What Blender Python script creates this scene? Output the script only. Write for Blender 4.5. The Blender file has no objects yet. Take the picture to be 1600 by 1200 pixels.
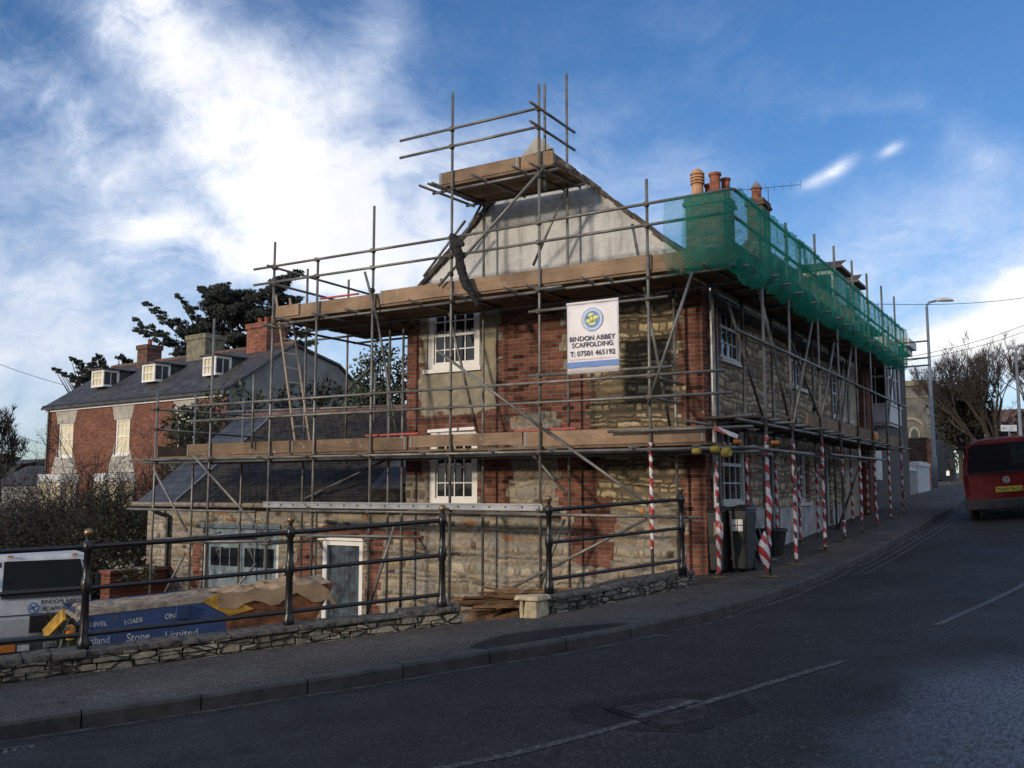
import bpy, math, random
import numpy as np
from mathutils import Vector, Matrix
random.seed(7)
SC = bpy.context.scene
COL = SC.collection

# ------------------------------------------------------------------ camera, sky, sun, exposure
F = 1490.0; PITCH = math.atan(167/1490.0); TH = math.radians(31.26); CZ = 1.6
cam_d = bpy.data.cameras.new('camera'); cam = bpy.data.objects.new('camera', cam_d); COL.objects.link(cam)
cam_d.sensor_width = 36.0; cam_d.lens = F/1600.0*36.0; cam_d.clip_end = 6000; cam_d.clip_start = 0.05
cam.location = (0, 0, CZ); cam.rotation_euler = (math.radians(90)+PITCH, 0, TH)
SC.camera = cam
SUN_AZ = math.radians(191.0); SUN_EL = math.radians(15.0)       # azimuth from +Y clockwise towards +X
SUN_DIR = Vector((math.sin(SUN_AZ)*math.cos(SUN_EL), math.cos(SUN_AZ)*math.cos(SUN_EL), math.sin(SUN_EL)))
sun_d = bpy.data.lights.new('sun', 'SUN'); sun = bpy.data.objects.new('sun', sun_d); COL.objects.link(sun)
sun_d.energy = 2.2; sun_d.angle = math.radians(4.5); sun_d.color = (1.0, 0.84, 0.66)
sun.rotation_euler = SUN_DIR.to_track_quat('Z', 'Y').to_euler()
SC.view_settings.view_transform = 'Standard'; SC.view_settings.look = 'None'
SC.view_settings.exposure = 0.27; SC.view_settings.gamma = 1.0; SC.view_settings.use_curve_mapping = False
SC.render.engine = 'CYCLES'
SC.cycles.transparent_max_bounces = 12

CSN, CCS = math.sin(TH), math.cos(TH); cp, sp = math.cos(PITCH), math.sin(PITCH)
def ray(u, v):
    r = u-800; w = 600-v
    f = F*cp-w*sp; z = w*cp+F*sp
    return Vector((f*-CSN+r*CCS, f*CCS+r*CSN, z))
def at(u, v, x=None, y=None, z=None, d=None):
    """survey helper: photo measurement -> point on a known real plane"""
    a = ray(u, v)
    if x is not None: t = x/a[0]
    elif y is not None: t = y/a[1]
    elif z is not None: t = (z-CZ)/a[2]
    else: t = d/(F*cp-(600-v)*sp)
    return Vector((a[0]*t, a[1]*t, CZ+a[2]*t))
def atp(u, v, P, N):
    a = ray(u, v); C = Vector((0, 0, CZ)); P = Vector(P); N = Vector(N)
    return C + a*((P-C).dot(N)/a.dot(N))

# ---- node helper
class NT:
    def __init__(s, tree): s.t = tree
    def n(s, typ, props=None, **ins):
        nd = s.t.nodes.new(typ)
        for k, v in (props or {}).items(): setattr(nd, k, v)
        for k, v in ins.items():
            key = int(k[1:]) if (k[0] == 'i' and k[1:].isdigit()) else k.replace('_', ' ')
            s.set(nd.inputs[key], v)
        return nd
    def set(s, sock, v):
        if isinstance(v, bpy.types.NodeSocket): s.t.links.new(v, sock)
        elif isinstance(v, bpy.types.Node): s.t.links.new(v.outputs[0], sock)
        else:
            if isinstance(v, tuple) and len(v) == 3 and sock.type == 'RGBA': v = v+(1,)
            sock.default_value = v
    def m(s, op, a, b=0.0, c=None, clamp=False):
        nd = s.t.nodes.new('ShaderNodeMath'); nd.operation = op; nd.use_clamp = clamp
        s.set(nd.inputs[0], a); s.set(nd.inputs[1], b)
        if c is not None: s.set(nd.inputs[2], c)
        return nd.outputs[0]
    def vm(s, op, a, b=(0, 0, 0)):
        nd = s.t.nodes.new('ShaderNodeVectorMath'); nd.operation = op
        s.set(nd.inputs[0], a); s.set(nd.inputs[1], b)
        return nd.outputs['Value'] if op in ('DOT_PRODUCT', 'LENGTH') else nd.outputs[0]
    def scale(s, a, k):
        nd = s.t.nodes.new('ShaderNodeVectorMath'); nd.operation = 'SCALE'
        s.set(nd.inputs[0], a); s.set(nd.inputs['Scale'], k); return nd.outputs[0]
    def mix(s, f, a, b, blend='MIX'):
        nd = s.t.nodes.new('ShaderNodeMix'); nd.data_type = 'RGBA'; nd.blend_type = blend
        s.set(nd.inputs[0], f); s.set(nd.inputs[6], a); s.set(nd.inputs[7], b); return nd.outputs[2]
    def ramp(s, f, stops, interp='LINEAR'):
        nd = s.t.nodes.new('ShaderNodeValToRGB'); nd.color_ramp.interpolation = interp
        e = nd.color_ramp.elements
        while len(e) < len(stops): e.new(0.5)
        for el, (p, c) in zip(e, stops):
            el.position = p; el.color = (c, c, c, 1) if not isinstance(c, tuple) else c+(1,)
        s.set(nd.inputs[0], f); return nd.outputs[0]
    def comb(s, x, y, z=0.0):
        nd = s.t.nodes.new('ShaderNodeCombineXYZ')
        for i, v in enumerate((x, y, z)): s.set(nd.inputs[i], v)
        return nd.outputs[0]
    def noise(s, vec, scale, detail=4.0, rough=0.55, col=False, dist=0.0):
        nd = s.t.nodes.new('ShaderNodeTexNoise'); s.set(nd.inputs['Vector'], vec)
        nd.inputs['Scale'].default_value = scale; nd.inputs['Detail'].default_value = detail
        nd.inputs['Roughness'].default_value = rough; nd.inputs['Distortion'].default_value = dist
        return nd.outputs['Color' if col else 'Fac']

# ---- world: physical sky plus cloud cover laid out by compass direction
w = bpy.data.worlds.new('World'); SC.world = w; w.use_nodes = True
wt = NT(w.node_tree); w.node_tree.nodes.clear()
sky = wt.n('ShaderNodeTexSky'); sky.sky_type = 'NISHITA'; sky.sun_disc = False
sky.sun_elevation = SUN_EL; sky.sun_rotation = SUN_AZ
sky.altitude = 50; sky.air_density = 1.0; sky.dust_density = 0.6; sky.ozone_density = 2.2
tc = wt.n('ShaderNodeTexCoord')
dirv = wt.vm('NORMALIZE', tc.outputs['Generated'])
sx = wt.n('ShaderNodeSeparateXYZ', i0=dirv)
az = wt.m('ARCTAN2', sx.outputs[0], sx.outputs[1])       # 0 at +Y, positive to +X
el = wt.m('ARCSINE', sx.outputs[2])
def azel(u, v):
    d = ray(u, v).normalized(); return math.atan2(d.x, d.y), math.asin(d.z)
# warped coordinates give wisps
warp = wt.noise(dirv, 2.2, 4, 0.6, col=True)
warp2 = wt.noise(dirv, 7.0, 4, 0.6, col=True)
wv = wt.vm('ADD', wt.scale(wt.vm('SUBTRACT', warp, (0.5, 0.5, 0.5)), 0.26), wt.scale(wt.vm('SUBTRACT', warp2, (0.5, 0.5, 0.5)), 0.09))
wsx = wt.n('ShaderNodeSeparateXYZ', i0=wv)
azw = wt.m('ADD', az, wsx.outputs[0]); elw = wt.m('ADD', el, wsx.outputs[1])
#  centre pixel u,v ; half length, half width in px ; tilt degrees (image, ccw) ; weight
BLOBS = [(390, 140, 300, 150, -48, 0.66), (250, 30, 190, 70, -25, 0.55), (430, 280, 210, 120, -35, 0.62), (600, 340, 200, 120, -5, 0.62),
         (580, 70, 130, 60, 60, 0.42), (60, 180, 180, 75, -48, 0.60), (150, 430, 330, 60, 8, 0.48), (130, 560, 420, 75, 0, 0.52),
         (480, 420, 240, 70, 5, 0.55), (700, 250, 260, 60, 20, 0.35), (960, 210, 220, 110, -20, 0.32), (1040, 260, 150, 60, 30, 0.28),
         (1275, 284, 26, 10, 20, .85), (1312, 268, 30, 12, 30, 1.0), (1394, 238, 18, 8, 25, 0.8), (1300, 420, 190, 55, 12, 0.62), (1560, 470, 150, 75, 25, 0.9),
         (1480, 560, 220, 60, 0, 0.85), (1450, 180, 260, 50, -35, 0.30), (700, 640, 700, 70, 0, 0.5), (1250, 620, 400, 60, 0, 0.35),
         (-300, 300, 350, 160, 20, 0.6), (1950, 300, 300, 150, 0, 0.5)]
tot = None
for (bu, bv, ra, rb, tilt, wgt) in BLOBS:
    a0, e0 = azel(bu, bv); t = math.radians(tilt)
    small = ra < 90
    A = az if small else azw; E = el if small else elw
    if small:
        A = wt.m('ADD', az, wt.m('MULTIPLY', wsx.outputs[0], 0.12)); E = wt.m('ADD', el, wt.m('MULTIPLY', wsx.outputs[1], 0.12))
    dx = wt.m('MULTIPLY', wt.m('SUBTRACT', A, a0), math.cos(e0)); dy = wt.m('SUBTRACT', E, e0)
    k = 1.0/F
    p = wt.m('ADD', wt.m('MULTIPLY', dx, math.cos(t)/(ra*k)), wt.m('MULTIPLY', dy, math.sin(t)/(ra*k)))
    q = wt.m('ADD', wt.m('MULTIPLY', dx, -math.sin(t)/(rb*k)), wt.m('MULTIPLY', dy, math.cos(t)/(rb*k)))
    r2 = wt.m('ADD', wt.m('MULTIPLY', p, p), wt.m('MULTIPLY', q, q))
    g = wt.m('MULTIPLY', wt.m('EXPONENT', wt.m('MULTIPLY', r2, -1.0)), wgt)
    tot = g if tot is None else wt.m('ADD', tot, g)
# fibrous detail, stretched
rotv = wt.n('ShaderNodeMapping', Vector=dirv); rotv.inputs['Rotation'].default_value = (0.4, 0.3, 0.5); rotv.inputs['Scale'].default_value = (2.0, 5.0, 7.0)
n1 = wt.noise(rotv.outputs[0], 1.3, 9, 0.60, dist=0.15)
n2 = wt.noise(dirv, 5.0, 10, 0.66, dist=0.12)
rot2 = wt.n('ShaderNodeMapping', Vector=wt.vm('ADD', dirv, wt.scale(wv, 1.2))); rot2.inputs['Rotation'].default_value = (0.9, 0.2, -0.6); rot2.inputs['Scale'].default_value = (3.0, 9.0, 14.0)
n3 = wt.noise(rot2.outputs[0], 1.6, 10, 0.68, dist=0.2)
nn = wt.m('ADD', wt.m('ADD', wt.m('MULTIPLY', n1, 0.30), wt.m('MULTIPLY', n2, 0.38)), wt.m('MULTIPLY', n3, 0.32))
amp = wt.m('ADD', 1.5, wt.m('MULTIPLY', wt.m('MINIMUM', tot, 1.0), 3.0))
dens = wt.m('ADD', wt.m('MULTIPLY', tot, 0.90), wt.m('MULTIPLY', wt.m('SUBTRACT', nn, 0.5), amp))
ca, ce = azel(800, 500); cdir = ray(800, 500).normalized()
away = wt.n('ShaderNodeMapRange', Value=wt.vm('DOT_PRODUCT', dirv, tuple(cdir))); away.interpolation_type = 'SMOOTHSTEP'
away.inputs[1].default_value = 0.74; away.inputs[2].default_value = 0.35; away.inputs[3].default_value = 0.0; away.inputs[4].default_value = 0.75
dens = wt.m('ADD', dens, away.outputs[0])  # extra cloud outside the view, added as neutral fill light
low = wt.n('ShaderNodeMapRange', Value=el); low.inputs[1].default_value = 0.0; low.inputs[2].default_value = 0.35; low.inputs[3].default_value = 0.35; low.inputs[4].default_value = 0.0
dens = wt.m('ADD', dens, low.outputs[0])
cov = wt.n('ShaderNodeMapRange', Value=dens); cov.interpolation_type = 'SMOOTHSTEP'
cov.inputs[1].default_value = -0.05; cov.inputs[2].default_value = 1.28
thick = wt.n('ShaderNodeMapRange', Value=dens); thick.interpolation_type = 'SMOOTHSTEP'
thick.inputs[1].default_value = 0.45; thick.inputs[2].default_value = 1.5
grey = wt.noise(dirv, 3.2, 5, 0.6)
ccol = wt.mix(wt.m('MULTIPLY', thick.outputs[0], 1.0), (5.6, 6.5, 8.2), (9.3, 9.1, 8.8))
ccol = wt.mix(wt.ramp(grey, [(0.45, 0.0), (0.70, 0.75)]), ccol, (5.4, 5.9, 7.0))
hs = wt.n('ShaderNodeHueSaturation', Color=sky.outputs[0]); hs.inputs['Saturation'].default_value = 1.18; hs.inputs['Value'].default_value = 1.0
blue = wt.mix(1.0, hs.outputs[0], (0.76, 0.90, 1.12), 'MULTIPLY')
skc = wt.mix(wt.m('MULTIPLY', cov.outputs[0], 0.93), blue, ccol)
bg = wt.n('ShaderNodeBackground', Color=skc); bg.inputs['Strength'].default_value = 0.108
wo = wt.n('ShaderNodeOutputWorld', Surface=bg.outputs[0])

# ------------------------------------------------------------------ object helpers
def tag(o, label=None, cat=None, group=None, kind=None):
    if label: o['label'] = label
    if cat: o['category'] = cat
    if group: o['group'] = group
    if kind: o['kind'] = kind
    return o
def thing(name, label, cat, loc=(0, 0, 0), group=None):
    o = bpy.data.objects.new(name, None); COL.objects.link(o); o.location = loc; o.empty_display_size = 0.3
    return tag(o, label, cat, group)
def wloc(o):
    v = Vector((0, 0, 0))
    while o is not None: v += Vector(o.location); o = o.parent
    return v
class MB:
    """collects shapes given in world coordinates; build() links them as one mesh object"""
    def __init__(s): s.v = []; s.f = []; s.mi = []; s.cur = 0
    def add(s, vs, fs):
        b = len(s.v); s.v += [tuple(p) for p in vs]; s.f += [tuple(b+i for i in f) for f in fs]; s.mi += [s.cur]*len(fs); return s
    def box(s, x0, x1, y0, y1, z0, z1):
        return s.hexa([(x0, y0, z0), (x1, y0, z0), (x1, y1, z0), (x0, y1, z0), (x0, y0, z1), (x1, y0, z1), (x1, y1, z1), (x0, y1, z1)])
    def hexa(s, p):
        return s.add(p, [(0, 3, 2, 1), (4, 5, 6, 7), (0, 1, 5, 4), (1, 2, 6, 5), (2, 3, 7, 6), (3, 0, 4, 7)])
    def obox(s, O, U, V, W, u0, u1, v0, v1, w0, w1):
        O = Vector(O); P = lambda a, b, c: O+U*a+V*b+W*c
        return s.hexa([P(u0, v0, w0), P(u1, v0, w0), P(u1, v1, w0), P(u0, v1, w0), P(u0, v0, w1), P(u1, v0, w1), P(u1, v1, w1), P(u0, v1, w1)])
    def tube(s, p, q, r, n=8, r2=None, caps=True):
        p = Vector(p); q = Vector(q); d = (q-p)
        if d.length < 1e-6: return s
        d.normalize(); a = d.orthogonal().normalized(); b = d.cross(a); r2 = r if r2 is None else r2
        vs = []
        for c, rr in ((p, r), (q, r2)):
            for i in range(n):
                t = 2*math.pi*i/n; vs.append(c+(a*math.cos(t)+b*math.sin(t))*rr)
        fs = [(i, (i+1) % n, n+(i+1) % n, n+i) for i in range(n)]
        if caps: fs += [tuple(reversed(range(n))), tuple(range(n, 2*n))]
        return s.add(vs, fs)
    def path(s, pts, r, n=6):
        for a, b in zip(pts, pts[1:]): s.tube(a, b, r, n)
        return s
    def bar(s, p, q, wd, h, up=(0, 0, 1)):
        p = Vector(p); q = Vector(q); d = (q-p); L = d.length; d.normalize(); up = Vector(up)
        sd = d.cross(up); sd.normalize(); u2 = sd.cross(d)
        return s.obox(p, d, sd, u2, 0, L, -wd/2, wd/2, -h/2, h/2)
    def lathe(s, c, prof, n=12, axis=(0, 0, 1)):
        c = Vector(c); ax = Vector(axis).normalized(); a = ax.orthogonal().normalized(); b = ax.cross(a)
        vs = []; fs = []
        for (r, z) in prof:
            for i in range(n):
                t = 2*math.pi*i/n; vs.append(c+ax*z+(a*math.cos(t)+b*math.sin(t))*r)
        for k in range(len(prof)-1):
            for i in range(n):
                fs.append((k*n+i, k*n+(i+1) % n, (k+1)*n+(i+1) % n, (k+1)*n+i))
        fs.append(tuple(reversed(range(n)))); fs.append(tuple(range((len(prof)-1)*n, len(prof)*n)))
        return s.add(vs, fs)
    def prism(s, poly, ext):
        """poly: list of 3D points; ext: extrusion vector"""
        n = len(poly); ext = Vector(ext); a = [Vector(p) for p in poly]; b = [p+ext for p in a]
        return s.add(a+b, [tuple(reversed(range(n))), tuple(range(n, 2*n))]+[(i, (i+1) % n, n+(i+1) % n, n+i) for i in range(n)])
    def build(s, name, mat, parent=None, smooth=False, loc=None, bevel=0.0):
        me = bpy.data.meshes.new(name)
        org = wloc(parent) if parent is not None else Vector(loc if loc is not None else (0, 0, 0))
        me.from_pydata([(p[0]-org[0], p[1]-org[1], p[2]-org[2]) for p in s.v], [], s.f)
        mats = mat if isinstance(mat, (list, tuple)) else [mat]
        for m_ in mats: me.materials.append(m_)
        if len(mats) > 1: me.polygons.foreach_set('material_index', s.mi)
        if smooth: me.polygons.foreach_set('use_smooth', [True]*len(me.polygons))
        me.update()
        o = bpy.data.objects.new(name, me); COL.objects.link(o)
        if parent is not None: o.parent = parent
        else: o.location = org
        if bevel > 0:
            md = o.modifiers.new('bevel', 'BEVEL'); md.width = bevel; md.segments = 2; md.limit_method = 'ANGLE'; md.angle_limit = math.radians(50)
        return o
def structure(mb, name, mat, **k):
    o = mb.build(name, mat, **k); o['kind'] = 'structure'; return o
_tc = {}
def text_mb(mb, txt, O, U, V, size, ext=0.002, align='LEFT', width=None, bold=0.0):
    """adds lettering to mb on the plane (O, U, V)"""
    cu = bpy.data.curves.new('lettering', 'FONT'); cu.body = txt; cu.size = 1.0; cu.align_x = 'LEFT'; cu.extrude = 0.0; cu.offset = bold; cu.resolution_u = 3
    ob = bpy.data.objects.new('lettering', cu); COL.objects.link(ob)
    dg = bpy.context.evaluated_depsgraph_get(); dg.update()
    me = bpy.data.meshes.new_from_object(ob.evaluated_get(dg))
    vs = [v.co.copy() for v in me.vertices]; fs = [tuple(p.vertices) for p in me.polygons]
    bpy.data.objects.remove(ob); bpy.data.curves.remove(cu); bpy.data.meshes.remove(me)
    if not vs: return
    x0 = min(v.x for v in vs); x1 = max(v.x for v in vs)
    kx = size if width is None else width/(x1-x0)
    off = {'LEFT': 0, 'CENTER': -(x1-x0)*kx/2}[align]
    O = Vector(O); U = Vector(U).normalized(); V = Vector(V).normalized(); N = U.cross(V)
    mb.add([O+U*((v.x-x0)*kx+off)+V*(v.y*size)+N*ext for v in vs], fs)

# ------------------------------------------------------------------ terrain functions
def interp(x, pts):
    if x <= pts[0][0]: a, b = pts[0], pts[1]
    elif x >= pts[-1][0]: a, b = pts[-2], pts[-1]
    else:
        for a, b in zip(pts, pts[1:]):
            if a[0] <= x <= b[0]: break
    return a[1]+(b[1]-a[1])*(x-a[0])/(b[0]-a[0])
GP = [(-40, -1.2), (-10, -.3), (0, .03), (7, .24), (14, .476), (20, .84), (25, 1.14), (34, 1.60), (47, 2.05), (70, 2.55), (150, 4.2)]
def G(x, y): return .045*max(-14, min(14, x))+interp(y, GP)
KH = 0.12
# ------------------------------------------------------------------ materials
MATS = {}
def new(name):
    m = bpy.data.materials.new(name); m.use_nodes = True
    t = NT(m.node_tree); b = m.node_tree.nodes['Principled BSDF']; MATS[name] = m
    return m, t, b
def pos(t): return t.n('ShaderNodeNewGeometry').outputs['Position']
def bump(t, b, h, strength=0.3, dist=0.02):
    nd = t.n('ShaderNodeBump', Height=h); nd.inputs['Strength'].default_value = strength; nd.inputs['Distance'].default_value = dist
    t.set(b.inputs['Normal'], nd.outputs[0]); return nd
def simple(name, col, rough=0.6, metal=0.0, var=0.25, scale=8.0, bmp=0.0, spec=0.5, col2=None):
    m, t, b = new(name); p = pos(t)
    nz = t.noise(p, scale, 5, 0.6)
    c2 = col2 if col2 else tuple(c*(1-var*1.6) for c in col)
    c1 = tuple(min(1, c*(1+var*0.6)) for c in col)
    t.set(b.inputs['Base Color'], t.ramp(nz, [(0.32, c2), (0.68, c1)]))
    b.inputs['Roughness'].default_value = rough; b.inputs['Metallic'].default_value = metal
    b.inputs['Specular IOR Level'].default_value = spec
    if bmp: bump(t, b, t.noise(p, scale*5, 4, 0.6), bmp, 0.01)
    return m
def planar(t, U=(1, 0, 0)):
    """u along the wall, v up"""
    p = pos(t); u = t.vm('DOT_PRODUCT', p, tuple(U)); v = t.n('ShaderNodeSeparateXYZ', i0=p).outputs[2]
    return u, v, p
def brick_nodes(t, u, v, c1, c2, mortar, bw=0.225, bh=0.075, ms=0.012, vary=0.5):
    p = t.comb(u, v, 0.0)
    nw = t.noise(p, 9, 2, 0.5, col=True)
    p2 = t.vm('ADD', p, t.scale(t.vm('SUBTRACT', nw, (0.5, 0.5, 0.5)), 0.012))
    bt = t.n('ShaderNodeTexBrick', Vector=p2); bt.inputs['Scale'].default_value = 1.0
    bt.inputs['Brick Width'].default_value = bw; bt.inputs['Row Height'].default_value = bh; bt.inputs['Mortar Size'].default_value = ms
    bt.inputs['Color1'].default_value = c1+(1,); bt.inputs['Color2'].default_value = c2+(1,); bt.inputs['Mortar'].default_value = mortar+(1,)
    bt.inputs['Mortar Smooth'].default_value = 0.3; bt.inputs['Bias'].default_value = -0.1
    # per-brick value jitter
    row = t.m('FLOOR', t.m('DIVIDE', v, bh)); cx = t.m('FLOOR', t.m('ADD', t.m('DIVIDE', u, bw), t.m('MULTIPLY', t.m('MODULO', row, 2.0), 0.5)))
    wn = t.n('ShaderNodeTexWhiteNoise', Vector=t.comb(cx, row, 3.0))
    jit = t.ramp(wn.outputs['Value'], [(0.0, 1-vary), (0.25, 0.85), (0.8, 1.0), (1.0, 1+vary*0.45)])
    blot = t.ramp(t.noise(p, 1.3, 5, 0.6), [(0.3, 0.72), (0.7, 1.12)])
    col = t.mix(1.0, t.mix(1.0, bt.outputs['Color'], jit, 'MULTIPLY'), blot, 'MULTIPLY')
    h = t.m('SUBTRACT', 1.0, bt.outputs['Fac'])
    return col, h
def rubble_nodes(t, u, v, stones, mortar, sw=0.26, sh=0.15, gap=0.016, rough=0.05):
    """roughly coursed squared rubble: uneven courses, stones of uneven length, ragged joints"""
    p = t.comb(u, v, 0.0)
    n1 = t.n('ShaderNodeSeparateXYZ', i0=t.noise(p, 0.9, 2, 0.5, col=True)); n2 = t.n('ShaderNodeSeparateXYZ', i0=t.noise(p, 7.0, 4, 0.65, col=True))
    u1 = t.m('ADD', u, t.m('MULTIPLY', t.m('SUBTRACT', n2.outputs[0], 0.5), rough*1.6)); v1 = t.m('ADD', v, t.m('ADD', t.m('MULTIPLY', t.m('SUBTRACT', n2.outputs[1], 0.5), rough), t.m('MULTIPLY', t.m('SUBTRACT', n1.outputs[1], 0.5), 0.30)))
    # uneven course heights
    vv = t.m('DIVIDE', v1, sh); vv = t.m('ADD', vv, t.m('MULTIPLY', t.m('SINE', t.m('MULTIPLY', vv, 1.9)), 0.28))
    row = t.m('FLOOR', vv); fv = t.m('FRACT', vv)
    rr1 = t.n('ShaderNodeTexWhiteNoise', Vector=t.comb(row, 3.0, 1.0)).outputs['Value']
    uu = t.m('ADD', t.m('DIVIDE', u1, t.m('MULTIPLY', sw, t.m('ADD', 0.7, t.m('MULTIPLY', rr1, 0.7)))), t.m('MULTIPLY', rr1, 37.0))
    uu = t.m('ADD', uu, t.m('MULTIPLY', t.m('SINE', t.m('ADD', t.m('MULTIPLY', uu, 2.3), t.m('MULTIPLY', rr1, 20.0))), 0.34))
    cell = t.m('FLOOR', uu); fu = t.m('FRACT', uu)
    rnd = t.n('ShaderNodeTexWhiteNoise', Vector=t.comb(cell, row, 7.0)); rc = t.n('ShaderNodeSeparateColor', Color=rnd.outputs['Color'])
    du = t.m('MULTIPLY', t.m('MINIMUM', fu, t.m('SUBTRACT', 1.0, fu)), sw); dv = t.m('MULTIPLY', t.m('MINIMUM', fv, t.m('SUBTRACT', 1.0, fv)), sh)
    d = t.m('SMOOTH_MIN', du, dv, 0.035)
    g = t.m('MULTIPLY', t.m('ADD', 0.3, t.m('MULTIPLY', rc.outputs[1], 1.5)), gap)
    stone = t.m('DIVIDE', t.m('SUBTRACT', d, g), gap*0.8, clamp=True)
    sc = t.ramp(rc.outputs[0], stones)
    sc = t.mix(1.0, sc, t.ramp(t.noise(p, 20, 6, 0.72), [(0.25, 0.55), (0.75, 1.32)]), 'MULTIPLY')
    mc = t.mix(1.0, mortar, t.ramp(t.noise(p, 12, 4, 0.6), [(0.3, 0.65), (0.7, 1.2)]), 'MULTIPLY')
    col = t.mix(stone, mc, sc)
    h = t.m('ADD', t.m('MULTIPLY', t.m('DIVIDE', d, sh*0.5, clamp=True), 0.9), t.m('MULTIPLY', t.noise(p, 16, 6, 0.72), 0.55))
    return col, h, stone
def brickmat(name, U, c1, c2, mortar, **k):
    m, t, b = new(name); u, v, p = planar(t, U)
    col, h = brick_nodes(t, u, v, c1, c2, mortar, **k)
    t.set(b.inputs['Base Color'], col); b.inputs['Roughness'].default_value = 0.9; b.inputs['Specular IOR Level'].default_value = 0.2
    bump(t, b, t.m('ADD', h, t.m('MULTIPLY', t.noise(p, 60, 3), 0.3)), 0.6, 0.012); return m
RST = [(0.0, (0.10, 0.08, 0.065)), (0.15, (0.24, 0.19, 0.13)), (0.35, (0.40, 0.34, 0.24)), (0.55, (0.27, 0.25, 0.22)), (0.72, (0.44, 0.36, 0.24)), (0.86, (0.34, 0.25, 0.16)), (0.95, (0.50, 0.44, 0.33)), (0.985, (0.32, 0.17, 0.09))]
def rubblemat(name, U, stones, mortar, bs=0.8, **k):
    m, t, b = new(name); u, v, p = planar(t, U)
    col, h, st = rubble_nodes(t, u, v, stones, mortar, **k)
    t.set(b.inputs['Base Color'], col); b.inputs['Roughness'].default_value = 0.93; b.inputs['Specular IOR Level'].default_value = 0.15
    bump(t, b, h, bs, 0.04); return m

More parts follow.
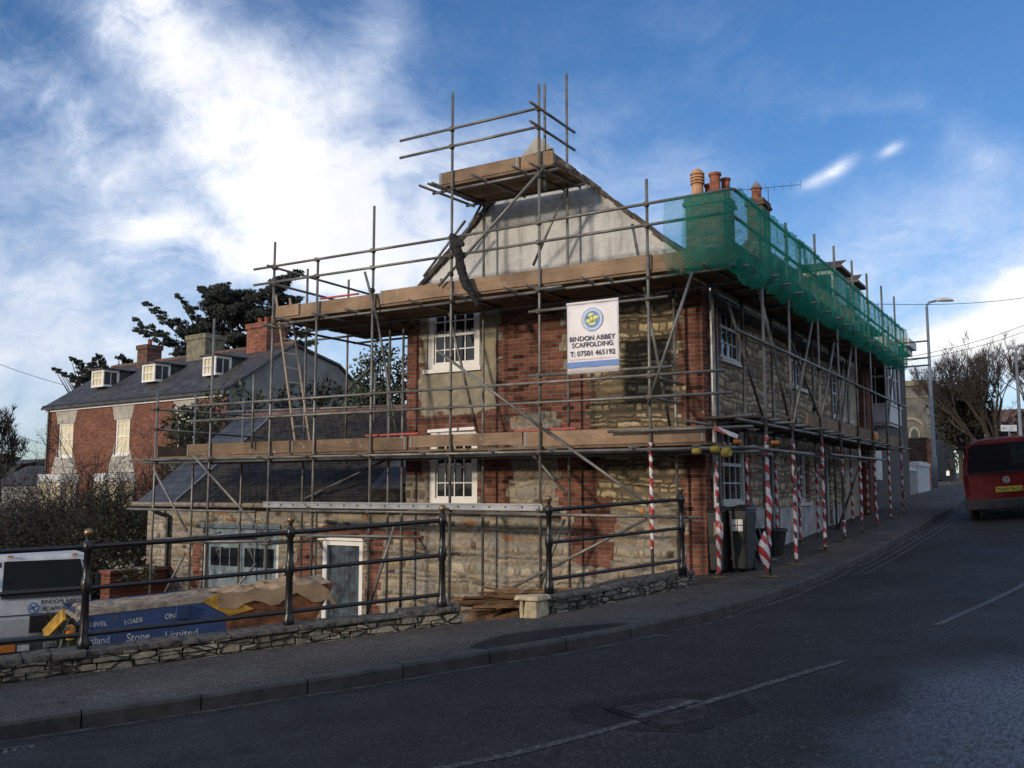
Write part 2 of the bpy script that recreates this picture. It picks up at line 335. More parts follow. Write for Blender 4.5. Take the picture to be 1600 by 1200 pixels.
def gable_material():
    m, t, b = new('gable_patchwork'); u, v, p = planar(t, (1, 0, 0))
    P2 = t.comb(u, v, 0.0)
    # brick courses give stepped edges
    rowr = t.n('ShaderNodeTexWhiteNoise', Vector=t.comb(t.m('FLOOR', t.m('DIVIDE', v, 0.15)), 5.0, 0.0)).outputs['Value']
    nz = t.noise(P2, 1.6, 4, 0.6, col=True); ns = t.n('ShaderNodeSeparateXYZ', i0=nz)
    ub = t.m('ADD', u, t.m('ADD', t.m('MULTIPLY', t.m('SUBTRACT', rowr, 0.5), 0.22), t.m('MULTIPLY', t.m('SUBTRACT', ns.outputs[0], 0.5), 0.22)))
    vb = t.m('ADD', v, t.m('MULTIPLY', t.m('SUBTRACT', ns.outputs[1], 0.5), 0.35))
    def mask(boxes, uu, vv, soft=0.02):
        tot = None
        for (a0, a1, b0, b1) in boxes:
            q = t.m('MINIMUM', t.m('MINIMUM', t.m('SUBTRACT', uu, a0), t.m('SUBTRACT', a1, uu)), t.m('MINIMUM', t.m('SUBTRACT', vv, b0), t.m('SUBTRACT', b1, vv)))
            tot = q if tot is None else t.m('MAXIMUM', tot, q)
        return t.m('DIVIDE', t.m('ADD', tot, soft/2), soft, clamp=True)
    # rubble, pale repointing low down, brown old mortar high up
    c_low, h_low, s_low = rubble_nodes(t, u, v, RST, (0.30, 0.275, 0.235), sw=0.24, sh=0.135, gap=0.016, rough=0.07)
    st_hi = [(0.0, (0.15, 0.11, 0.06)), (0.25, (0.34, 0.26, 0.14)), (0.6, (0.52, 0.42, 0.24)), (1.0, (0.60, 0.50, 0.32))]
    c_hi, h_hi, s_hi = rubble_nodes(t, u, v, st_hi, (0.165, 0.135, 0.095), sw=0.25, sh=0.105, gap=0.020, rough=0.08)
    vn = t.m('ADD', v, t.m('MULTIPLY', t.m('SUBTRACT', t.noise(P2, 0.9, 3), 0.5), 1.2))
    k_hi = t.m('MULTIPLY', t.m('DIVIDE', t.m('SUBTRACT', vn, 0.9), 0.7, clamp=True), t.m('DIVIDE', t.m('ADD', t.m('ADD', u, t.m('MULTIPLY', ns.outputs[2], 0.5)), 7.55), 0.4, clamp=True))
    col = t.mix(k_hi, c_low, c_hi); h = t.m('ADD', t.m('MULTIPLY', h_low, t.m('SUBTRACT', 1.0, k_hi)), t.m('MULTIPLY', h_hi, k_hi))
    # brick areas
    bc, bh = brick_nodes(t, u, v, (0.23, 0.080, 0.050), (0.15, 0.052, 0.040), (0.20, 0.16, 0.13), vary=0.75)
    boxes = [(-9.18, -7.85, 2.9, 5.05), (-8.0, -7.32, 2.45, 3.72), (-9.55, -8.9, 2.3, 4.0), (-11.5, -8.6, 2.25, 3.15), (-11.5, -10.95, 1.9, 5.4),
             (-9.6, -8.95, 1.30, 2.4), (-7.95, -7.15, 1.35, 2.4), (-7.75, -6.95, 0.35, 1.5), (-5.68, -5.2, -0.5, 5.6),
             (-14.05, -13.6, -1.6, 0.75), (-12.2, -11.85, -1.6, 0.95), (-13.5, -10.9, 0.66, 0.88), (-17.2, -16.9, -1.6, 0.5)]
    kb = mask(boxes, ub, vb)
    # a few stones left inside the brickwork
    hole = mask([(-8.95, -7.9, 2.35, 2.95), (-8.95, -7.95, 1.3, 2.3)], ub, vb)
    kb = t.m('MULTIPLY', kb, t.m('SUBTRACT', 1.0, hole))
    col = t.mix(kb, col, bc); h = t.m('ADD', t.m('MULTIPLY', h, t.m('SUBTRACT', 1.0, kb)), t.m('MULTIPLY', bh, t.m('MULTIPLY', kb, 0.6)))
    # cement render patches
    n3 = t.noise(P2, 2.2, 5, 0.65, col=True); n3s = t.n('ShaderNodeSeparateXYZ', i0=n3)
    ur = t.m('ADD', u, t.m('MULTIPLY', t.m('SUBTRACT', n3s.outputs[0], 0.5), 0.5)); vr = t.m('ADD', v, t.m('MULTIPLY', t.m('SUBTRACT', n3s.outputs[1], 0.5), 0.5))
    kr = mask([(-10.95, -9.5, 3.05, 3.9), (-9.62, -9.22, 3.05, 5.1), (-11.0, -9.3, 4.9, 5.3)], ur, vr, 0.04)
    rc = t.ramp(t.noise(P2, 5, 5, 0.65), [(0.3, (0.20, 0.18, 0.13)), (0.7, (0.34, 0.30, 0.22))])
    col = t.mix(kr, col, rc); h = t.m('ADD', t.m('MULTIPLY', h, t.m('SUBTRACT', 1.0, kr)), t.m('MULTIPLY', kr, 0.7))
    # rendered gable triangle above eaves
    vz = t.m('ADD', v, t.m('MULTIPLY', t.m('SUBTRACT', n3s.outputs[2], 0.5), 0.12))
    kg = t.m('DIVIDE', t.m('SUBTRACT', vz, 5.28), 0.04, clamp=True)
    gc = t.ramp(t.noise(P2, 1.4, 7, 0.68), [(0.25, (0.36, 0.355, 0.34)), (0.45, (0.54, 0.54, 0.52)), (0.75, (0.66, 0.67, 0.66))])
    streak = t.noise(t.comb(t.m('MULTIPLY', u, 5.0), t.m('MULTIPLY', v, 0.7), 0.0), 1.2, 5, 0.7)
    gc = t.mix(t.ramp(streak, [(0.50, 0.0), (0.70, 0.6)]), gc, (0.20, 0.18, 0.15))
    pit = t.ramp(t.noise(P2, 9, 5, 0.75), [(0.68, 0.0), (0.72, 1.0)])
    nearl = t.m('DIVIDE', t.m('SUBTRACT', -8.3, u), 1.2, clamp=True)
    gc = t.mix(t.m('MULTIPLY', pit, t.m('ADD', t.m('MULTIPLY', nearl, 0.7), 0.2)), gc, (0.13, 0.09, 0.06))
    gh = t.m('ADD', t.m('MULTIPLY', t.noise(P2, 7, 6, 0.7), 0.9), t.m('MULTIPLY', pit, -0.3))
    col = t.mix(kg, col, gc); h = t.m('ADD', t.m('MULTIPLY', h, t.m('SUBTRACT', 1.0, kg)), t.m('MULTIPLY', gh, kg))
    # large weathering
    col = t.mix(1.0, col, t.ramp(t.noise(P2, 0.8, 4, 0.6), [(0.3, 0.72), (0.7, 1.15)]), 'MULTIPLY')
    t.set(b.inputs['Base Color'], col); b.inputs['Roughness'].default_value = 0.93; b.inputs['Specular IOR Level'].default_value = 0.15
    bump(t, b, h, 1.0, 0.05)
    return m
M_gable = gable_material()
M_streetstone = rubblemat('street_rubble', (0, 1, 0), [(0.0, (0.16, 0.13, 0.10)), (0.4, (0.44, 0.37, 0.27)), (0.8, (0.58, 0.50, 0.36)), (1.0, (0.38, 0.25, 0.16))], (0.21, 0.18, 0.14), sw=0.25, sh=0.12, gap=0.014, rough=0.06)
M_brickx = brickmat('brick_quoin', (0, 1, 0), (0.22, 0.06, 0.035), (0.17, 0.045, 0.03), (0.20, 0.16, 0.13))
M_bricky = brickmat('old_brick', (1, 0, 0), (0.24, 0.06, 0.035), (0.15, 0.04, 0.025), (0.18, 0.14, 0.11))
HU = Vector((-32.5+47.69, 29.32-30.63, 0)).normalized(); HN = Vector((HU.y, -HU.x, 0))
M_bricktown = brickmat('townhouse_brick', tuple(HU), (0.23, 0.070, 0.040), (0.16, 0.050, 0.03), (0.19, 0.13, 0.10), ms=0.014, vary=0.35)
M_render_lo = simple('white_render_band', (0.40, 0.40, 0.40), 0.9, var=0.3, scale=3, bmp=0.3)
M_cream = simple('cream_render', (0.50, 0.45, 0.33), 0.9, var=0.2, scale=3)
M_greyrender = simple('grey_render', (0.22, 0.22, 0.21), 0.9, var=0.25, scale=1.2, bmp=0.3)
M_trim = simple('white_paint', (0.74, 0.73, 0.70), 0.45, var=0.08, scale=3)
M_trimold = simple('worn_white_paint', (0.58, 0.58, 0.57), 0.55, var=0.15, scale=6)
M_stonetrim = simple('pale_surround', (0.38, 0.36, 0.31), 0.85, var=0.2, scale=3)
def glass(name, base, rough=0.03, coat=0.0):
    m, t, b = new(name); p = pos(t)
    b.inputs['Base Color'].default_value = base+(1,); b.inputs['Roughness'].default_value = rough; b.inputs['Specular IOR Level'].default_value = 0.55
    nd = t.n('ShaderNodeBump', Height=t.noise(p, 2.5, 2, 0.5)); nd.inputs['Strength'].default_value = 0.15; nd.inputs['Distance'].default_value = 0.01
    t.set(b.inputs['Normal'], nd.outputs[0]); return m
M_glass = glass('window_glass', (0.012, 0.014, 0.017))
M_palepane = simple('pale_pane', (0.70, 0.62, 0.40), 0.6, var=0.10, scale=1.5)  # even cream for window panes; on the dormers it paints reflected sky
def slate_mat(name, U, V, cols, w=0.30, h=0.22, moss=0.0, rough=0.6, bs=0.6):
    m, t, b = new(name); p = pos(t)
    u = t.vm('DOT_PRODUCT', p, tuple(U)); v = t.vm('DOT_PRODUCT', p, tuple(V))
    c, hh = brick_nodes(t, u, v, cols[0], cols[1], tuple(x*0.35 for x in cols[1]), bw=w, bh=h, ms=0.012, vary=0.45)
    P2 = t.comb(u, v, 0.0)
    if moss > 0:
        c = t.mix(t.ramp(t.noise(P2, 2.5, 6, 0.7), [(0.62-moss*0.2, 0.0), (0.72-moss*0.2, 0.7)]), c, (0.055, 0.05, 0.038))
        c = t.mix(t.ramp(t.noise(P2, 16, 4, 0.7), [(0.66, 0.0), (0.74, 0.5)]), c, (0.20, 0.195, 0.18))
    t.set(b.inputs['Base Color'], c); b.inputs['Roughness'].default_value = rough; b.inputs['Specular IOR Level'].default_value = 0.06 if moss > .5 else .3
    saw = t.m('SUBTRACT', 1.0, t.m('FRACT', t.m('DIVIDE', v, h)))
    bump(t, b, t.m('ADD', t.m('MULTIPLY', hh, 0.5), saw), bs, 0.02); return m
def metal_pipe():
    m, t, b = new('galvanised_tube'); p = pos(t)
    nz = t.noise(p, 3.0, 6, 0.7); n2 = t.noise(p, 26, 4, 0.7)
    c = t.ramp(nz, [(0.3, (0.075, 0.07, 0.065)), (0.5, (0.16, 0.155, 0.14)), (0.7, (0.26, 0.255, 0.235))])
    c = t.mix(t.ramp(n2, [(0.60, 0.0), (0.70, 0.6)]), c, (0.16, 0.08, 0.04))
    t.set(b.inputs['Base Color'], c); b.inputs['Metallic'].default_value = 0.35; b.inputs['Roughness'].default_value = 0.48
    return m
M_pipe = metal_pipe()
M_alu = simple('aluminium_beam', (0.30, 0.31, 0.32), 0.45, metal=0.5, var=0.2, scale=4)
M_coupler = simple('forged_coupler', (0.09, 0.075, 0.065), 0.6, metal=0.4, var=0.3, scale=20)
def plankmat(name, c1, c2, U=(1, 0, 0), rough=0.85):
    m, t, b = new(name); p = pos(t)
    u = t.vm('DOT_PRODUCT', p, tuple(U)); sx_ = t.n('ShaderNodeSeparateXYZ', i0=p)
    g = t.noise(t.comb(t.m('MULTIPLY', u, 1.3), t.m('MULTIPLY', sx_.outputs[2], 28.0), t.m('MULTIPLY', sx_.outputs[1 if U[0] else 0], 28.0)), 1.0, 5, 0.65, dist=0.8)
    blot = t.noise(p, 2.2, 4, 0.6)
    c = t.mix(g, c2, c1); c = t.mix(1.0, c, t.ramp(blot, [(0.3, 0.62), (0.7, 1.2)]), 'MULTIPLY')
    seg = t.n('ShaderNodeObjectInfo').outputs['Random']
    c = t.mix(1.0, c, t.ramp(seg, [(0.0, (.62, .60, .58)), (0.5, (.95, .92, .88)), (1.0, (1.25, 1.2, 1.12))]), 'MULTIPLY')
    c = t.mix(t.ramp(t.noise(p, 7, 6, .75), [(.60, 0.0), (.68, .7)]), c, (.36, .33, .29))
    t.set(b.inputs['Base Color'], c); b.inputs['Roughness'].default_value = rough; b.inputs['Specular IOR Level'].default_value = 0.2
    bump(t, b, g, 0.4, 0.006); return m
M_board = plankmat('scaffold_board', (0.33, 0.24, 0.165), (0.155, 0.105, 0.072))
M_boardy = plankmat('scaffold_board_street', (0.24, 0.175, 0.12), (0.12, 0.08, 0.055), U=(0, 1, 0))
M_lath = plankmat('old_timber', (0.26, 0.16, 0.09), (0.10, 0.055, 0.03))
M_red = simple('red_plastic', (0.45, 0.06, 0.05), 0.6, var=0.2)
M_yellow = simple('yellow_plastic', (0.36, 0.26, 0.03), 0.6, var=0.1)
M_orange = simple('orange_lens', (0.62, 0.20, 0.03), 0.3, var=0.1)
def asphalt(name, c, spec_patch=False, rough=0.75):
    m, t, b = new(name); p = pos(t)
    agg = t.n('ShaderNodeTexVoronoi', Vector=p); agg.inputs['Scale'].default_value = 95
    ac = t.n('ShaderNodeSeparateColor', Color=agg.outputs['Color'])
    grit = t.ramp(ac.outputs[0], [(0.0, 0.5), (0.7, 1.0), (0.92, 1.5), (1.0, 3.2)])
    big = t.ramp(t.noise(p, 0.6, 7, 0.68), [(0.3, 0.66), (0.5, 0.98), (0.72, 1.3)])
    mid = t.ramp(t.noise(p, 5, 5, 0.7), [(0.3, 0.85), (0.7, 1.12)])
    col = t.mix(1.0, t.mix(1.0, t.mix(1.0, c, grit, 'MULTIPLY'), big, 'MULTIPLY'), mid, 'MULTIPLY')
    sx_ = t.n('ShaderNodeSeparateXYZ', i0=p)
    wp = t.vm('ADD', p, t.scale(t.vm('SUBTRACT', t.noise(p, 2.2, 5, 0.65, col=True), (0.5, 0.5, 0.5)), 0.9))
    ck = t.n('ShaderNodeTexVoronoi', {'feature': 'DISTANCE_TO_EDGE'}, Vector=wp); ck.inputs['Scale'].default_value = 0.55
    crack = t.m('MULTIPLY', t.m('LESS_THAN', ck.outputs['Distance'], 0.007), t.ramp(t.noise(p, 0.5, 3), [(0.48, 0.0), (0.56, 1.0)]))
    col = t.mix(t.m('MULTIPLY', crack, 0.7), col, (0.012, 0.012, 0.012))
    spots = t.ramp(t.noise(p, 3.1, 3, 0.5), [(0.66, 0.0), (0.74, 0.45)])
    col = t.mix(spots, col, (0.02, 0.02, 0.021))
    r = t.ramp(t.noise(p, 1.1, 5, 0.6), [(0.35, rough-0.12), (0.7, rough+0.1)])
    if spec_patch:
        # damp, polished carriageway on the far lane, plus sky sheen painted into its colour
        nzp = t.noise(p, 0.9, 5, 0.65)
        wet_sheen = t.m('MULTIPLY', t.m('DIVIDE', t.m('ADD', sx_.outputs[0], t.m('ADD', 1.55, t.m('MULTIPLY', t.m('SUBTRACT', nzp, 0.5), 1.6))), 0.5, clamp=True),
                  t.m('DIVIDE', t.m('SUBTRACT', 10.2, t.m('ADD', sx_.outputs[1], t.m('MULTIPLY', nzp, 2.0))), 1.2, clamp=True))
        mot = t.ramp(t.noise(t.vm('MULTIPLY', p, (7.0, 2.4, 1.0)), 6.0, 6, 0.8), [(0.40, 0.15), (0.60, 1.0)])
        wet_sheen = t.m('MULTIPLY', wet_sheen, mot)
        r = t.mix(wet_sheen, r, (0.17, 0.17, 0.17))
        col = t.mix(t.m('MULTIPLY', wet_sheen, 0.5), col, (0.11, 0.11, 0.12))
        t.set(b.inputs['Specular IOR Level'], t.m('ADD', 0.16, t.m('MULTIPLY', wet_sheen, 0.5)))
    else: b.inputs['Specular IOR Level'].default_value = 0.15
    t.set(b.inputs['Base Color'], col); t.set(b.inputs['Roughness'], r)
    bump(t, b, t.m('ADD', agg.outputs['Distance'], t.noise(p, 40, 3)), 0.55, 0.006)
    return m
M_road = asphalt('road_asphalt', (0.036, 0.0355, 0.036), True)
M_pave = asphalt('pavement_asphalt', (0.082, 0.076, 0.072), rough=0.85)
M_patch = asphalt('dark_repair_asphalt', (0.026, 0.026, 0.026), rough=0.8)
M_kerb = simple('kerb_concrete', (0.058, 0.055, 0.052), 0.85, var=0.3, scale=5, bmp=0.4)
M_yard = simple('yard_gravel', (0.15, 0.125, 0.10), 0.95, var=0.35, scale=9, bmp=0.5)
M_earth = simple('earth', (0.06, 0.055, 0.035), 0.95, var=0.4, scale=3, bmp=0.4)
M_hill = simple('hill_grass', (0.055, 0.060, 0.045), 0.95, var=0.4, scale=0.05)
def paintmat():
    m, t, b = new('worn_road_paint'); p = pos(t)
    k = t.ramp(t.noise(p, 26, 6, 0.75), [(0.50, 0.0), (0.62, 1.0)])
    t.set(b.inputs['Base Color'], t.mix(k, (0.036, 0.036, 0.036), (0.17, 0.165, 0.155))); b.inputs['Roughness'].default_value = 0.7; return m
M_paint = paintmat()
def wallstone(name='dark_rubble_wall'):
    m, t, b = new(name); p = pos(t)
    nw = t.noise(p, 3, 3, 0.6, col=True)
    pw = t.vm('ADD', p, t.scale(t.vm('SUBTRACT', nw, (0.5, 0.5, 0.5)), 0.12))
    ps = t.vm('MULTIPLY', pw, (3.6, 3.6, 12.5))
    v1 = t.n('ShaderNodeTexVoronoi', Vector=ps); v1.inputs['Scale'].default_value = 1.0; v1.inputs['Randomness'].default_value = 0.75
    v2 = t.n('ShaderNodeTexVoronoi', {'feature': 'DISTANCE_TO_EDGE'}, Vector=ps); v2.inputs['Scale'].default_value = 1.0; v2.inputs['Randomness'].default_value = 0.75
    r = t.n('ShaderNodeSeparateColor', Color=v1.outputs['Color']).outputs[0]
    c = t.ramp(r, [(0.0, (0.09, 0.083, 0.07)), (0.4, (0.18, 0.165, 0.13)), (0.75, (0.26, 0.235, 0.18)), (1.0, (0.34, 0.30, 0.22))])
    c = t.mix(1.0, c, t.ramp(t.noise(p, 20, 6, 0.7), [(0.3, 0.55), (0.7, 1.3)]), 'MULTIPLY')
    k = t.m('DIVIDE', t.m('SUBTRACT', v2.outputs['Distance'], 0.03), 0.06, clamp=True)
    c = t.mix(k, (0.045, 0.042, 0.036), c)
    t.set(b.inputs['Base Color'], c); b.inputs['Roughness'].default_value = 0.92
    bump(t, b, t.m('ADD', k, t.m('MULTIPLY', t.noise(p, 30, 4), 0.5)), 0.9, 0.03); return m
M_wall = wallstone()
M_coping = simple('weathered_coping', (0.105, 0.10, 0.088), 0.92, var=0.55, scale=14, bmp=0.8)
M_palestone = simple('pale_limestone', (0.52, 0.44, 0.29), 0.9, var=0.3, scale=9, bmp=0.8)
M_iron = simple('black_iron_paint', (0.011, 0.011, 0.012), 0.32, var=0.3, scale=20, bmp=0.15)
M_brass = simple('tarnished_gold_ball', (0.30, 0.21, 0.10), 0.35, metal=0.7, var=0.3, scale=30)
M_tape_red = (0.55, 0.03, 0.03)
def tape():
    m, t, b = new('hazard_tape'); p = pos(t); s = t.n('ShaderNodeSeparateXYZ', i0=p)
    ph = t.m('ADD', t.m('MULTIPLY', s.outputs[2], 4.3), t.m('ADD', t.m('MULTIPLY', s.outputs[0], 4.0), t.m('MULTIPLY', s.outputs[1], 3.0)))
    ph = t.m('ADD', ph, t.m('MULTIPLY', t.noise(p, 3.0, 2), 1.0))
    k = t.m('GREATER_THAN', t.m('FRACT', ph), 0.5)
    t.set(b.inputs['Base Color'], t.mix(k, (0.36, 0.03, 0.035), (0.60, 0.58, 0.60))); b.inputs['Roughness'].default_value = 0.4; return m
M_tape = tape()
def netmat():
    m = bpy.data.materials.new('green_debris_net'); m.use_nodes = True; t = NT(m.node_tree); m.node_tree.nodes.clear()
    p = pos(t)
    c = t.ramp(t.noise(p, 2.0, 5, 0.6), [(0.3, (0.018, 0.25, 0.165)), (0.7, (0.045, 0.42, 0.29))])
    d = t.n('ShaderNodeBsdfDiffuse', Color=c); tl = t.n('ShaderNodeBsdfTranslucent', Color=t.mix(0.6, c, (0.06, 0.62, 0.42)))
    bm = t.n('ShaderNodeBump', Height=t.noise(t.vm('MULTIPLY', p, (1, 1, 0.35)), 9, 5, 0.65)); bm.inputs['Strength'].default_value = 0.9; bm.inputs['Distance'].default_value = 0.05
    t.set(d.inputs['Normal'], bm.outputs[0])
    a = t.n('ShaderNodeMixShader', i0=0.55, i1=d.outputs[0], i2=tl.outputs[0])
    tr = t.n('ShaderNodeBsdfTransparent')
    al = t.ramp(t.noise(t.vm('MULTIPLY', p, (1, 1, 3)), 4.0, 5, 0.65), [(0.3, 0.62), (0.7, 0.86)])
    weave = t.ramp(t.noise(t.vm('MULTIPLY', p, (14, 14, 60)), 1.0, 3, 0.7), [(0.35, 0.72), (0.65, 1.1)])
    sxx = t.n('ShaderNodeSeparateXYZ', i0=p)
    sheer = t.ramp(t.m('ADD', sxx.outputs[0], 5.35), [(0.30, 0.45), (0.36, 1.0)])
    al = t.mix(1.0, t.mix(1.0, al, weave, 'MULTIPLY'), sheer, 'MULTIPLY')
    mx = t.n('ShaderNodeMixShader', i0=al, i1=tr.outputs[0], i2=a.outputs[0])
    t.n('ShaderNodeOutputMaterial', Surface=mx.outputs[0]); return m
M_net = netmat()
M_terracotta = simple('terracotta', (0.30, 0.10, 0.05), 0.8, var=0.4, scale=6, bmp=0.3)
M_terrapale = simple('pale_clay', (0.50, 0.27, 0.14), 0.8, var=0.25, scale=6)
M_leafdark = simple('cypress_foliage', (0.018, 0.024, 0.014), 0.75, var=0.5, scale=1.2)
M_leafmid = simple('evergreen_leaf', (0.036, 0.052, 0.018), 0.55, var=0.5, scale=2.5)
M_leafbrown = simple('ivy_and_dead_leaf', (0.026, 0.024, 0.014), 0.8, var=0.5, scale=0.9)
M_bark = simple('bark', (0.050, 0.040, 0.030), 0.9, var=0.4, scale=6)
M_twig = simple('bare_twig', (0.058, 0.044, 0.034), 0.9, var=0.4, scale=3)
M_vanred = simple('red_car_paint', (0.15, 0.007, 0.009), 0.28, var=0.12, scale=2)
M_white = simple('white_car_paint', (0.55, 0.56, 0.58), 0.35, var=0.12, scale=4)
M_blackp = simple('black_plastic', (0.015, 0.015, 0.016), 0.5, var=0.3)
M_rubber = simple('tyre_rubber', (0.018, 0.018, 0.018), 0.8, var=0.2)
M_bluepaint = simple('blue_garage_paint', (0.165, 0.215, 0.245), 0.6, var=0.35, scale=5, bmp=0.2)
M_darkblue = simple('blue_black_flaking_paint', (0.045, 0.070, 0.095), 0.55, var=0.6, scale=7, bmp=0.3)
def skipmat():
    m, t, b = new('scratched_blue_skip'); p = pos(t)
    c = t.ramp(t.noise(p, 1.6, 5, 0.6), [(0.3, (0.018, 0.040, 0.115)), (0.7, (0.028, 0.065, 0.18))])
    c = t.mix(t.ramp(t.noise(p, 5, 6, 0.75), [(0.60, 0.0), (0.68, 0.9)]), c, (0.10, 0.065, 0.045))
    t.set(b.inputs['Base Color'], c); b.inputs['Roughness'].default_value = 0.6; return m
M_skip = skipmat()
M_skiprust = simple('rusted_orange_steel', (0.20, 0.075, 0.03), 0.8, var=0.5, scale=4)
M_skipyel = simple('scratched_yellow_steel', (0.55, 0.30, 0.03), 0.6, var=0.4, scale=6)
M_tarp = simple('dusty_brown_sheeting', (0.36, 0.25, 0.15), 0.8, var=0.25, scale=3, bmp=0.6)
M_letter = simple('pale_lettering', (0.50, 0.52, 0.54), 0.6, var=0.3, scale=12)
M_ink = simple('dark_ink', (0.03, 0.03, 0.05), 0.6, var=0.1)
M_banner = simple('white_banner_vinyl', (0.70, 0.68, 0.70), 0.5, var=0.06, scale=2)
M_bblue = simple('banner_blue', (0.085, 0.20, 0.48), 0.5, var=0.08)
M_bpale = simple('banner_pale_blue', (0.45, 0.53, 0.68), 0.5, var=0.08)
M_bgreen = simple('banner_yellow_green', (0.62, 0.66, 0.18), 0.5, var=0.08)
M_pinkish = simple('faded_orange_print', (0.60, 0.36, 0.28), 0.5, var=0.08)
M_pvc = simple('white_pvc', (0.50, 0.52, 0.55), 0.4, var=0.12, scale=6)
M_black = simple('black_cloth', (0.012, 0.012, 0.014), 0.85, var=0.3)
M_skin = simple('skin', (0.40, 0.24, 0.17), 0.6, var=0.1)
M_galvpost = simple('grey_lamp_column', (0.17, 0.19, 0.21), 0.5, metal=0.3, var=0.15, scale=5)
M_lamphead = simple('pale_lamp_head', (0.48, 0.48, 0.46), 0.5, var=0.1)
M_wire = simple('black_wire', (0.02, 0.02, 0.02), 0.6)
M_churchstone = simple('ashlar_stone', (0.125, 0.12, 0.108), 0.9, var=0.35, scale=0.8, bmp=0.2)
M_tile = simple('red_clay_tile', (0.13, 0.075, 0.06), 0.85, var=0.35, scale=3)
# ------------------------------------------------------------------ ground, road, pavement
KERB = [(-12.5, -15.0), (-9.3, -0.0), (-8.6, 2.2), (-7.9, 3.3), (-7.20, 4.44), (-6.73, 5.14), (-6.24, 5.95), (-5.85, 6.72), (-5.45, 7.45), (-5.05, 8.14), (-4.69, 8.85), (-4.39, 9.55),
        (-4.15, 10.35), (-3.97, 11.1), (-3.83, 11.9), (-3.72, 13.0), (-3.63, 14.2), (-3.52, 15.8), (-3.42, 18.0), (-3.32, 22.8), (-3.32, 29.0), (-3.75, 36), (-4.7, 46), (-6.3, 61), (-10, 90), (-19, 150)]
KERB[0] = (-18.9, -14.8); KERB[1] = (-10.1, -0.1)
KY = [(y, x) for x, y in KERB]
WALLB = [(-21.5, -14.0), (-10.9, 2.2), (-9.75, 3.95), (-8.93, 5.33), (-8.50, 6.16), (-8.03, 6.99), (-7.52, 7.87), (-7.02, 8.75), (-6.51, 9.55), (-5.91, 10.16), (-5.77, 10.5), (-5.47, 11.7), (-5.22, 12.7), (-5.06, 13.5),
         (-5.3, 14.2), (-5.36, 14.8), (-5.36, 33.0), (-5.9, 38), (-7.2, 47), (-8.9, 61), (-13, 90), (-22, 150)]
WY = [(y, x) for x, y in WALLB]
def smooth(y, pts, r=0.5): return (interp(y-r, pts)+2*interp(y, pts)+interp(y+r, pts))/4
def Kx(y): return smooth(y, KY, 0.45)
def Wx(y): return interp(y, WY)
def Rw(y): return interp(y, [(-20, 7.4), (4, 7.2), (12, 6.1), (60, 6.0), (150, 6.2)])
YS = [-14+0.4*i for i in range(0, 110)]+[30+1.5*i for i in range(0, 80)]
def strip(fa, fb, zf, n, name, mat, ys=YS):
    mb = MB(); vs = []; 
    for y in ys:
        a, b = fa(y), fb(y)
        for i in range(n+1):
            x = a+(b-a)*i/n; vs.append((x, y, zf(x, y, i/n)))
    fs = []
    for j in range(len(ys)-1):
        for i in range(n): fs.append((j*(n+1)+i, j*(n+1)+i+1, (j+1)*(n+1)+i+1, (j+1)*(n+1)+i))
    mb.add(vs, fs); o = mb.build(name, mat, smooth=True); o['kind'] = 'structure'; return o
strip(lambda y: Kx(y)-0.02, lambda y: Kx(y)+Rw(y)+0.02, lambda x, y, t: G(x, y)-KH+0.05*math.sin(math.pi*t)-0.0, 8, 'road', M_road)
strip(lambda y: Wx(y)-0.15, lambda y: Kx(y)-0.13, lambda x, y, t: G(x, y), 3, 'pavement', M_pave)
strip(lambda y: Kx(y)+Rw(y)+0.13, lambda y: Kx(y)+Rw(y)+2.4, lambda x, y, t: G(x, y), 2, 'pavement', M_pave)
# concrete channel beside the kerb
def kerbs(off, name):
    mb = MB(); y = -13.0; rr = random.Random(3)
    while y < 110:
        dx = Kx(y+0.5)-Kx(y); L = 0.91; st = L/math.hypot(1, dx/0.5)
        y1 = y+st
        a = Vector((Kx(y)+off(y), y, 0)); b = Vector((Kx(y1)+off(y1), y1, 0))
        d = (b-a).normalized(); sd = Vector((-d.y, d.x, 0)); a2 = a+d*0.006; b2 = b-d*0.006
        j = rr.uniform(-.003, .004)
        def P(p, o, dz): q = p+sd*o; return (q.x, q.y, G(q.x, q.y)+dz)
        s = 1 if name == 'near' else -1
        prof = [(0.0, -0.35), (0.0, -0.02+j), (0.02*s, 0.004+j), (0.145*s, 0.004+j), (0.145*s, -0.35)]
        n = len(prof); vs = [P(a2, o, z) for o, z in prof]+[P(b2, o, z) for o, z in prof]
        mb.add(vs, [tuple(range(n)), tuple(reversed(range(n, 2*n)))]+[(i, n+i, n+(i+1) % n, (i+1) % n) for i in range(n)])
        y = y1
    o = mb.build('kerb', M_kerb); o['kind'] = 'structure'
kerbs(lambda y: 0.0, 'near'); kerbs(lambda y: Rw(y), 'far')

def yard_z(x, y): return interp(x, [(-40, -2.2), (-18, -1.75), (-12, -1.42), (-9.7, -0.75), (-7.5, -0.25), (-6.0, 0.05), (-5.3, 0.15)])
mb = MB(); vs = []; fs = []; ny = 40
ysv = [-6+0.52*i for i in range(ny)]
for y in ysv:
    x1 = Wx(y)-0.12 if y < 13.6 else -5.2
    for i in range(21):
        x = -32+(x1+32)*i/20; z = min(yard_z(x, y), G(x, y)-0.02); vs.append((x, y, z))
for j in range(ny-1):
    for i in range(20): fs.append((j*21+i, j*21+i+1, (j+1)*21+i+1, (j+1)*21+i))
mb.add(vs, fs); structure(mb, 'yard', M_yard, smooth=True)
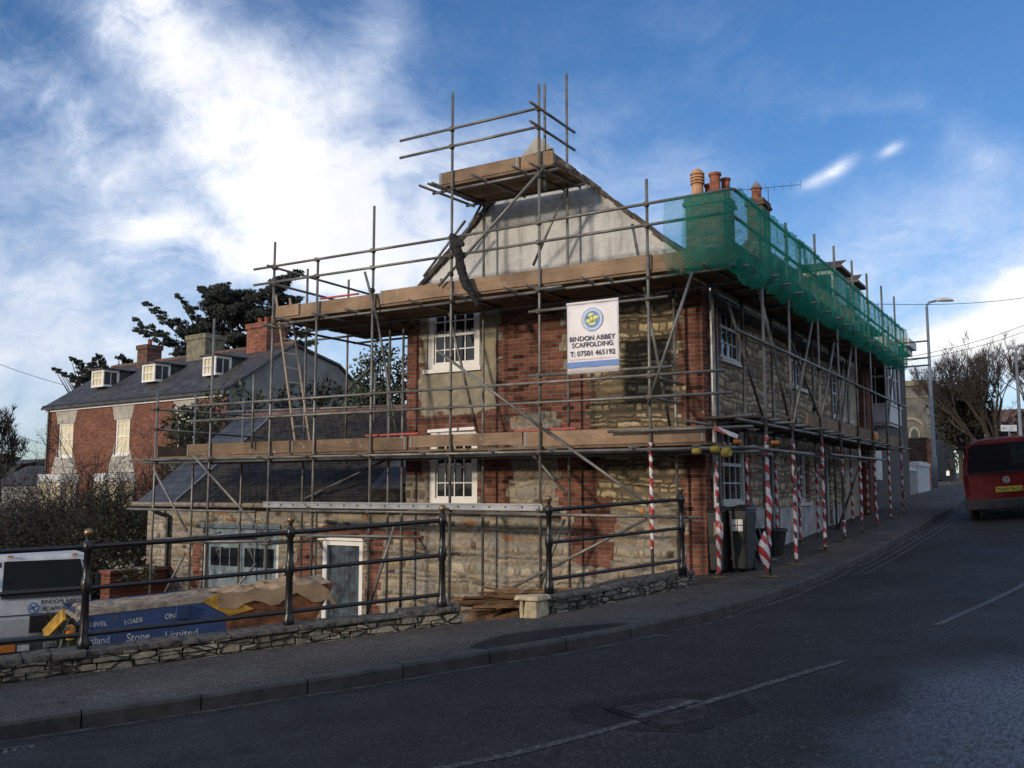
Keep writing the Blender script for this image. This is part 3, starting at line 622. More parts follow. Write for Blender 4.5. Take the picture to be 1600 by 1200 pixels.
# broad terrain reaching the horizon
def terr(x, y):
    base = interp(x, [(-400, -6), (-60, -0.5), (-48, 0.3), (-30, 0.3), (-19, -2.1), (-10, -2.2), (-6.5, -1.9), (-5.0, -0.5), (6, -0.5), (40, 1.0), (400, 20)])
    base += max(0, interp(y, GP) if y > 14 else interp(y, GP)) if x > -6 else 0.0
    if x <= -6 and y > 15: base += (min(y, 150)-15)*0.02+ (1.6 if x > -16 else 0)*min(1, (y-15)/8)
    d = math.hypot(x, y)
    if d > 140: base += (14*min(1, (d-140)/400)*(0.7+0.3*math.sin(math.atan2(y, x)*9+1)))
    return base
gx = [-2600, -1500, -900, -600, -400, -300, -220, -160, -120, -90, -75]+[-66+3*i for i in range(0, 46)]+[80, 110, 150, 220, 300, 400, 600, 900, 1500, 2600]
gy = [-2600, -1200, -600, -300, -150, -90, -60]+[-45+3*i for i in range(0, 66)]+[160, 190, 230, 300, 400, 550, 800, 1200, 2000, 2800]
vs = [(x, y, terr(x, y)) for y in gy for x in gx]; nx = len(gx)
mb = MB(); mb.add(vs, [(j*nx+i, j*nx+i+1, (j+1)*nx+i+1, (j+1)*nx+i) for j in range(len(gy)-1) for i in range(nx-1)])
structure(mb, 'ground', M_hill, smooth=True)

# road markings
def roadz(x, y):
    t = (x-Kx(y))/Rw(y); return G(x, y)-KH+0.05*math.sin(math.pi*max(0, min(1, t)))
def mark(pts, wdt, name='road_marking', mat=M_paint, dz=0.004, n=6):
    mb = MB()
    P = []
    for a, b in zip(pts, pts[1:]):
        for i in range(n): P.append(Vector(a).lerp(Vector(b), i/n))
    P.append(Vector(pts[-1]))
    vs = []
    for i, p in enumerate(P):
        d = (P[min(i+1, len(P)-1)]-P[max(i-1, 0)]).normalized(); sd = Vector((-d.y, d.x))
        for s in (-1, 1):
            q = p+sd*s*wdt/2; vs.append((q.x, q.y, roadz(q.x, q.y)+dz))
    mb.add(vs, [(2*i, 2*i+1, 2*i+3, 2*i+2) for i in range(len(P)-1)])
    o = mb.build(name, mat); o['kind'] = 'structure'; return o
CEN = [(-4.6, 3.0), (-3.9, 4.1), (-3.18, 5.24), (-2.93, 5.85), (-2.54, 6.89), (-1.93, 8.72)]
mark(CEN, 0.085)
mark([(-1.47, 10.78), (-1.15, 12.5), (-0.86, 14.26), (-0.72, 15.6)], 0.085)
mark([(-0.5, 18.5), (-0.4, 22.5)], 0.10); mark([(-0.4, 26), (-0.5, 30)], 0.10)
mark([(-4.29, 9.74), (-4.06, 9.92)], 0.09, n=2)
for off in (0.28, 0.44):
    mark([(Kx(y)+off, y) for y in [15.5+1.2*i for i in range(0, 30)]], 0.045, n=2)
# repair trench with steel plate beside the centre line
mb = MB()
plate = [(-3.35, 6.35), (-2.95, 7.25), (-2.05, 6.95), (-2.35, 6.2)]
def flatpoly(mb, pts, dz):
    mb.add([(x, y, roadz(x, y)+dz) for x, y in pts], [tuple(reversed(range(len(pts))))])
flatpoly(mb, [(-3.45, 6.45), (-3.2, 6.9), (-2.9, 7.25), (-2.35, 7.2), (-2.1, 6.8), (-2.3, 6.1), (-2.75, 6.0), (-3.2, 6.15)], 0.002)
o = mb.build('asphalt_repair', M_patch); o['kind'] = 'structure'
cov = thing('access_cover', 'worn sunken iron access cover set in the road on the centre line', 'access cover', (-2.75, 6.7, roadz(-2.75, 6.7)))
mb = MB(); U = Vector((0.53, 0.85, 0.03)).normalized(); V = Vector((-.85, .53, -.01)).normalized(); Wn = U.cross(V)
Oc = Vector((-2.66, 6.62, roadz(-2.66, 6.62)+0.002))
for i in range(3):
    for j in range(2):
        mb.obox(Oc, U, V, Wn, -0.32+j*0.32, -0.01+j*0.32, -0.32+i*0.215, -0.115+i*0.215, -0.02, 0.004)
mb.build('cover_plate', simple('worn_iron', (0.05, 0.048, 0.047), 0.6, metal=0.4, var=0.5, scale=7, bmp=0.5), cov)
mb = MB()
for a in ((-0.37, -0.34, -0.36, 0.36), (0.33, 0.36, -0.36, 0.36), (-0.34, 0.33, -0.36, -0.34), (-0.34, 0.33, 0.34, 0.36)): mb.obox(Oc, U, V, Wn, *a, -0.03, 0.002)
mb.build('cover_frame', M_patch, cov)
mark([(-2.82, 6.30), (-2.60, 6.92)], 0.09, dz=0.012)
# drain gully in the channel
gl = thing('drain_grate', 'slotted iron drain grate in the gutter at the left of the road', 'drain grate', (-6.85, 4.3, -0.28))
mb = MB(); U = Vector((0.53, 0.85, 0.02)).normalized(); V = Vector((.85, -.53, 0.01)).normalized(); Wn = U.cross(V)*-1
Og = Vector((-6.93, 4.2, 0)); Og.z = roadz(Og.x, Og.y)+0.006
Ud, Vd = U, V; Wd = Vector((0, 0, 1))
for k in range(2): mb.obox(Og, Ud, Vd, Wd, -0.24+k*0.45, -0.21+k*0.45, 0.05, 0.45, -0.03, 0.006)
for k in range(2): mb.obox(Og, Ud, Vd, Wd, -0.21, 0.21, 0.05+k*0.37, 0.08+k*0.37, -0.03, 0.006)
mb.build('grate_frame', M_iron, gl)
mb = MB()
for k in range(7): mb.obox(Og, Ud, Vd, Wd, -0.19+k*0.058, -0.163+k*0.058, 0.08, 0.42, -0.02, 0.003)
mb.obox(Og, Ud, Vd, Wd, -0.21, 0.21, 0.235, 0.265, -0.015, 0.0035)
mb.build('grate_bars', simple('grate_iron', (0.15, 0.14, 0.13), 0.6, metal=0.2, var=0.3), gl)
mb = MB(); mb.obox(Og, Ud, Vd, Wd, -0.21, 0.21, 0.08, 0.42, -0.02, -0.012); mb.build('grate_void', M_blackp, gl)
M_silt = simple('gutter_grit', (0.062, 0.058, 0.053), 0.95, var=0.6, scale=7)
mark([(Kx(y)+.10+.03*math.sin(y*3), y) for y in [1.0+0.25*i for i in range(0, 92)]], 0.10, 'gutter_grit', M_silt, dz=0.003, n=2)
# darker repair strip in the pavement
mb = MB(); pp = []
ysx = [8.15+0.25*i for i in range(8)]
vs = []
for i, y in enumerate(ysx):
    w_ = 0.62*math.sin(math.pi*(i+0.6)/8.2)+0.1
    x1 = Kx(y)-0.15; vs += [(x1-w_, y, G(x1-w_, y)+0.004), (x1, y, G(x1, y)+0.004)]
mb.add(vs, [(2*i, 2*i+1, 2*i+3, 2*i+2) for i in range(7)])
o = mb.build('pavement_repair', M_patch); o['kind'] = 'structure'

# ------------------------------------------------------------------ low stone walls
def wall_pts(y0, y1, n):
    out = []
    for i in range(n+1):
        y = y0+(y1-y0)*i/n; out.append(Vector((Wx(y), y, 0)))
    return out
def stone_wall(name, label, y0, y1, H, TH_, endcap=False, seed=1, mat=None):
    rr = random.Random(seed); pts = wall_pts(y0, y1, max(6, int((y1-y0)/0.35)))
    root = thing(name, label, 'low wall', (pts[len(pts)//2].x-TH_/2, pts[len(pts)//2].y, G(pts[len(pts)//2].x, pts[len(pts)//2].y)))
    core = MB(); cop = MB(); st = MB()
    def frame(s):
        L = 0
        for a, b in zip(pts, pts[1:]):
            l = (b-a).length
            if L+l >= s: 
                d = (b-a).normalized(); return a+d*(s-L), d, Vector((-d.y, d.x, 0))
            L += l
        d = (pts[-1]-pts[-2]).normalized(); return pts[-1].copy(), d, Vector((-d.y, d.x, 0))
    total = sum((b-a).length for a, b in zip(pts, pts[1:]))
    def P(s, o, z):
        p, d, n = frame(min(max(s, 0), total)); q = p+n*o
        return (q.x, q.y, G(p.x, p.y)+z)
    n = max(8, int(total/0.4))
    vs = []
    for i in range(n+1):
        s = total*i/n
        vs += [P(s, 0.03, -0.3), P(s, 0.03, H-0.05), P(s, TH_-0.03, H-0.05), P(s, TH_-0.03, -2.2)]
    core.add(vs, [(4*i+a, 4*i+b, 4*i+4+b, 4*i+4+a) for i in range(n) for a, b in ((0, 1), (1, 2), (2, 3))]+[(3, 2, 1, 0), tuple(4*n+k for k in range(4))])
    core.build('wall_core', M_earth, root)
    z = -0.04
    while z < H-0.07:
        h = rr.uniform(0.045, 0.085); s = rr.uniform(-0.2, 0)
        while s < total:
            L = rr.uniform(0.10, 0.38); a, b = max(0, s+0.006), min(total, s+L-0.006)
            if b-a > 0.03:
                o = rr.uniform(-0.016, 0.012); zt = min(z+h-0.008, H-0.05); j = lambda: rr.uniform(-.008, .008)
                A = [P(a, o+j(), z+j()), P(b, o+j(), z+j()), P(b, 0.09, z), P(a, 0.09, z), P(a+abs(j()), o+j(), zt+j()), P(b-abs(j()), o+j(), zt+j()), P(b, 0.09, zt), P(a, 0.09, zt)]
                st.hexa(A)
            s += L
        z += h
    st.build('stone_courses', mat or M_wall, root, bevel=0.006)
    s = 0.0
    while s < total:
        L = rr.uniform(0.16, 0.75); a, b = s+0.003, min(total, s+L)-0.004
        if b-a > 0.05:
            o0 = rr.uniform(-0.045, 0.0); o1 = TH_+rr.uniform(-0.01, 0.03); t0 = H+rr.uniform(-0.022, 0.012); t1 = t0+rr.uniform(-0.015, 0.015)
            cop.hexa([P(a, o0, H-0.055), P(b, o0+rr.uniform(-.01, .01), H-0.055), P(b, o1, H-0.055), P(a, o1, H-0.055), P(a, o0+.01, t0), P(b, o0+.01+rr.uniform(-.01, .01), t1), P(b, o1-.01, t1), P(a, o1-.01, t0)])
        s += L
    cop.build('coping', M_coping, root, bevel=0.012)
    return root
stone_wall('low_stone_wall', 'long low dark rubble wall under the railing, running left from the gateway', -6.0, 9.55, 0.21, 0.36, seed=4)
stone_wall('low_stone_wall', 'short low rubble wall between the lit end pier and the corner of the cottage', 10.42, 13.45, 0.22, 0.34, seed=9)
pier = thing('stone_pier', 'small pale limestone pier at the gateway, lit by the sun', 'stone pier', (-5.98, 10.28, G(-5.98, 10.28)))
mb = MB(); z0 = G(-5.98, 10.28)
rr = random.Random(2)
for (a, b, zz0, zz1) in ((-6.055, -5.99, 0.0, 0.10), (-5.98, -5.80, 0.0, 0.19), (-6.055, -5.99, 0.105, 0.19)):
    mb.hexa([(a+rr.uniform(-.01, .01), 10.12+rr.uniform(-.015, .01), z0-0.05+zz0), (b, 10.12, z0-0.05+zz0), (b, 10.44, z0-0.05+zz0), (a, 10.44, z0-0.05+zz0),
             (a+.01, 10.13, z0+zz1), (b-.008, 10.125, z0+zz1), (b-.008, 10.44, z0+zz1), (a+.01, 10.44, z0+zz1)])
mb.build('pier_blocks', M_palestone, pier, bevel=0.015)
mb = MB(); mb.hexa([(-6.11, 10.08, z0+.20), (-5.76, 10.09, z0+.20), (-5.76, 10.44, z0+.20), (-6.10, 10.44, z0+.20), (-6.09, 10.10, z0+.255), (-5.78, 10.115, z0+.262), (-5.78, 10.42, z0+.262), (-6.08, 10.42, z0+.25)])
mb.build('pier_cap', M_palestone, pier, bevel=0.02)

# ------------------------------------------------------------------ iron railing
def railing(label, posts, ext_start=None, label_cat='railing'):
    mid = posts[len(posts)//2]
    root = thing('iron_railing', label, label_cat, mid)
    for p in posts:
        b = Vector(p)
        mb = MB(); mb.lathe(b, [(0.062, -0.03), (0.062, 0.10), (0.05, 0.13), (0.044, 0.17), (0.044, 0.24), (0.040, 0.26), (0.037, 0.56), (0.045, 0.575), (0.052, 0.62), (0.052, 0.68), (0.045, 0.72), (0.036, 0.735),
                                (0.034, 0.98), (0.050, 0.995), (0.052, 1.045), (0.046, 1.085), (0.026, 1.10), (0.022, 1.125), (0.030, 1.13), (0.022, 1.14)], 14)
        po = mb.build('post', M_iron, root, smooth=True)
        mb = MB(); mb.lathe(b+Vector((0, 0, 1.14)), [(0.004+0.042*math.sin(math.pi*k/8), 0.042-0.042*math.cos(math.pi*k/8)) for k in range(9)], 14)
        mb.build('ball_finial', M_brass, po, smooth=True)
    for hz, r in ((0.175, 0.024), (0.63, 0.024), (1.04, 0.027)):
        mb = MB(); P = [Vector(p)+Vector((0, 0, hz)) for p in posts]
        if ext_start: P = [Vector(ext_start)+Vector((0, 0, hz))]+P
        for a, b in zip(P, P[1:]): mb.tube(a, b, r, 10)
        mb.build('rail', M_iron, root, smooth=False)
RP = [(-8.7, 6.1, 0.0), (-7.67, 7.89, 0.10), (-6.67, 9.39, 0.21)]
railing('long black iron railing with tarnished ball finials on the low wall beside the yard', [(-10.6, 3.0, -0.12)]+RP, ext_start=(-12.4, 0.1, -0.3))
railing('short black iron railing with ball finials in front of the cottage corner', [(-5.92, 10.65, 0.32), (-5.10, 13.1, 0.44)])
# ------------------------------------------------------------------ buildings
def wallgrid(mb, O, U, V, N, us, vs, holes, reveal=0.14):
    """front face cut by lines us x vs, leaving holes, with reveals going back"""
    O = Vector(O); U = Vector(U); V = Vector(V); N = Vector(N)
    us = sorted(set(us+[h[0] for h in holes]+[h[1] for h in holes])); vs = sorted(set(vs+[h[2] for h in holes]+[h[3] for h in holes]))
    for a, b in zip(us, us[1:]):
        for c, d in zip(vs, vs[1:]):
            cu, cv = (a+b)/2, (c+d)/2
            if any(h[0] < cu < h[1] and h[2] < cv < h[3] for h in holes): continue
            mb.add([O+U*a+V*c, O+U*b+V*c, O+U*b+V*d, O+U*a+V*d], [(0, 1, 2, 3)])
    for (a, b, c, d) in holes:
        for (p, q) in (((a, c), (b, c)), ((b, c), (b, d)), ((b, d), (a, d)), ((a, d), (a, c))):
            P = O+U*p[0]+V*p[1]; Q = O+U*q[0]+V*q[1]
            mb.add([P, Q, Q-N*reveal, P-N*reveal], [(0, 1, 2, 3)])
Z = Vector((0, 0, 1))
def sash(parent, O, U, N, w, h, cols=3, rows=4, frame=0.09, inset=0.10, mat=None, glassm=None, sill=True, bar=0.022, blind=None, name='window'):
    """O = bottom-left of the opening on the wall face"""
    O = Vector(O); U = Vector(U); N = Vector(N); mat = mat or M_trim
    mb = MB(); f0, f1 = -inset-0.05, -inset+0.02
    for (a, b, c, d) in ((0, frame, 0, h), (w-frame, w, 0, h), (frame, w-frame, 0, frame*0.8), (frame, w-frame, h-frame*0.7, h)):
        mb.obox(O, U, Z, N, a, b, c, d, f0, f1)
    gw = w-2*frame; gh = h-frame*1.5; z0 = frame*0.8
    mb.obox(O, U, Z, N, frame, w-frame, z0+gh/2-0.022, z0+gh/2+0.022, f0, f1-0.012)
    for st in range(2):
        o1 = f1-0.022-0.018*(1-st)
        zz = z0+st*gh/2
        for sx0 in (frame, w-frame-0.03): mb.obox(O, U, Z, N, sx0, sx0+0.03, zz+.001, zz+gh/2-.001, f0+.002, o1)
        mb.obox(O, U, Z, N, frame+.03, w-frame-.03, zz+.001, zz+0.035, f0+.003, o1-.002)
    for i in range(1, cols):
        x = frame+gw*i/cols; mb.obox(O, U, Z, N, x-bar/2, x+bar/2, z0, z0+gh, f0+.004, f1-0.035)
    for j in range(1, rows):
        if j*2 == rows: continue
        zz = z0+gh*j/rows; mb.obox(O, U, Z, N, frame, w-frame, zz-bar/2, zz+bar/2, f0+.006, f1-0.038)
    wn = mb.build(name, mat, parent)
    mb = MB(); mb.obox(O, U, Z, N, frame*0.6, w-frame*0.6, frame*0.4, h-frame*0.4, -inset-0.045, -inset-0.035); mb.build('pane', glassm or M_glass, wn)
    if blind: 
        mb = MB(); mb.obox(O, U, Z, N, frame*0.6, w-frame*0.6, h*blind, h-frame*.4, -inset-0.034, -inset-0.031); mb.build('blind', M_palepane, wn)
    if sill:
        mb = MB(); mb.obox(O, U, Z, N, -0.06, w+0.06, -0.075, -0.002, -inset, 0.06); mb.build('sill', mat, wn)
    return wn

# ---- the stone cottage (gable end towards the viewer, long side on the street)
cot = thing('stone_cottage', 'old stone and brick cottage wrapped in scaffolding, white rendered gable end towards the yard', 'house', (-8.3, 19.5, 0.2))
YF = 14.68; XL, XR, RX, RZ, EZ = -11.3, -5.3, -8.3, 7.9, 5.28
mb = MB()
wallgrid(mb, (0, YF, 0), (1, 0, 0), (0, 0, 1), (0, -1, 0), [XL, XR], [-1.8, EZ], [(-10.82, -9.62, 3.90, 5.18), (-10.76, -9.66, 1.36, 2.70)])
mb.add([(XL, YF, EZ), (XR, YF, EZ), (RX, YF, RZ)], [(0, 1, 2)])
mb.build('gable_wall', M_gable, cot)
mb = MB(); mb.add([(XL, YF, -1.8), (XL, 24.8, -1.8), (XL, 24.8, EZ), (XL, YF, EZ)], [(0, 1, 2, 3)]); mb.build('side_wall', brickmat('side_brick', (0, 1, 0), (0.24, 0.06, 0.035), (0.15, 0.04, 0.025), (0.18, 0.14, 0.11)), cot)
mb = MB(); mb.box(XL+0.5, XR-0.5, YF+0.5, 24.7, -1.5, 5.0); mb.add([(XL+.3, YF+.4, EZ-.1), (XR-.3, YF+.4, EZ-.1), (RX, YF+.4, RZ-.4), (XL+.3, 24.7, EZ-.1), (XR-.3, 24.7, EZ-.1), (RX, 24.7, RZ-.4)], [(0, 1, 2), (3, 5, 4)])
mb.build('interior_core', M_blackp, cot)
SW = [(15.55, 16.85, 3.86, 5.02), (20.0, 21.12, 3.80, 4.95), (15.50, 16.88, 1.36, 2.72), (19.98, 21.1, 1.36, 2.42), (23.6, 24.6, 3.4, 4.6)]
DOORS = [(17.75, 18.75, 0.1, 2.35), (22.3, 23.2, 0.3, 2.6)]
mb = MB(); wallgrid(mb, (XR, 0, 0), (0, 1, 0), (0, 0, 1), (1, 0, 0), [YF, 15.05, 24.8], [-0.5, 1.32, 5.3], [tuple(h) for h in SW+DOORS], reveal=0.16)
front = mb.build('street_wall', M_streetstone, cot)
mb = MB()
for k, z in enumerate([i*0.225-0.0 for i in range(24)]):                     # toothed brick quoins at the corner and round the windows
    wq = 0.34 if k % 2 else 0.23
    mb.box(XR, XR+0.008, YF+0.002, YF+wq, z, min(z+0.224, 5.28))
mb.build('brick_quoins', M_brickx, cot)
for (a, b, c, d) in SW[:4]:
  for sd in (0, 1):
    mb = MB()
    for k in range(int((d-c)/0.15)):
        wq = 0.22 if k % 2 else 0.12
        z = c+k*0.15
        if z > 1.30:
            if sd: mb.box(XR, XR+0.006, b+0.01, b+wq, z, z+0.149)
            else: mb.box(XR, XR+0.006, a-wq, a-0.01, z, z+0.149)
    mb.build('window_quoins', M_brickx, cot)
mb = MB()
ed = [15.05, 17.74, 18.76, 22.29, 23.21, 24.78]
for a, b in ((15.05, 17.74), (18.76, 22.29), (23.21, 24.78)): mb.box(XR+0.001, XR+0.03, a, b, -0.2, 1.27)
mb.build('render_plinth', M_render_lo, cot)
for (a, b, c, d), (cc, rw) in zip(SW, [(4, 4), (4, 4), (4, 4), (4, 4), (3, 4)]):
    sash(cot, (XR, a, c), (0, 1, 0), (1, 0, 0), b-a, d-c, cc, rw, frame=0.08, inset=0.08, mat=M_trimold)
sash(cot, (-10.82, YF, 3.90), (1, 0, 0), (0, -1, 0), 1.2, 1.28, 4, 4, frame=0.13, inset=0.05)
sash(cot, (-10.76, YF, 1.36), (1, 0, 0), (0, -1, 0), 1.10, 1.34, 4, 4, frame=0.13, inset=0.05)
for (a, b, c, d) in DOORS:
    mb = MB(); mb.box(XR-0.14, XR-0.09, a+0.06, b-0.06, c, d-0.06)
    for q in range(2):
        for r_ in range(3): mb.box(XR-0.09, XR-0.08, a+0.14+q*(b-a-0.2)/2, a+0.06+(q+1)*(b-a-0.14)/2-0.04, c+0.15+r_*0.68, c+0.72+r_*0.68)
    dd = mb.build('door', simple('dark_door_paint', (0.02, 0.02, 0.022), 0.4), cot)
    mb = MB(); mb.box(XR-0.15, XR-0.05, a, a+0.06, c, d); mb.box(XR-0.15, XR-0.05, b-0.06, b, c, d); mb.box(XR-0.15, XR-0.05, a+.06, b-.06, d-0.06, d); mb.build('door_frame', M_trimold, dd)
# roof
Sr = Vector((XR-RX, 0, EZ-RZ)); 
def roofslab(mb, ridge, eave, y0, y1, th=0.10):
    a = Vector((ridge[0], 0, ridge[1])); b = Vector((eave[0], 0, eave[1])); d = (b-a).normalized(); n = Vector((-d.z, 0, d.x)); n = n if n.z > 0 else -n
    b2 = b+d*0.22
    n = n*1.0; a = a-n*th; b2 = b2-n*th; P = [a, b2, b2+n*(th+.015), a+n*(th+.015)]
    mb.prism([Vector((p.x, y0, p.z)) for p in P], (0, y1-y0, 0))
dR = Vector((XR-RX, 0, EZ-RZ)).normalized()
M_slR = slate_mat('cottage_tiles', (0, 1, 0), tuple(-dR), [(0.10, 0.075, 0.06), (0.07, 0.055, 0.045)], moss=0.4)
mb = MB(); roofslab(mb, (RX, RZ-.42), (XR, EZ-.42), YF+0.26, 24.8); roofslab(mb, (RX, RZ-.42), (XL, EZ-.42), YF+0.26, 24.8)
roof = mb.build('roof', M_slR, cot)
rr = random.Random(12); mb = MB()
for sgn, ex in ((1, XR), (-1, XL)):
    d = Vector((ex-RX, 0, EZ-RZ)); L = d.length; d.normalize(); n = Vector((-d.z, 0, d.x)); n = n if n.z > 0 else -n
    s = 0.0
    while s < L+0.15:
        l = rr.uniform(0.16, 0.28); o = rr.uniform(-0.02, 0.03); drop = rr.uniform(0.0, 0.045)
        mb.obox(Vector((RX, YF-0.04, RZ)), d, n, Vector((0, -1, 0)), s, s+l-0.004, -0.035-drop, 0.022+o*.5, -0.03, 0.03+rr.uniform(0, .02))
        s += l
mb.build('verge_tiles', simple('broken_verge', (0.085, 0.068, 0.058), 0.9, var=0.5, scale=9), roof)
mb = MB()
for ex in (XR, XL): mb.prism([(RX, YF+.002, RZ), (ex, YF+.002, EZ), (ex, YF+.002, EZ-.45), (RX, YF+.002, RZ-.52)], (0, .26, 0))
mb.build('gable_parapet', M_gable, roof)
mb = MB(); y = YF+0.28
while y < 24.7:
    mb.tube((RX, y, RZ-0.45), (RX, y+0.43, RZ-0.45+rr.uniform(-.006, .006)), 0.09, 10); y += 0.45
mb.build('ridge_tiles', M_tile, roof)
mb = MB(); mb.prism([(RX-0.02, YF-0.10, RZ+0.13), (RX-0.36, YF-0.10, RZ-0.20), (RX+0.30, YF-0.10, RZ-0.16)], (0, 0.07, 0)); mb.build('verge_mortar', M_stonetrim, roof)

def chimney(parent, x0, x1, y0, y1, z0, z1, mat, name='chimney', cap=0.06):
    mb = MB(); mb.box(x0, x1, y0, y1, z0, z1-0.22); mb.box(x0-cap, x1+cap, y0-cap, y1+cap, z1-0.22, z1-0.13); mb.box(x0-cap*.4, x1+cap*.4, y0-cap*.4, y1+cap*.4, z1-0.13, z1)
    return mb.build(name, mat, parent)
M_chbrick = brickmat('chimney_brick', (1, 0.4, 0), (0.16, 0.085, 0.05), (0.10, 0.06, 0.04), (0.12, 0.10, 0.08))
ch = chimney(roof, -8.72, -7.70, 23.1, 24.0, 6.6, 9.2, M_chbrick)
def pot(parent, x, y, z, r, h, mat, banded=False, cone=False):
    prof = [(r*1.15, 0), (r*1.15, 0.06), (r, 0.09), (r*0.92, h*0.55)]
    if banded:
        zz = h*0.55
        for k in range(4): prof += [(r*1.18, zz), (r*1.18, zz+h*0.05), (r*0.92, zz+h*0.07), (r*0.92, zz+h*0.10)]; zz += h*0.10
        prof += [(r*0.8, h), (r*0.4, h*1.04)]
    else: prof += [(r*0.92, h*0.88), (r*1.12, h*0.9), (r*1.12, h), (r*0.8, h)]
    mb = MB(); mb.lathe((x, y, z), prof, 14); o = mb.build('chimney_pot', mat, parent, smooth=False)
    if cone:
        mb = MB(); mb.lathe((x, y, z+h), [(r*1.15, 0.0), (0.01, 0.26)], 10); mb.build('cowl', M_alu, o)
pot(ch, -8.50, 23.45, 9.2, 0.16, 0.82, M_terrapale, banded=True)
pot(ch, -8.30, 23.8, 9.2, 0.13, 0.50, M_terracotta)
pot(ch, -8.02, 23.45, 9.2, 0.15, 0.66, M_terracotta); pot(ch, -7.86, 23.82, 9.2, 0.12, 0.60, M_terracotta)
# downpipe and gutter
mb = MB(); mb.tube((XR+0.07, YF+0.27, 5.05), (XR+0.07, YF+0.27, 0.28), 0.042, 10)
for z in (1.2, 2.9, 4.4): mb.tube((XR+0.07, YF+0.27, z), (XR+0.07, YF+0.27, z+0.05), 0.053, 10)
mb.build('downpipe', M_pvc, cot, smooth=False)
mb = MB(); mb.tube((XR+0.10, YF+0.0, 5.16), (XR+0.10, 24.7, 5.16), 0.055, 8); mb.build('gutter', M_blackp, cot)
mb = MB(); mb.tube((XR+0.05, 15.22, 5.1), (XR+0.05, 15.22, 0.4), 0.03, 8); mb.build('soil_pipe', M_galvpost, cot)

# ---- cream rendered house next along the street
crm = thing('cream_house', 'narrow cream rendered terraced house beyond the stone cottage behind the scaffold', 'house', (-8.3, 25.9, 0.8))
mb = MB(); wallgrid(mb, (XR, 0, 0), (0, 1, 0), (0, 0, 1), (1, 0, 0), [24.8, 26.5], [-.2, 5.5], [(25.1, 25.7, 3.4, 4.7)]); mb.add([(XR, 26.5, -.2), (XR, 27.3, -.2), (XR, 27.3, 5.5), (XR, 26.5, 5.5)], [(0, 1, 2, 3)]); mb.build('street_wall', M_cream, crm)
mb = MB(); mb.box(XR, XR+0.25, 26.5, 27.2, 0.3, 5.5); mb.build('brick_pilaster', M_brickx, crm)
sash(crm, (XR, 25.1, 3.4), (0, 1, 0), (1, 0, 0), 0.6, 1.3, 2, 4, frame=0.06, mat=M_trimold)
mb = MB(); roofslab(mb, (RX, 8.3), (XR, 5.5), 24.82, 27.3); roofslab(mb, (RX, 8.3), (XL, 5.5), 24.82, 27.3); mb.build('roof', M_slR, crm)
mb = MB(); mb.box(XL, -5.6, 24.9, 27.2, -.5, 5.5); mb.build('rear_wall', M_cream, crm)
# ---- bay fronted house
bay = thing('bay_house', 'dark terraced house with a white first floor bay beyond the scaffold', 'house', (-8.0, 30.5, 1.0))
mb = MB(); mb.box(XL, XR-0.004, 27.3, 34.6, -.5, 6.4); mb.build('walls', simple('dark_render', (0.075, 0.068, 0.06), 0.9, var=0.2), bay)
mb = MB(); roofslab(mb, (RX, 9.1), (XR, 6.4), 27.3, 34.7, 0.12); roofslab(mb, (RX, 9.1), (XL, 6.4), 27.3, 34.7, 0.12); mb.add([(XL, 27.29, 6.4), (XR, 27.29, 6.4), (RX, 27.29, 9.1), (XL, 34.65, 6.4), (XR, 34.65, 6.4), (RX, 34.65, 9.1)], [(0, 1, 2), (3, 5, 4)])
rb = mb.build('roof', M_slR, bay)
ch2 = chimney(rb, -8.78, -8.28, 28.6, 29.4, 8.4, 10.65, M_chbrick)
pot(ch2, -8.55, 28.9, 10.65, 0.16, 0.42, M_terracotta, cone=True)
for (y0, y1) in ((30.4, 31.8), (32.9, 34.1)):
    mb = MB(); mb.box(-7.6, -6.55, y0, y1, 7.3, 8.55); d_ = mb.build('dormer', M_trimold, rb)
    mb = MB(); mb.box(-7.8, -6.35, y0-0.15, y1+0.15, 8.55, 8.63); mb.prism([(-7.8, y0-.12, 8.63), (-6.35, y0-.12, 8.63), (-6.35, (y0+y1)/2, 8.95), (-7.8, (y0+y1)/2, 8.95)], (0, 0.02, 0)); mb.build('dormer_roof', M_slR, d_)
    mb = MB(); mb.box(-6.55, -6.54, y0+0.15, y1-0.15, 7.5, 8.4); mb.box(-7.4, -6.7, y0-0.01, y0, 7.6, 8.4); mb.build('dormer_pane', M_glass, d_)
mb = MB(); mb.box(XR, XR+0.38, 33.2, 34.75, 6.35, 6.6); mb.box(XR-.3, XR+0.25, 33.4, 34.7, 6.15, 6.35); mb.build('cornice', M_trimold, bay)
BX = -4.62; BY0, BY1 = 27.30, 29.15
mb = MB(); mb.box(XR, BX, BY0, BY1, 3.45, 3.92); mb.box(XR, BX-.05, BY0+.05, BY1-.05, 3.38, 3.45); mb.box(XR, BX+.03, BY0-.03, BY1+.03, 3.92, 3.97); mb.box(XR, BX, BY0, BY1, 5.45, 5.8)
for (x, y) in ((XR, BY0), (BX-.09, BY0), (BX-.09, BY1-.09)): mb.box(x, x+.09, y, y+.09, 3.97, 5.45)
for y in (27.85, 28.5): mb.box(BX-.09, BX-.01, y, y+.08, 3.97, 5.45)
mb.box(XR+.09, BX-.09, BY0+.02, BY0+.06, 4.68, 4.74); mb.box((XR+BX)/2-.012, (XR+BX)/2+.012, BY0+.03, BY0+.05, 3.97, 5.45)
mb.box(BX-.07, BX-.03, BY0+.1, BY1-.1, 4.68, 4.74)
bw = mb.build('bay_window', simple('greyed_white_paint', (0.56, 0.56, 0.57), 0.6, var=0.1), bay)
mb = MB(); mb.box(BX-0.06, BX-0.05, BY0+.09, BY1-.09, 3.98, 5.44); mb.build('pane', M_glass, bw)
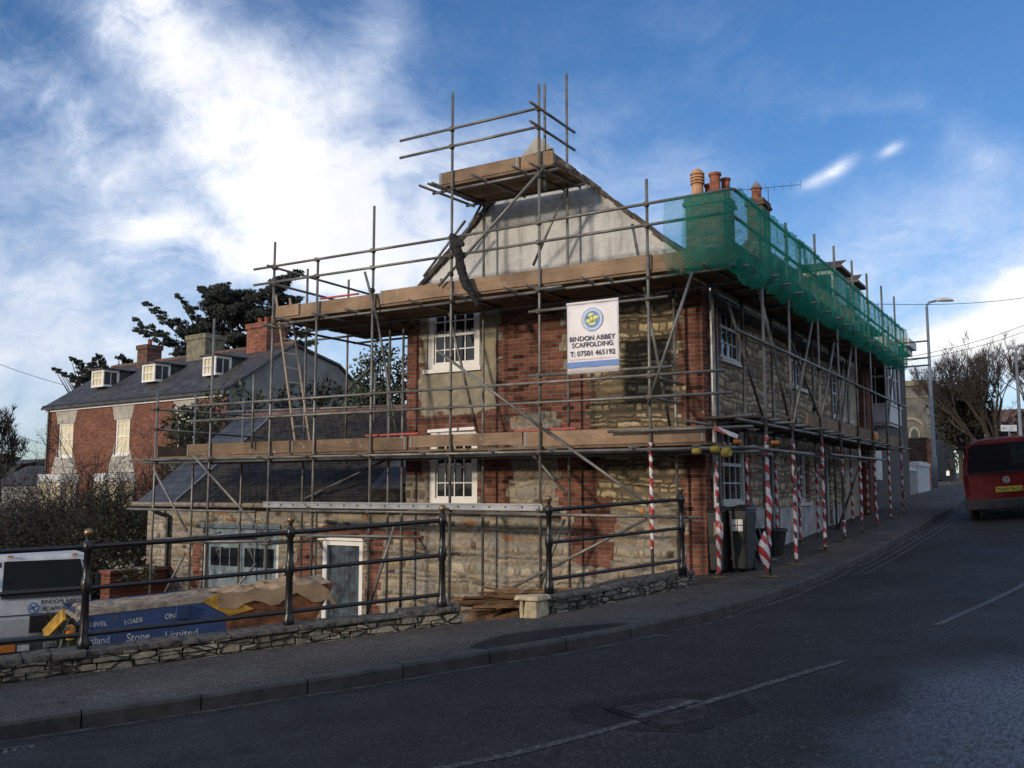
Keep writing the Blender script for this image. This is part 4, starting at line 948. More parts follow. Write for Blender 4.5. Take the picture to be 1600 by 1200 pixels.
mb = MB(); mb.box(XR+.09, BX-.09, BY0+.06, BY0+.07, 3.98, 5.44); mb.build('pane', M_glass, bw)
mb = MB(); mb.box(XR, XR+0.22, 27.6, 28.5, 1.9, 2.75); mb.build('shop_sign_board', M_trimold, bay, bevel=0.01)

# ---- lean-to outbuilding with garage doors
lt = thing('outbuilding', 'long low rubble stone outbuilding with blue garage doors and slate roof', 'outbuilding', (-15, 16.5, -1.4))
LX0, LX1, LZ = -18.78, -11.3, 1.42
GA = (-16.9, -14.6, -1.5, 0.90); DO = (-13.40, -12.34, -1.5, 0.62)
mb = MB(); wallgrid(mb, (0, YF, 0), (1, 0, 0), (0, 0, 1), (0, -1, 0), [LX0, LX1], [-2.2, LZ], [GA, DO], reveal=0.25)
mb.build('front_wall', M_gable, lt)
mb = MB(); mb.add([(LX0, YF, -2.2), (LX0, 20.2, -2.2), (LX0, 20.2, LZ), (LX0, 17.45, 3.45), (LX0, YF, LZ)], [(4, 3, 2, 1, 0)]); mb.build('end_wall', rubblemat('end_rubble', (0, 1, 0), RST, (0.30, 0.27, 0.22)), lt)
mb = MB(); mb.box(LX0+.4, LX1-.05, YF+.45, 20.1, -2, 1.3); mb.build('interior_core', M_blackp, lt)
dS = Vector((0, 17.45-YF, 3.45-LZ)).normalized()
M_sl_new = slate_mat('blue_slates', (1, 0, 0), tuple(dS), [(0.070, 0.073, 0.080), (0.052, 0.055, 0.062)], w=0.30, h=0.24, rough=0.45)
M_sl_old = slate_mat('mossy_tiles', (1, 0, 0), tuple(dS), [(0.050, 0.046, 0.043), (0.034, 0.032, 0.031)], w=0.18, h=0.10, moss=0.7, bs=0.9)
nrm = Vector((0, -dS.z, dS.y))
def slopey(mb, x0, x1, s0, s1, th, o=0.0):
    mb.obox(Vector((0, YF, LZ))+nrm*o, Vector((1, 0, 0)), dS, nrm, x0, x1, s0, s1, 0.0, th)
Ls = (Vector((0, 17.45, 3.45))-Vector((0, YF, LZ))).length
mb = MB(); slopey(mb, LX0-0.12, -17.6, -0.28, Ls, 0.07); r1 = mb.build('slate_roof', M_sl_new, lt)
mb = MB(); slopey(mb, -12.35, -11.55, 0.25, 1.6, 0.03, 0.061); mb.build('replaced_slates', M_sl_new, lt)
mb = MB(); slopey(mb, -17.6, LX1, -0.24, Ls, 0.06); mb.add([(LX0-.12, 17.45, 3.50), (LX1, 17.45, 3.50), (LX1, 20.4, LZ), (LX0-.12, 20.4, LZ)], [(0, 1, 2, 3)]); r2 = mb.build('tile_roof', M_sl_old, lt)
mb = MB(); mb.tube((LX0-0.12, 17.45, 3.50), (LX1, 17.45, 3.50), 0.09, 8); mb.build('ridge_tiles', M_tile, r2)
mb = MB(); mb.obox(Vector((0, YF, LZ)), Vector((1, 0, 0)), dS, nrm, -17.63, -17.57, -0.2, Ls, 0.06, 0.10); mb.build('lead_flashing', M_galvpost, r2)
mb = MB(); mb.tube((LX0-0.15, YF-0.30, LZ-0.12), (LX1, YF-0.30, LZ-0.12), 0.055, 8); mb.build('gutter', simple('weathered_gutter', (0.22, 0.18, 0.15), .7), lt)
mb = MB(); mb.path([(-18.25, YF-0.28, LZ-.15), (-18.22, YF-0.28, LZ-.28), (-17.98, YF-0.08, LZ-.40), (-17.98, YF-0.08, -1.6)], 0.045, 8); mb.build('downpipe', M_iron, lt)
# garage doors
mb = MB(); f = YF+0.10
mb.box(GA[0], GA[0]+0.10, f-.06, f+0.06, GA[2], 0.47); mb.box(GA[1]-0.10, GA[1], f-.06, f+0.06, GA[2], 0.47); mb.build('garage_frame', M_trimold, lt)
mb = MB(); mb.box(GA[0], GA[1], f-0.05, f+0.05, 0.47, 0.90); mb.box(GA[0]-.05, GA[1]+.05, f-0.13, f-0.05, 0.80, 0.9)
mb.build('lintel_board', M_bluepaint, lt)
for k in range(2):
    a = GA[0]+0.11+k*1.045; b = a+1.03
    mb = MB(); nb = 7
    for q in range(nb): mb.box(a+(b-a)*q/nb+.003, a+(b-a)*(q+1)/nb-.003, f-0.02, f+0.02, GA[2]+.05, -0.12)
    mb.box(a, b, f-0.03, f+0.02, -0.12, -0.02); mb.box(a, b, f-0.03, f+0.02, 0.38, 0.47); mb.box(a, a+.08, f-.031, f+.02, -.02, .38); mb.box(b-.08, b, f-.031, f+.02, -.02, .38)
    for q in (1, 2): mb.box(a+.08+(b-a-.16)*q/3-.012, a+.08+(b-a-.16)*q/3+.012, f-.025, f+.015, -.02, .38)
    gd = mb.build('garage_door', M_bluepaint, lt)
    mb = MB(); mb.box(a+.05, b-.05, f-.005, f+.005, -.05, .40); mb.build('pane', M_glass, gd)
mb = MB(); f = YF+0.08
mb.box(DO[0], DO[0]+0.12, f-.06, f+.08, DO[2], DO[3]); mb.box(DO[1]-.10, DO[1], f-.06, f+.08, DO[2], DO[3]); mb.box(DO[0]+.12, DO[1]-.10, f-.06, f+.08, DO[3]-.10, DO[3]); mb.box(DO[0]-.08, DO[1]+.08, YF-0.05, YF+0.01, DO[3], DO[3]+.05)
df = mb.build('door_frame', M_trim, lt)
mb = MB(); a, b = DO[0]+.13, DO[1]-.11
for q in range(6): mb.box(a+(b-a)*q/6+.003, a+(b-a)*(q+1)/6-.003, f, f+.04, DO[2]+.03, DO[3]-.11)
mb.build('plank_door', M_darkblue, lt)

# ---- brick townhouse down the hill
P0 = Vector((-47.69, 30.63, 0)); HL = (Vector((-32.5, 29.32, 0))-P0).length; HB = Vector((-HN.x, -HN.y, 0))
th = thing('brick_townhouse', 'three storey red brick townhouse with white sash windows and a slate roof with dormers', 'house', P0+HU*HL/2+HB*4)
def hp(u, v): 
    q = atp(u, v, P0, HN)-P0; return q.dot(HU), q.z
TZ = 6.05
wins = []
for (u0, v0, u1, v1) in ((91, 643, 116, 690), (180, 638, 204, 686), (276, 630, 304, 690)):
    a = hp(u0, v1); b = hp(u1, v0); wins.append((a[0], b[0], a[1], b[1]))
wh = wins[0]
wins = [(w0, w1, 3.35, 5.1) for (w0, w1, _, _) in wins]
mb = MB(); wallgrid(mb, P0, HU, Z, HN, [0.0, HL], [-2.0, TZ], wins, reveal=0.12)
mb.build('front_wall', M_bricktown, th)
for (a, b, c, d) in wins:
    sash(th, P0+HU*a+Z*c, HU, HN, b-a, d-c, 3, 4, frame=0.10, inset=0.06, glassm=M_palepane, bar=0.03)
for k, (a, b, c, d) in enumerate(wins):       # pale flared surrounds
    e = 0.012; mb = MB()
    for poly in ([(a-.35, TZ-.28), (b+.35, TZ-.28), (b+.12, d+.0), (a-.12, d+.0)], [(a-.02, c+.55), (a-.02, c), (b+.02, c), (b+.02, c+.55), (b+.95, c-.85), (a-.95, c-.85)]):
        if len(poly) == 6: poly = [(a-.02, c+.55), (a-.02, c-.08), (b+.02, c-.08), (b+.02, c+.45), (b+.55, c-.85), (a-.55, c-.85)]
        mb.prism([P0+HU*p[0]+Z*p[1]+HN*0.0 for p in poly], HN*e)
        mb.build('window_surround', M_stonetrim, th); mb = MB()
mb = MB(); mb.obox(P0, HU, Z, HN, -0.05, HL+.05, TZ-.28, TZ, 0.0, 0.10); mb.build('fascia', M_trim, th)
mb = MB(); mb.tube(P0+HU*(-.1)+HN*.2+Z*TZ, P0+HU*(HL+.1)+HN*.2+Z*TZ, 0.07, 8); mb.build('gutter', M_blackp, th)
mb = MB(); mb.tube(P0+HU*.35+HN*.12+Z*(TZ-.2), P0+HU*.35+HN*.12+Z*(-1), 0.06, 8); mb.build('downpipe', M_iron, th)
for k, (a, b, c, d) in enumerate(wins[:2]):   # ground floor bays
    mb = MB(); A = a-0.75; B = b+0.75
    for (p, q, f0, f1) in ((A, A+.15, 0, .75), (B-.15, B, 0, .75), (A, B, .6, .75)):
        pass
    poly = [(A, 0), (B, 0), (B-.35, .8), (A+.35, .8)]
    for z0, z1 in ((-1.5, 0.55), (2.05, 2.45)):
        mb.prism([P0+HU*p+HN*q+Z*z0 for p, q in poly], Z*(z1-z0))
    for p, q in ((A+.05, .1), (B-.05, .1), (A+.38, .72), (B-.38, .72), ((A+B)/2, .74)):
        mb.tube(P0+HU*p+HN*q+Z*.55, P0+HU*p+HN*q+Z*2.05, 0.07, 6)
    bo = mb.build('bay_window', M_trimold, th)
    mb = MB(); mb.prism([P0+HU*p+HN*q+Z*.55 for p, q in [(A+.06, .02), (B-.06, .02), (B-.38, .70), (A+.38, .70)]], Z*1.5); mb.build('pane', M_palepane, bo)
# body, end wall, roof
prof = [(0, TZ), (3.7, 8.45), (6.6, 7.75), (8.8, 6.2)]   # depth, height
mb = MB(); E0 = P0+HU*HL; pr = [(0, -2)]+prof+[(8.8, -2)]
mb.add([E0+HB*p+Z*z for p, z in pr], [tuple(range(6))]); mb.add([P0+HB*p+Z*z for p, z in pr], [tuple(reversed(range(6)))]); mb.add([P0+HB*8.8+Z*-2, E0+HB*8.8+Z*-2, E0+HB*8.8+Z*6.2, P0+HB*8.8+Z*6.2], [(0, 1, 2, 3)])
mb.build('end_wall', M_greyrender, th)
mb = MB(); Ur = HU
dF = (HB*3.7+Z*(8.45-TZ)).normalized()
M_slT = slate_mat('welsh_slate', tuple(HU), tuple(dF), [(0.075, 0.072, 0.075), (0.055, 0.054, 0.058)], w=0.3, h=0.25, moss=0.35, rough=0.55)
pf = [(-.3, TZ-.18), (3.7, 8.48), (6.6, 7.78), (8.95, 6.15)]
for (p, q) in zip(pf, pf[1:]):
    A0 = P0+HU*-.15+HB*p[0]+Z*p[1]; B0 = P0+HU*(HL+.12)+HB*p[0]+Z*p[1]; C0 = P0+HU*(HL+.12)+HB*q[0]+Z*q[1]; D0 = P0+HU*-.15+HB*q[0]+Z*q[1]
    mb.prism([A0, B0, C0, D0], Z*.12)
tr = mb.build('roof', M_slT, th)
mb = MB(); mb.tube(P0+HU*-.15+HB*3.7+Z*8.6, P0+HU*(HL+.1)+HB*3.7+Z*8.6, .12, 8); mb.build('ridge_tiles', M_tile, tr)
def roofpt(u, dep): return P0+HU*u+HB*dep+Z*(TZ+dep/3.7*(8.45-TZ))
for k, (u0, u1, v0, v1) in enumerate(((143, 163, 577, 606), (222, 243, 567, 598), (317, 338, 555, 588))):
    dep = 0.95
    A = atp(u0, v1, P0+HB*dep, HN)-P0; B = atp(u1, v0, P0+HB*dep, HN)-P0
    a, b, z0, z1 = A.dot(HU), B.dot(HU), A.z, B.z
    O = P0+HB*dep
    mb = MB(); t = 0.09
    mb.obox(O, HU, Z, HN, a, b, z0, z0+.1, -.03, .03); mb.obox(O, HU, Z, HN, a, b, z1-.12, z1, -.03, .03); mb.obox(O, HU, Z, HN, a, a+.12, z0+.1, z1-.12, -.03, .03); mb.obox(O, HU, Z, HN, b-.12, b, z0+.1, z1-.12, -.03, .03)
    mb.obox(O, HU, Z, HN, a+.12, b-.12, (z0+z1)/2-.03, (z0+z1)/2+.03, -.02, .01)
    for q in (1, 2): mb.obox(O, HU, Z, HN, a+.12+(b-a-.24)*q/3-.015, a+.12+(b-a-.24)*q/3+.015, z0+.1, z1-.12, -.015, .006)
    # cheek on the right, glazed
    C = O+HU*(b-.02)
    mb.obox(C, -HN, Z, HU, .0, .85, z0, z0+.12, 0, .05); mb.obox(C, -HN, Z, HU, 0, .85, z1-.12, z1, 0, .05); mb.obox(C, -HN, Z, HU, .72, .85, z0+.1, z1-.1, 0, .05); mb.obox(C, -HN, Z, HU, .36, .40, z0+.1, z1-.1, 0.01, .04)
    do = mb.build('dormer', M_trim, tr)
    mb = MB(); mb.obox(O, HU, Z, HN, a+.1, b-.1, z0+.08, z1-.1, -.05, -.04); mb.build('dormer_pane', M_palepane, do)  # pale pane colour stands in for the sky glare
    mb = MB(); mb.obox(C, -HN, Z, HU, .05, .8, z0+.1, z1-.1, -.01, .02); mb.build('dormer_pane', M_glass, do)
    mb = MB(); mb.obox(O, HU, Z, HN, a-.12, b+.12, z1, z1+.07, -3.0, .15); mb.obox(O, HU, Z, HN, a+.05, b+.01, z0, z1, -3.0, -.06); mb.build('dormer_roof', M_slT, do)
M_chred = brickmat('red_stack_brick', (1, 0.3, 0), (0.30, 0.085, 0.05), (0.20, 0.06, 0.04), (0.22, 0.16, 0.12))
for (u0, u1, u2, vt, vb, m_, pots) in ((386, 416, 432, 507, 545, M_chred, 3), (292, 320, 346, 525, 560, simple('mossy_render_stack', (0.19, 0.175, 0.12), .9, var=.35, scale=3), 0), (215, 229, 241, 540, 566, brickmat('dull_stack_brick', (1, .3, 0), (0.17, 0.075, 0.05), (0.12, 0.05, 0.035), (.14, .11, .09)), 1)):
    dep = 3.2
    A = atp(u0, vt, P0+HB*dep, HN)-P0; B = atp(u1, vb, P0+HB*dep, HN)-P0
    a, b = A.dot(HU), B.dot(HU); zt = A.z; wd = 1.2 if u2-u1 > 14 else 0.9
    mb = MB(); O = P0+HB*dep
    mb.obox(O, HU, HB, Z, a, b, 0, wd, 7.2, zt-.25); mb.obox(O, HU, HB, Z, a-.06, b+.06, -.06, wd+.06, zt-.25, zt)
    c_ = mb.build('chimney', m_, tr)
    for q in range(pots):
        c = O+HU*(a+(b-a)*(q+.5)/max(1, pots))+HB*(wd/2)+Z*zt
        mb = MB(); mb.lathe(c, [(.11, 0), (.11, .28), (.13, .30), (.13, .36)], 10); mb.build('chimney_pot', M_terracotta, c_)
# ------------------------------------------------------------------ scaffolding
R = 0.0245; YO = 13.30; YI = 14.32
def cproto():
    mb = MB(); mb.lathe((0, 0, -0.03), [(0.034, 0), (0.039, 0.008), (0.039, 0.052), (0.034, 0.06)], 10)
    mb.box(0.025, 0.070, -0.032, 0.032, -0.034, 0.034); mb.tube((0.045, -0.055, 0.0), (0.045, 0.05, 0.0), 0.011, 6); mb.box(-0.01, 0.05, -0.052, -0.034, -0.018, 0.018)
    return mb
_cm = None
class Scaf:
    def __init__(s, name, label, loc, group):
        s.root = thing(name, label, 'scaffold', loc, group); s.pipes = []; s.nc = 0; s.mesh = None
    def pipe(s, kind, p, q, r=R, mat=None):
        mb = MB(); mb.tube(p, q, r, 10); mb.mi = [0]*10+[1, 1]; o = mb.build(kind, [mat or M_pipe, M_coupler], s.root, smooth=False)
        for pl in o.data.polygons: pl.use_smooth = len(pl.vertices) == 4
        s.pipes.append((kind, Vector(p), Vector(q), o)); return o
    def coup(s, pt, d, parent):
        global _cm
        if s.nc >= 95: return
        if _cm is None:
            o = cproto().build('coupler', M_coupler, parent); _cm = o.data; o.data.transform(Matrix.Translation(wloc(parent)))
        else:
            o = bpy.data.objects.new('coupler', _cm); COL.objects.link(o); o.parent = parent
        o.location = Vector(pt)-wloc(parent); o.rotation_mode = 'QUATERNION'; o.rotation_quaternion = d.to_track_quat('X', 'Z'); s.nc += 1
    def couplers(s):
        st = [p for p in s.pipes if p[0] == 'standard']; ot = [p for p in s.pipes if p[0] != 'standard']
        for k, a, b, o in st:
            for k2, c, d, o2 in ot:
                u = b-a; v = d-c; w_ = a-c; A = u.dot(u); B = u.dot(v); C_ = v.dot(v); D = u.dot(w_); E = v.dot(w_); den = A*C_-B*B
                if den < 1e-6: continue
                t1 = (B*E-C_*D)/den; t2 = (A*E-B*D)/den
                if -.01 < t1 < 1.01 and -.01 < t2 < 1.01:
                    P = a+u*t1; Q = c+v*t2
                    if (P-Q).length < 0.11: s.coup(P, (Q-P) if (Q-P).length > 1e-4 else Vector((0, -1, 0)), o)
gs = Scaf('gable_scaffold', 'tall tube scaffold with two board lifts across the gable end and yard side', (-9.5, 13.8, -0.7), 'scaffolds round the cottage')
def st_(u, v, y, zb, kind='standard', x=None):
    p = at(u, v, y=y); return gs.pipe(kind, (p.x, y, zb), (p.x, y, p.z))
yz = lambda x: yard_z(x, 13.3)
OUT = {}
for k, (u, v) in dict(S1=(247, 612), S2=(335, 498), S4=(430, 378), S5=(497, 405), S6=(585, 322), S7=(707.5, 145), S8=(842, 132), S10=(1010, 280)).items():
    p = at(u, v, y=YO); zb = yz(p.x) if k != 'S10' else 0.30
    gs.pipe('standard', (p.x, YO, zb), (p.x, YO, p.z)); OUT[k] = p.x
p = at(400, 586, y=YO); q = at(396, 701, y=YO); gs.pipe('standard', (p.x, YO-.05, q.z), (p.x, YO-.05, p.z))
p = at(851, 131, y=13.55); gs.pipe('standard', (p.x, 13.55, 6.6), (p.x, 13.55, p.z))
INN = {}
for k, (u, v, zb) in dict(I1=(306, 617, -1.7), I2=(381, 622, -1.4), I3=(481, 420, -1.4), I4=(610, 500, -1.2), I5=(631, 497, -1.1), I6=(756, 312, -.7), I7=(885, 115, -.3), I8=(1052, 440, .2)).items():
    p = at(u, v, y=YI); gs.pipe('standard', (p.x, YI, zb), (p.x, YI, p.z)); INN[k] = p.x
for (u, v, y, zb) in ((545, 437, 15.6, 2.0), (586, 582, 17.0, 2.9), (607, 558, 16.3, 2.6)):
    p = at(u, v, y=y); gs.pipe('standard', (p.x, y, zb), (p.x, y, p.z))
yr = YO-0.052
def ledg(u0, v0, u1, v1, y=yr, kind='ledger', x1=None):
    a = at(u0, v0, y=y); b = at(u1, v1, y=y); return gs.pipe(kind, a, (b if x1 is None else (x1, y, b.z)))
# guard rails
gs.pipe('guard_rail', (-14.05, yr, 5.98), (-9.4, yr, 5.96)); gs.pipe('guard_rail', (-9.42, yr+.0, 5.96), (-4.27, yr, 5.99))
gs.pipe('guard_rail', (-14.04, yr, 5.66), (-9.1, yr, 5.64)); gs.pipe('guard_rail', (-9.14, yr, 5.64), (-4.30, yr, 5.65))
gs.pipe('guard_rail', (-15.85, yr, 3.33), (-10.2, yr, 3.33)); gs.pipe('guard_rail', (-10.2, yr, 3.33), (-4.45, yr, 3.33))
gs.pipe('guard_rail', (-15.85, yr, 3.02), (-9.8, yr, 3.01)); gs.pipe('guard_rail', (-9.8, yr, 3.01), (-4.35, yr, 3.0))
gs.pipe('guard_rail', (-16.0, YI+.05, 3.30), (-11.4, YI+.05, 3.22))
# returns at the left end
gs.pipe('guard_rail', (-13.48, 13.05, 5.95), (-13.48, 16.2, 5.93)); gs.pipe('guard_rail', (-13.48, 13.1, 5.62), (-13.48, 16.2, 5.60))
a = at(234, 639, x=-16.92); b = at(417, 652, x=-16.92); gs.pipe('guard_rail', a, b)
a = at(243, 671, x=-16.92); b = at(412, 684, x=-16.92); gs.pipe('guard_rail', a, b)
# deck ledgers
for y, x0 in ((YO+.05, -17.3), (YI-.05, -17.1)):
    gs.pipe('ledger', (x0, y, 2.19), (-10.6, y, 2.19)); gs.pipe('ledger', (-10.6, y, 2.19), (-4.2, y, 2.19))
gs.pipe('ledger', (-17.6, yr, 2.25), (-4.0, yr, 2.21))
for y, x0, x1 in ((YO+.05, -13.9, -4.1), (YI-.05, -13.8, -4.2)):
    gs.pipe('ledger', (x0, y, 4.84), (-9.3, y, 4.84)); gs.pipe('ledger', (-9.3, y, 4.84), (x1, y, 4.84))
gs.pipe('ledger', (-13.8, 16.0, 4.84), (-11.0, 16.0, 4.84)); gs.pipe('ledger', (-13.48, 13.0, 4.78), (-13.48, 16.3, 4.78)); gs.pipe('ledger', (-14.4, 15.3, 4.86), (-12.5, 15.3, 4.86))
# low ledgers
gs.pipe('ledger', (-13.4, yr, 1.24), (-8.6, yr, 1.235)); gs.pipe('ledger', (-8.6, yr, 1.235), (-4.85, yr, 1.22))
gs.pipe('ledger', (-13.9, YI-.05, 1.28), (-8.0, YI-.05, 1.26))
for (u0, v0, u1, v1, y) in ((215, 848, 422, 845, yr), (240, 842, 425, 838, YI), (437, 836, 660, 839, yr), (300, 838, 345, 832, YI)):
    ledg(u0, v0, u1, v1, y)
gs.pipe('ledger', (-17.6, yr, 1.22), (-13.8, yr, 1.2))
# banner rails
gs.pipe('ledger', (-7.72, yr, 4.50), (-5.30, yr, 4.50)); gs.pipe('ledger', (-7.72, yr, 3.45), (-5.25, yr, 3.44))
# transoms
for u, z in ((640, 0), (711, 0), (789, 0), (822, 0), (910, 0)):
    x = at(u, 440, y=13.05).x; gs.pipe('transom', (x, 13.02, 4.90), (x+.02, 14.55, 4.90))
for x in (-13.2, -12.3, -11.5, -6.3, -5.2, -4.7): gs.pipe('transom', (x, 13.08, 4.90), (x, 14.55 if x > -11.4 else 16.2, 4.90))
for x in (-17.0, -16.1, -15.0, -13.7, -12.5, -11.2, -9.8, -8.4, -7.3, -5.9, -4.9): gs.pipe('transom', (x, 13.12, 2.25), (x, 14.5, 2.25))
for z in (3.32, 3.0):
    gs.pipe('transom', (OUT['S10']+.05, 13.2, z), (INN['I8']+.06, 14.5, z-.02))
for k, z in (('S7', 1.3), ('S8', 1.3), ('S5', 1.3), ('S2', .6), ('S4', .6), ('S5', .75), ('S6', .75)):
    gs.pipe('transom', (OUT[k]+.05, 13.1, z), (OUT[k]+.05, 14.55, z))
# braces (measured on the outer face)
yb = YO+0.055; yb2 = YO-0.06
for (u0, v0, u1, v1, y) in ((852, 259, 685, 447, yb2), (884, 297, 833, 415, 14.0), (752, 320, 720, 378, 14.2), (685, 549, 862, 680, yb2), (862, 680, 1013, 788, yb2), (689, 436, 746, 676, 13.9), (825, 702, 886, 772, 13.7),
                        (795, 921, 1010, 811, yb2), (882, 812, 842, 922, 13.8), (1082, 425, 1012, 633, yb2), (988, 350, 1047, 667, 13.8), (301, 711, 422, 845, yb2), (241, 735, 292, 830, yb2), (289, 865, 250, 940, yb2),
                        (400, 880, 348, 945, yb), (459, 862, 416, 960, yb), (616, 822, 573, 962, yb2), (570, 425, 590, 500, 13.2), (590, 500, 622, 690, 13.6), (545, 607, 600, 555, 15.8), (600, 720, 470, 782, 14.6), (662, 432, 727, 345, 13.9)):
    gs.pipe('brace', at(u0, v0, y=y), at(u1, v1, y=y if y != 14.2 else 14.3))
# tower platform
XA, XB = -9.60, -7.32; ZT = 6.93
for z in (7.92, 7.60): gs.pipe('guard_rail', (-10.42, yr, z), (-7.52, yr, z))
for z in (7.82, 7.50): gs.pipe('guard_rail', (-7.40, 12.75, z), (-7.40, 14.30, z))
for y in (YO+.05, YI-.05): gs.pipe('ledger', (XA-.15 if y < 14 else XA-.05, y, ZT-.08), (XB+.12, y, ZT-.08))
for x in (XA-.05, XA+.14, XA+.22, -8.55, -7.75, -7.43): gs.pipe('transom', (x-.12, 12.98, ZT-.03), (x+.02, 14.5, ZT-.03))
gs.pipe('ledger', (-7.6, yr, 4.86), (-7.1, yr, 4.86))
gs.couplers()
# decks and toe boards
rr = random.Random(5)
def deck(root, x0, x1, y0, y1, z, n, mat, along='x', name='platform_board'):
    """boards laid side by side, each a part"""
    for i in range(n):
        t0 = i/n; t1 = (i+1)/n; dz = rr.uniform(-.004, .004); e0, e1 = rr.uniform(-.08, .03), rr.uniform(-.03, .08)
        mb = MB()
        if along == 'x': mb.box(x0+e0, x1+e1, y0+(y1-y0)*t0+.004, y0+(y1-y0)*t1-.004, z+dz, z+.038+dz)
        else: mb.box(x0+(x1-x0)*t0+.004, x0+(x1-x0)*t1-.004, y0+e0, y1+e1, z+dz, z+.038+dz)
        mb.build(name, mat, root)
deck(gs.root, -13.6, -9.2, 13.36, 14.62, 4.925, 5, M_board); deck(gs.root, -9.2, -4.45, 13.36, 14.62, 4.925, 5, M_board)
deck(gs.root, -13.5, -11.35, 14.63, 16.1, 4.925, 6, M_board)
deck(gs.root, -16.9, -13.0, 13.36, 14.60, 2.275, 5, M_board); deck(gs.root, -13.0, -9.0, 13.36, 14.60, 2.275, 5, M_board); deck(gs.root, -9.0, -4.85, 13.36, 14.60, 2.275, 5, M_board)
deck(gs.root, XA+.05, XB+.02, 13.33, 14.50, ZT, 5, M_board)
def toe(x0, x1, z0, h, y=YO+.030, tilt=0.0, name='toe_board'):
    mb = MB(); mb.hexa([(x0, y, z0), (x1, y, z0+tilt), (x1, y+.038, z0+tilt), (x0, y+.038, z0), (x0, y+.004, z0+h), (x1, y-.004, z0+h+tilt), (x1, y+.034, z0+h+tilt), (x0, y+.042, z0+h)])
    tb_ = mb.build(name, M_board, gs.root, bevel=.004)
    if x1-x0 > 1.5:
        mb = MB()
        for xx, dz in ((x0+.03, 0), (x1-.06, tilt)):
            mb = MB(); mb.box(xx, xx+.028, y-.0065, y+.0, z0+.004+dz, z0+h-.004+dz)
            if (xx*7) % 2 > .6: mb.build('end_band', M_galvpost, tb_)
toe(-13.58, -12.9, 4.965, .225, YO+.032); toe(-12.95, -10.85, 4.965, .225, YO-.03+.1, -.005); toe(-10.9, -9.35, 4.965, .25, YO+.032, .0); toe(-9.34, -5.6, 4.965, .245, YO+.03, 0); toe(-5.62, -4.27, 4.965, .235, YO+.07, 0)
toe(-15.93, -13.05, 2.315, .235, YO+.032, .005); toe(-13.02, -10.25, 2.315, .235, YO+.034, 0); toe(-10.2, -7.9, 2.35, .205, YO+.032, .0); toe(-8.85+.98, -4.80, 2.315, .235, YO+.030, 0)
toe(XA+.0, -7.95, ZT+.045, .215, YO+.03, .0); toe(-8.0, XB, ZT+.045, .225, YO+.069, 0)
mb = MB(); mb.box(-16.9, -15.95, 14.5, 14.54, 2.32, 2.55); mb.box(-16.95, -16.91, 13.4, 14.5, 2.32, 2.54); mb.build('toe_board', M_board, gs.root)
mb = MB(); mb.box(-13.62, -13.58, 13.4, 16.0, 4.97, 5.18); mb.build('toe_board', M_board, gs.root)
mb = MB(); mb.box(XB-.02, XB+.018, 13.38, 14.4, ZT+.045, ZT+.10); mb.build('toe_board', M_board, gs.root)
# aluminium ladder beam along the lower ledger
mb = MB(); x0, x1 = -13.55, -7.45
for z in (1.385, 1.30): mb.box(x0, x1, yr-.07, yr-.03, z-.012, z+.012)
mb.box(x0, x1, yr-.052, yr-.048, 1.31, 1.375)
mb.build('aluminium_beam', M_alu, gs.root)
mb = MB(); x = x0+.15
while x < x1: mb.tube((x, yr-.072, 1.342), (x, yr-.05, 1.342), .013, 8); x += .31
mb.build('beam_rungs', M_blackp, gs.root)
# boards of faded red laid on the deck edge, white plastic strip
for (u0, v0, u1, v1, m_, nm) in ((572, 681, 655, 677, M_red, 'red_strip'), (805, 673, 900, 669, M_red, 'red_strip'), (500, 467, 560, 459, M_red, 'red_strip'), (669, 674, 742, 669, M_trim, 'white_strip')):
    a = at(u0, v0, y=13.5); b = at(u1, v1, y=13.5)
    o = MB().bar(a, b, .05, .028 if m_ is M_red else .05).build(nm, m_, gs.root)
for x, y in ((OUT['S10'], YO), (OUT['S8'], YO), (OUT['S7'], YO)):
    zz = 0.27 if x > -6 else yz(x); mb = MB(); mb.box(x-.11, x+.11, y-.08, y+.08, zz, zz+.012); mb.build('base_plate', M_yellow, gs.root)

# ---- street scaffold
ss = Scaf('street_scaffold', 'pavement scaffold of striped uprights carrying a netted upper deck along the street front', (-4.6, 19.5, 0.6), 'scaffolds round the cottage')
M_sole = simple('dull_yellow_sole_plate', (0.20, 0.15, 0.05), 0.8, var=0.4, scale=15)
XO = -4.25; XI = -5.02; YST = [14.50, 16.0, 18.0, 19.6, 21.3, 22.9, 24.7, 26.5]; TOPS = [5.97, 6.15, 6.42, 6.55, 6.6, 6.63, 6.67, 6.72]
def tape_(parent, x, y, z0, z1, seed=1, loose=0.0, flap=None):
    rr2 = random.Random(seed); mb = MB(); n = 22; pts = []
    rad = .0285
    for i in range(n):
        z = z0+(z1-z0)*i/n; zz = z0+(z1-z0)*(i+1)/n
        r0 = rad+rr2.uniform(-.006, .006)+loose*math.exp(-((i/n-.35)/.12)**2)
        r1 = rad+rr2.uniform(-.006, .006)+loose*math.exp(-(((i+1)/n-.35)/.12)**2)
        mb.tube((x+(r0-rad)*.6, y, z), (x+(r1-rad)*.6, y, zz), r0, 9, r1, caps=False)
    mb.build('hazard_tape', M_tape, parent, smooth=True)
for i, (y, zt) in enumerate(zip(YST, TOPS)):
    zb = G(XO, y)
    o = ss.pipe('standard', (XO, y, zb+.01), (XO, y, zt))
    if i == 5: tape_(o, XO, y, zb+.05, zb+1.6, i)
    elif i == 3: tape_(o, XO, y, zb+.1, zb+.4, i); 
    else: tape_(o, XO, y, zb+(.45 if i == 0 else .06), 2.45+.02*i, i, .02 if i == 0 else .0)
    if i == 3: tape_(o, XO, y, 1.9, 2.4, 9)
    mb = MB(); mb.box(XO-.13, XO+.13, y-.09, y+.09, zb+.002, zb+.014); mb.build('base_plate', M_sole, ss.root)
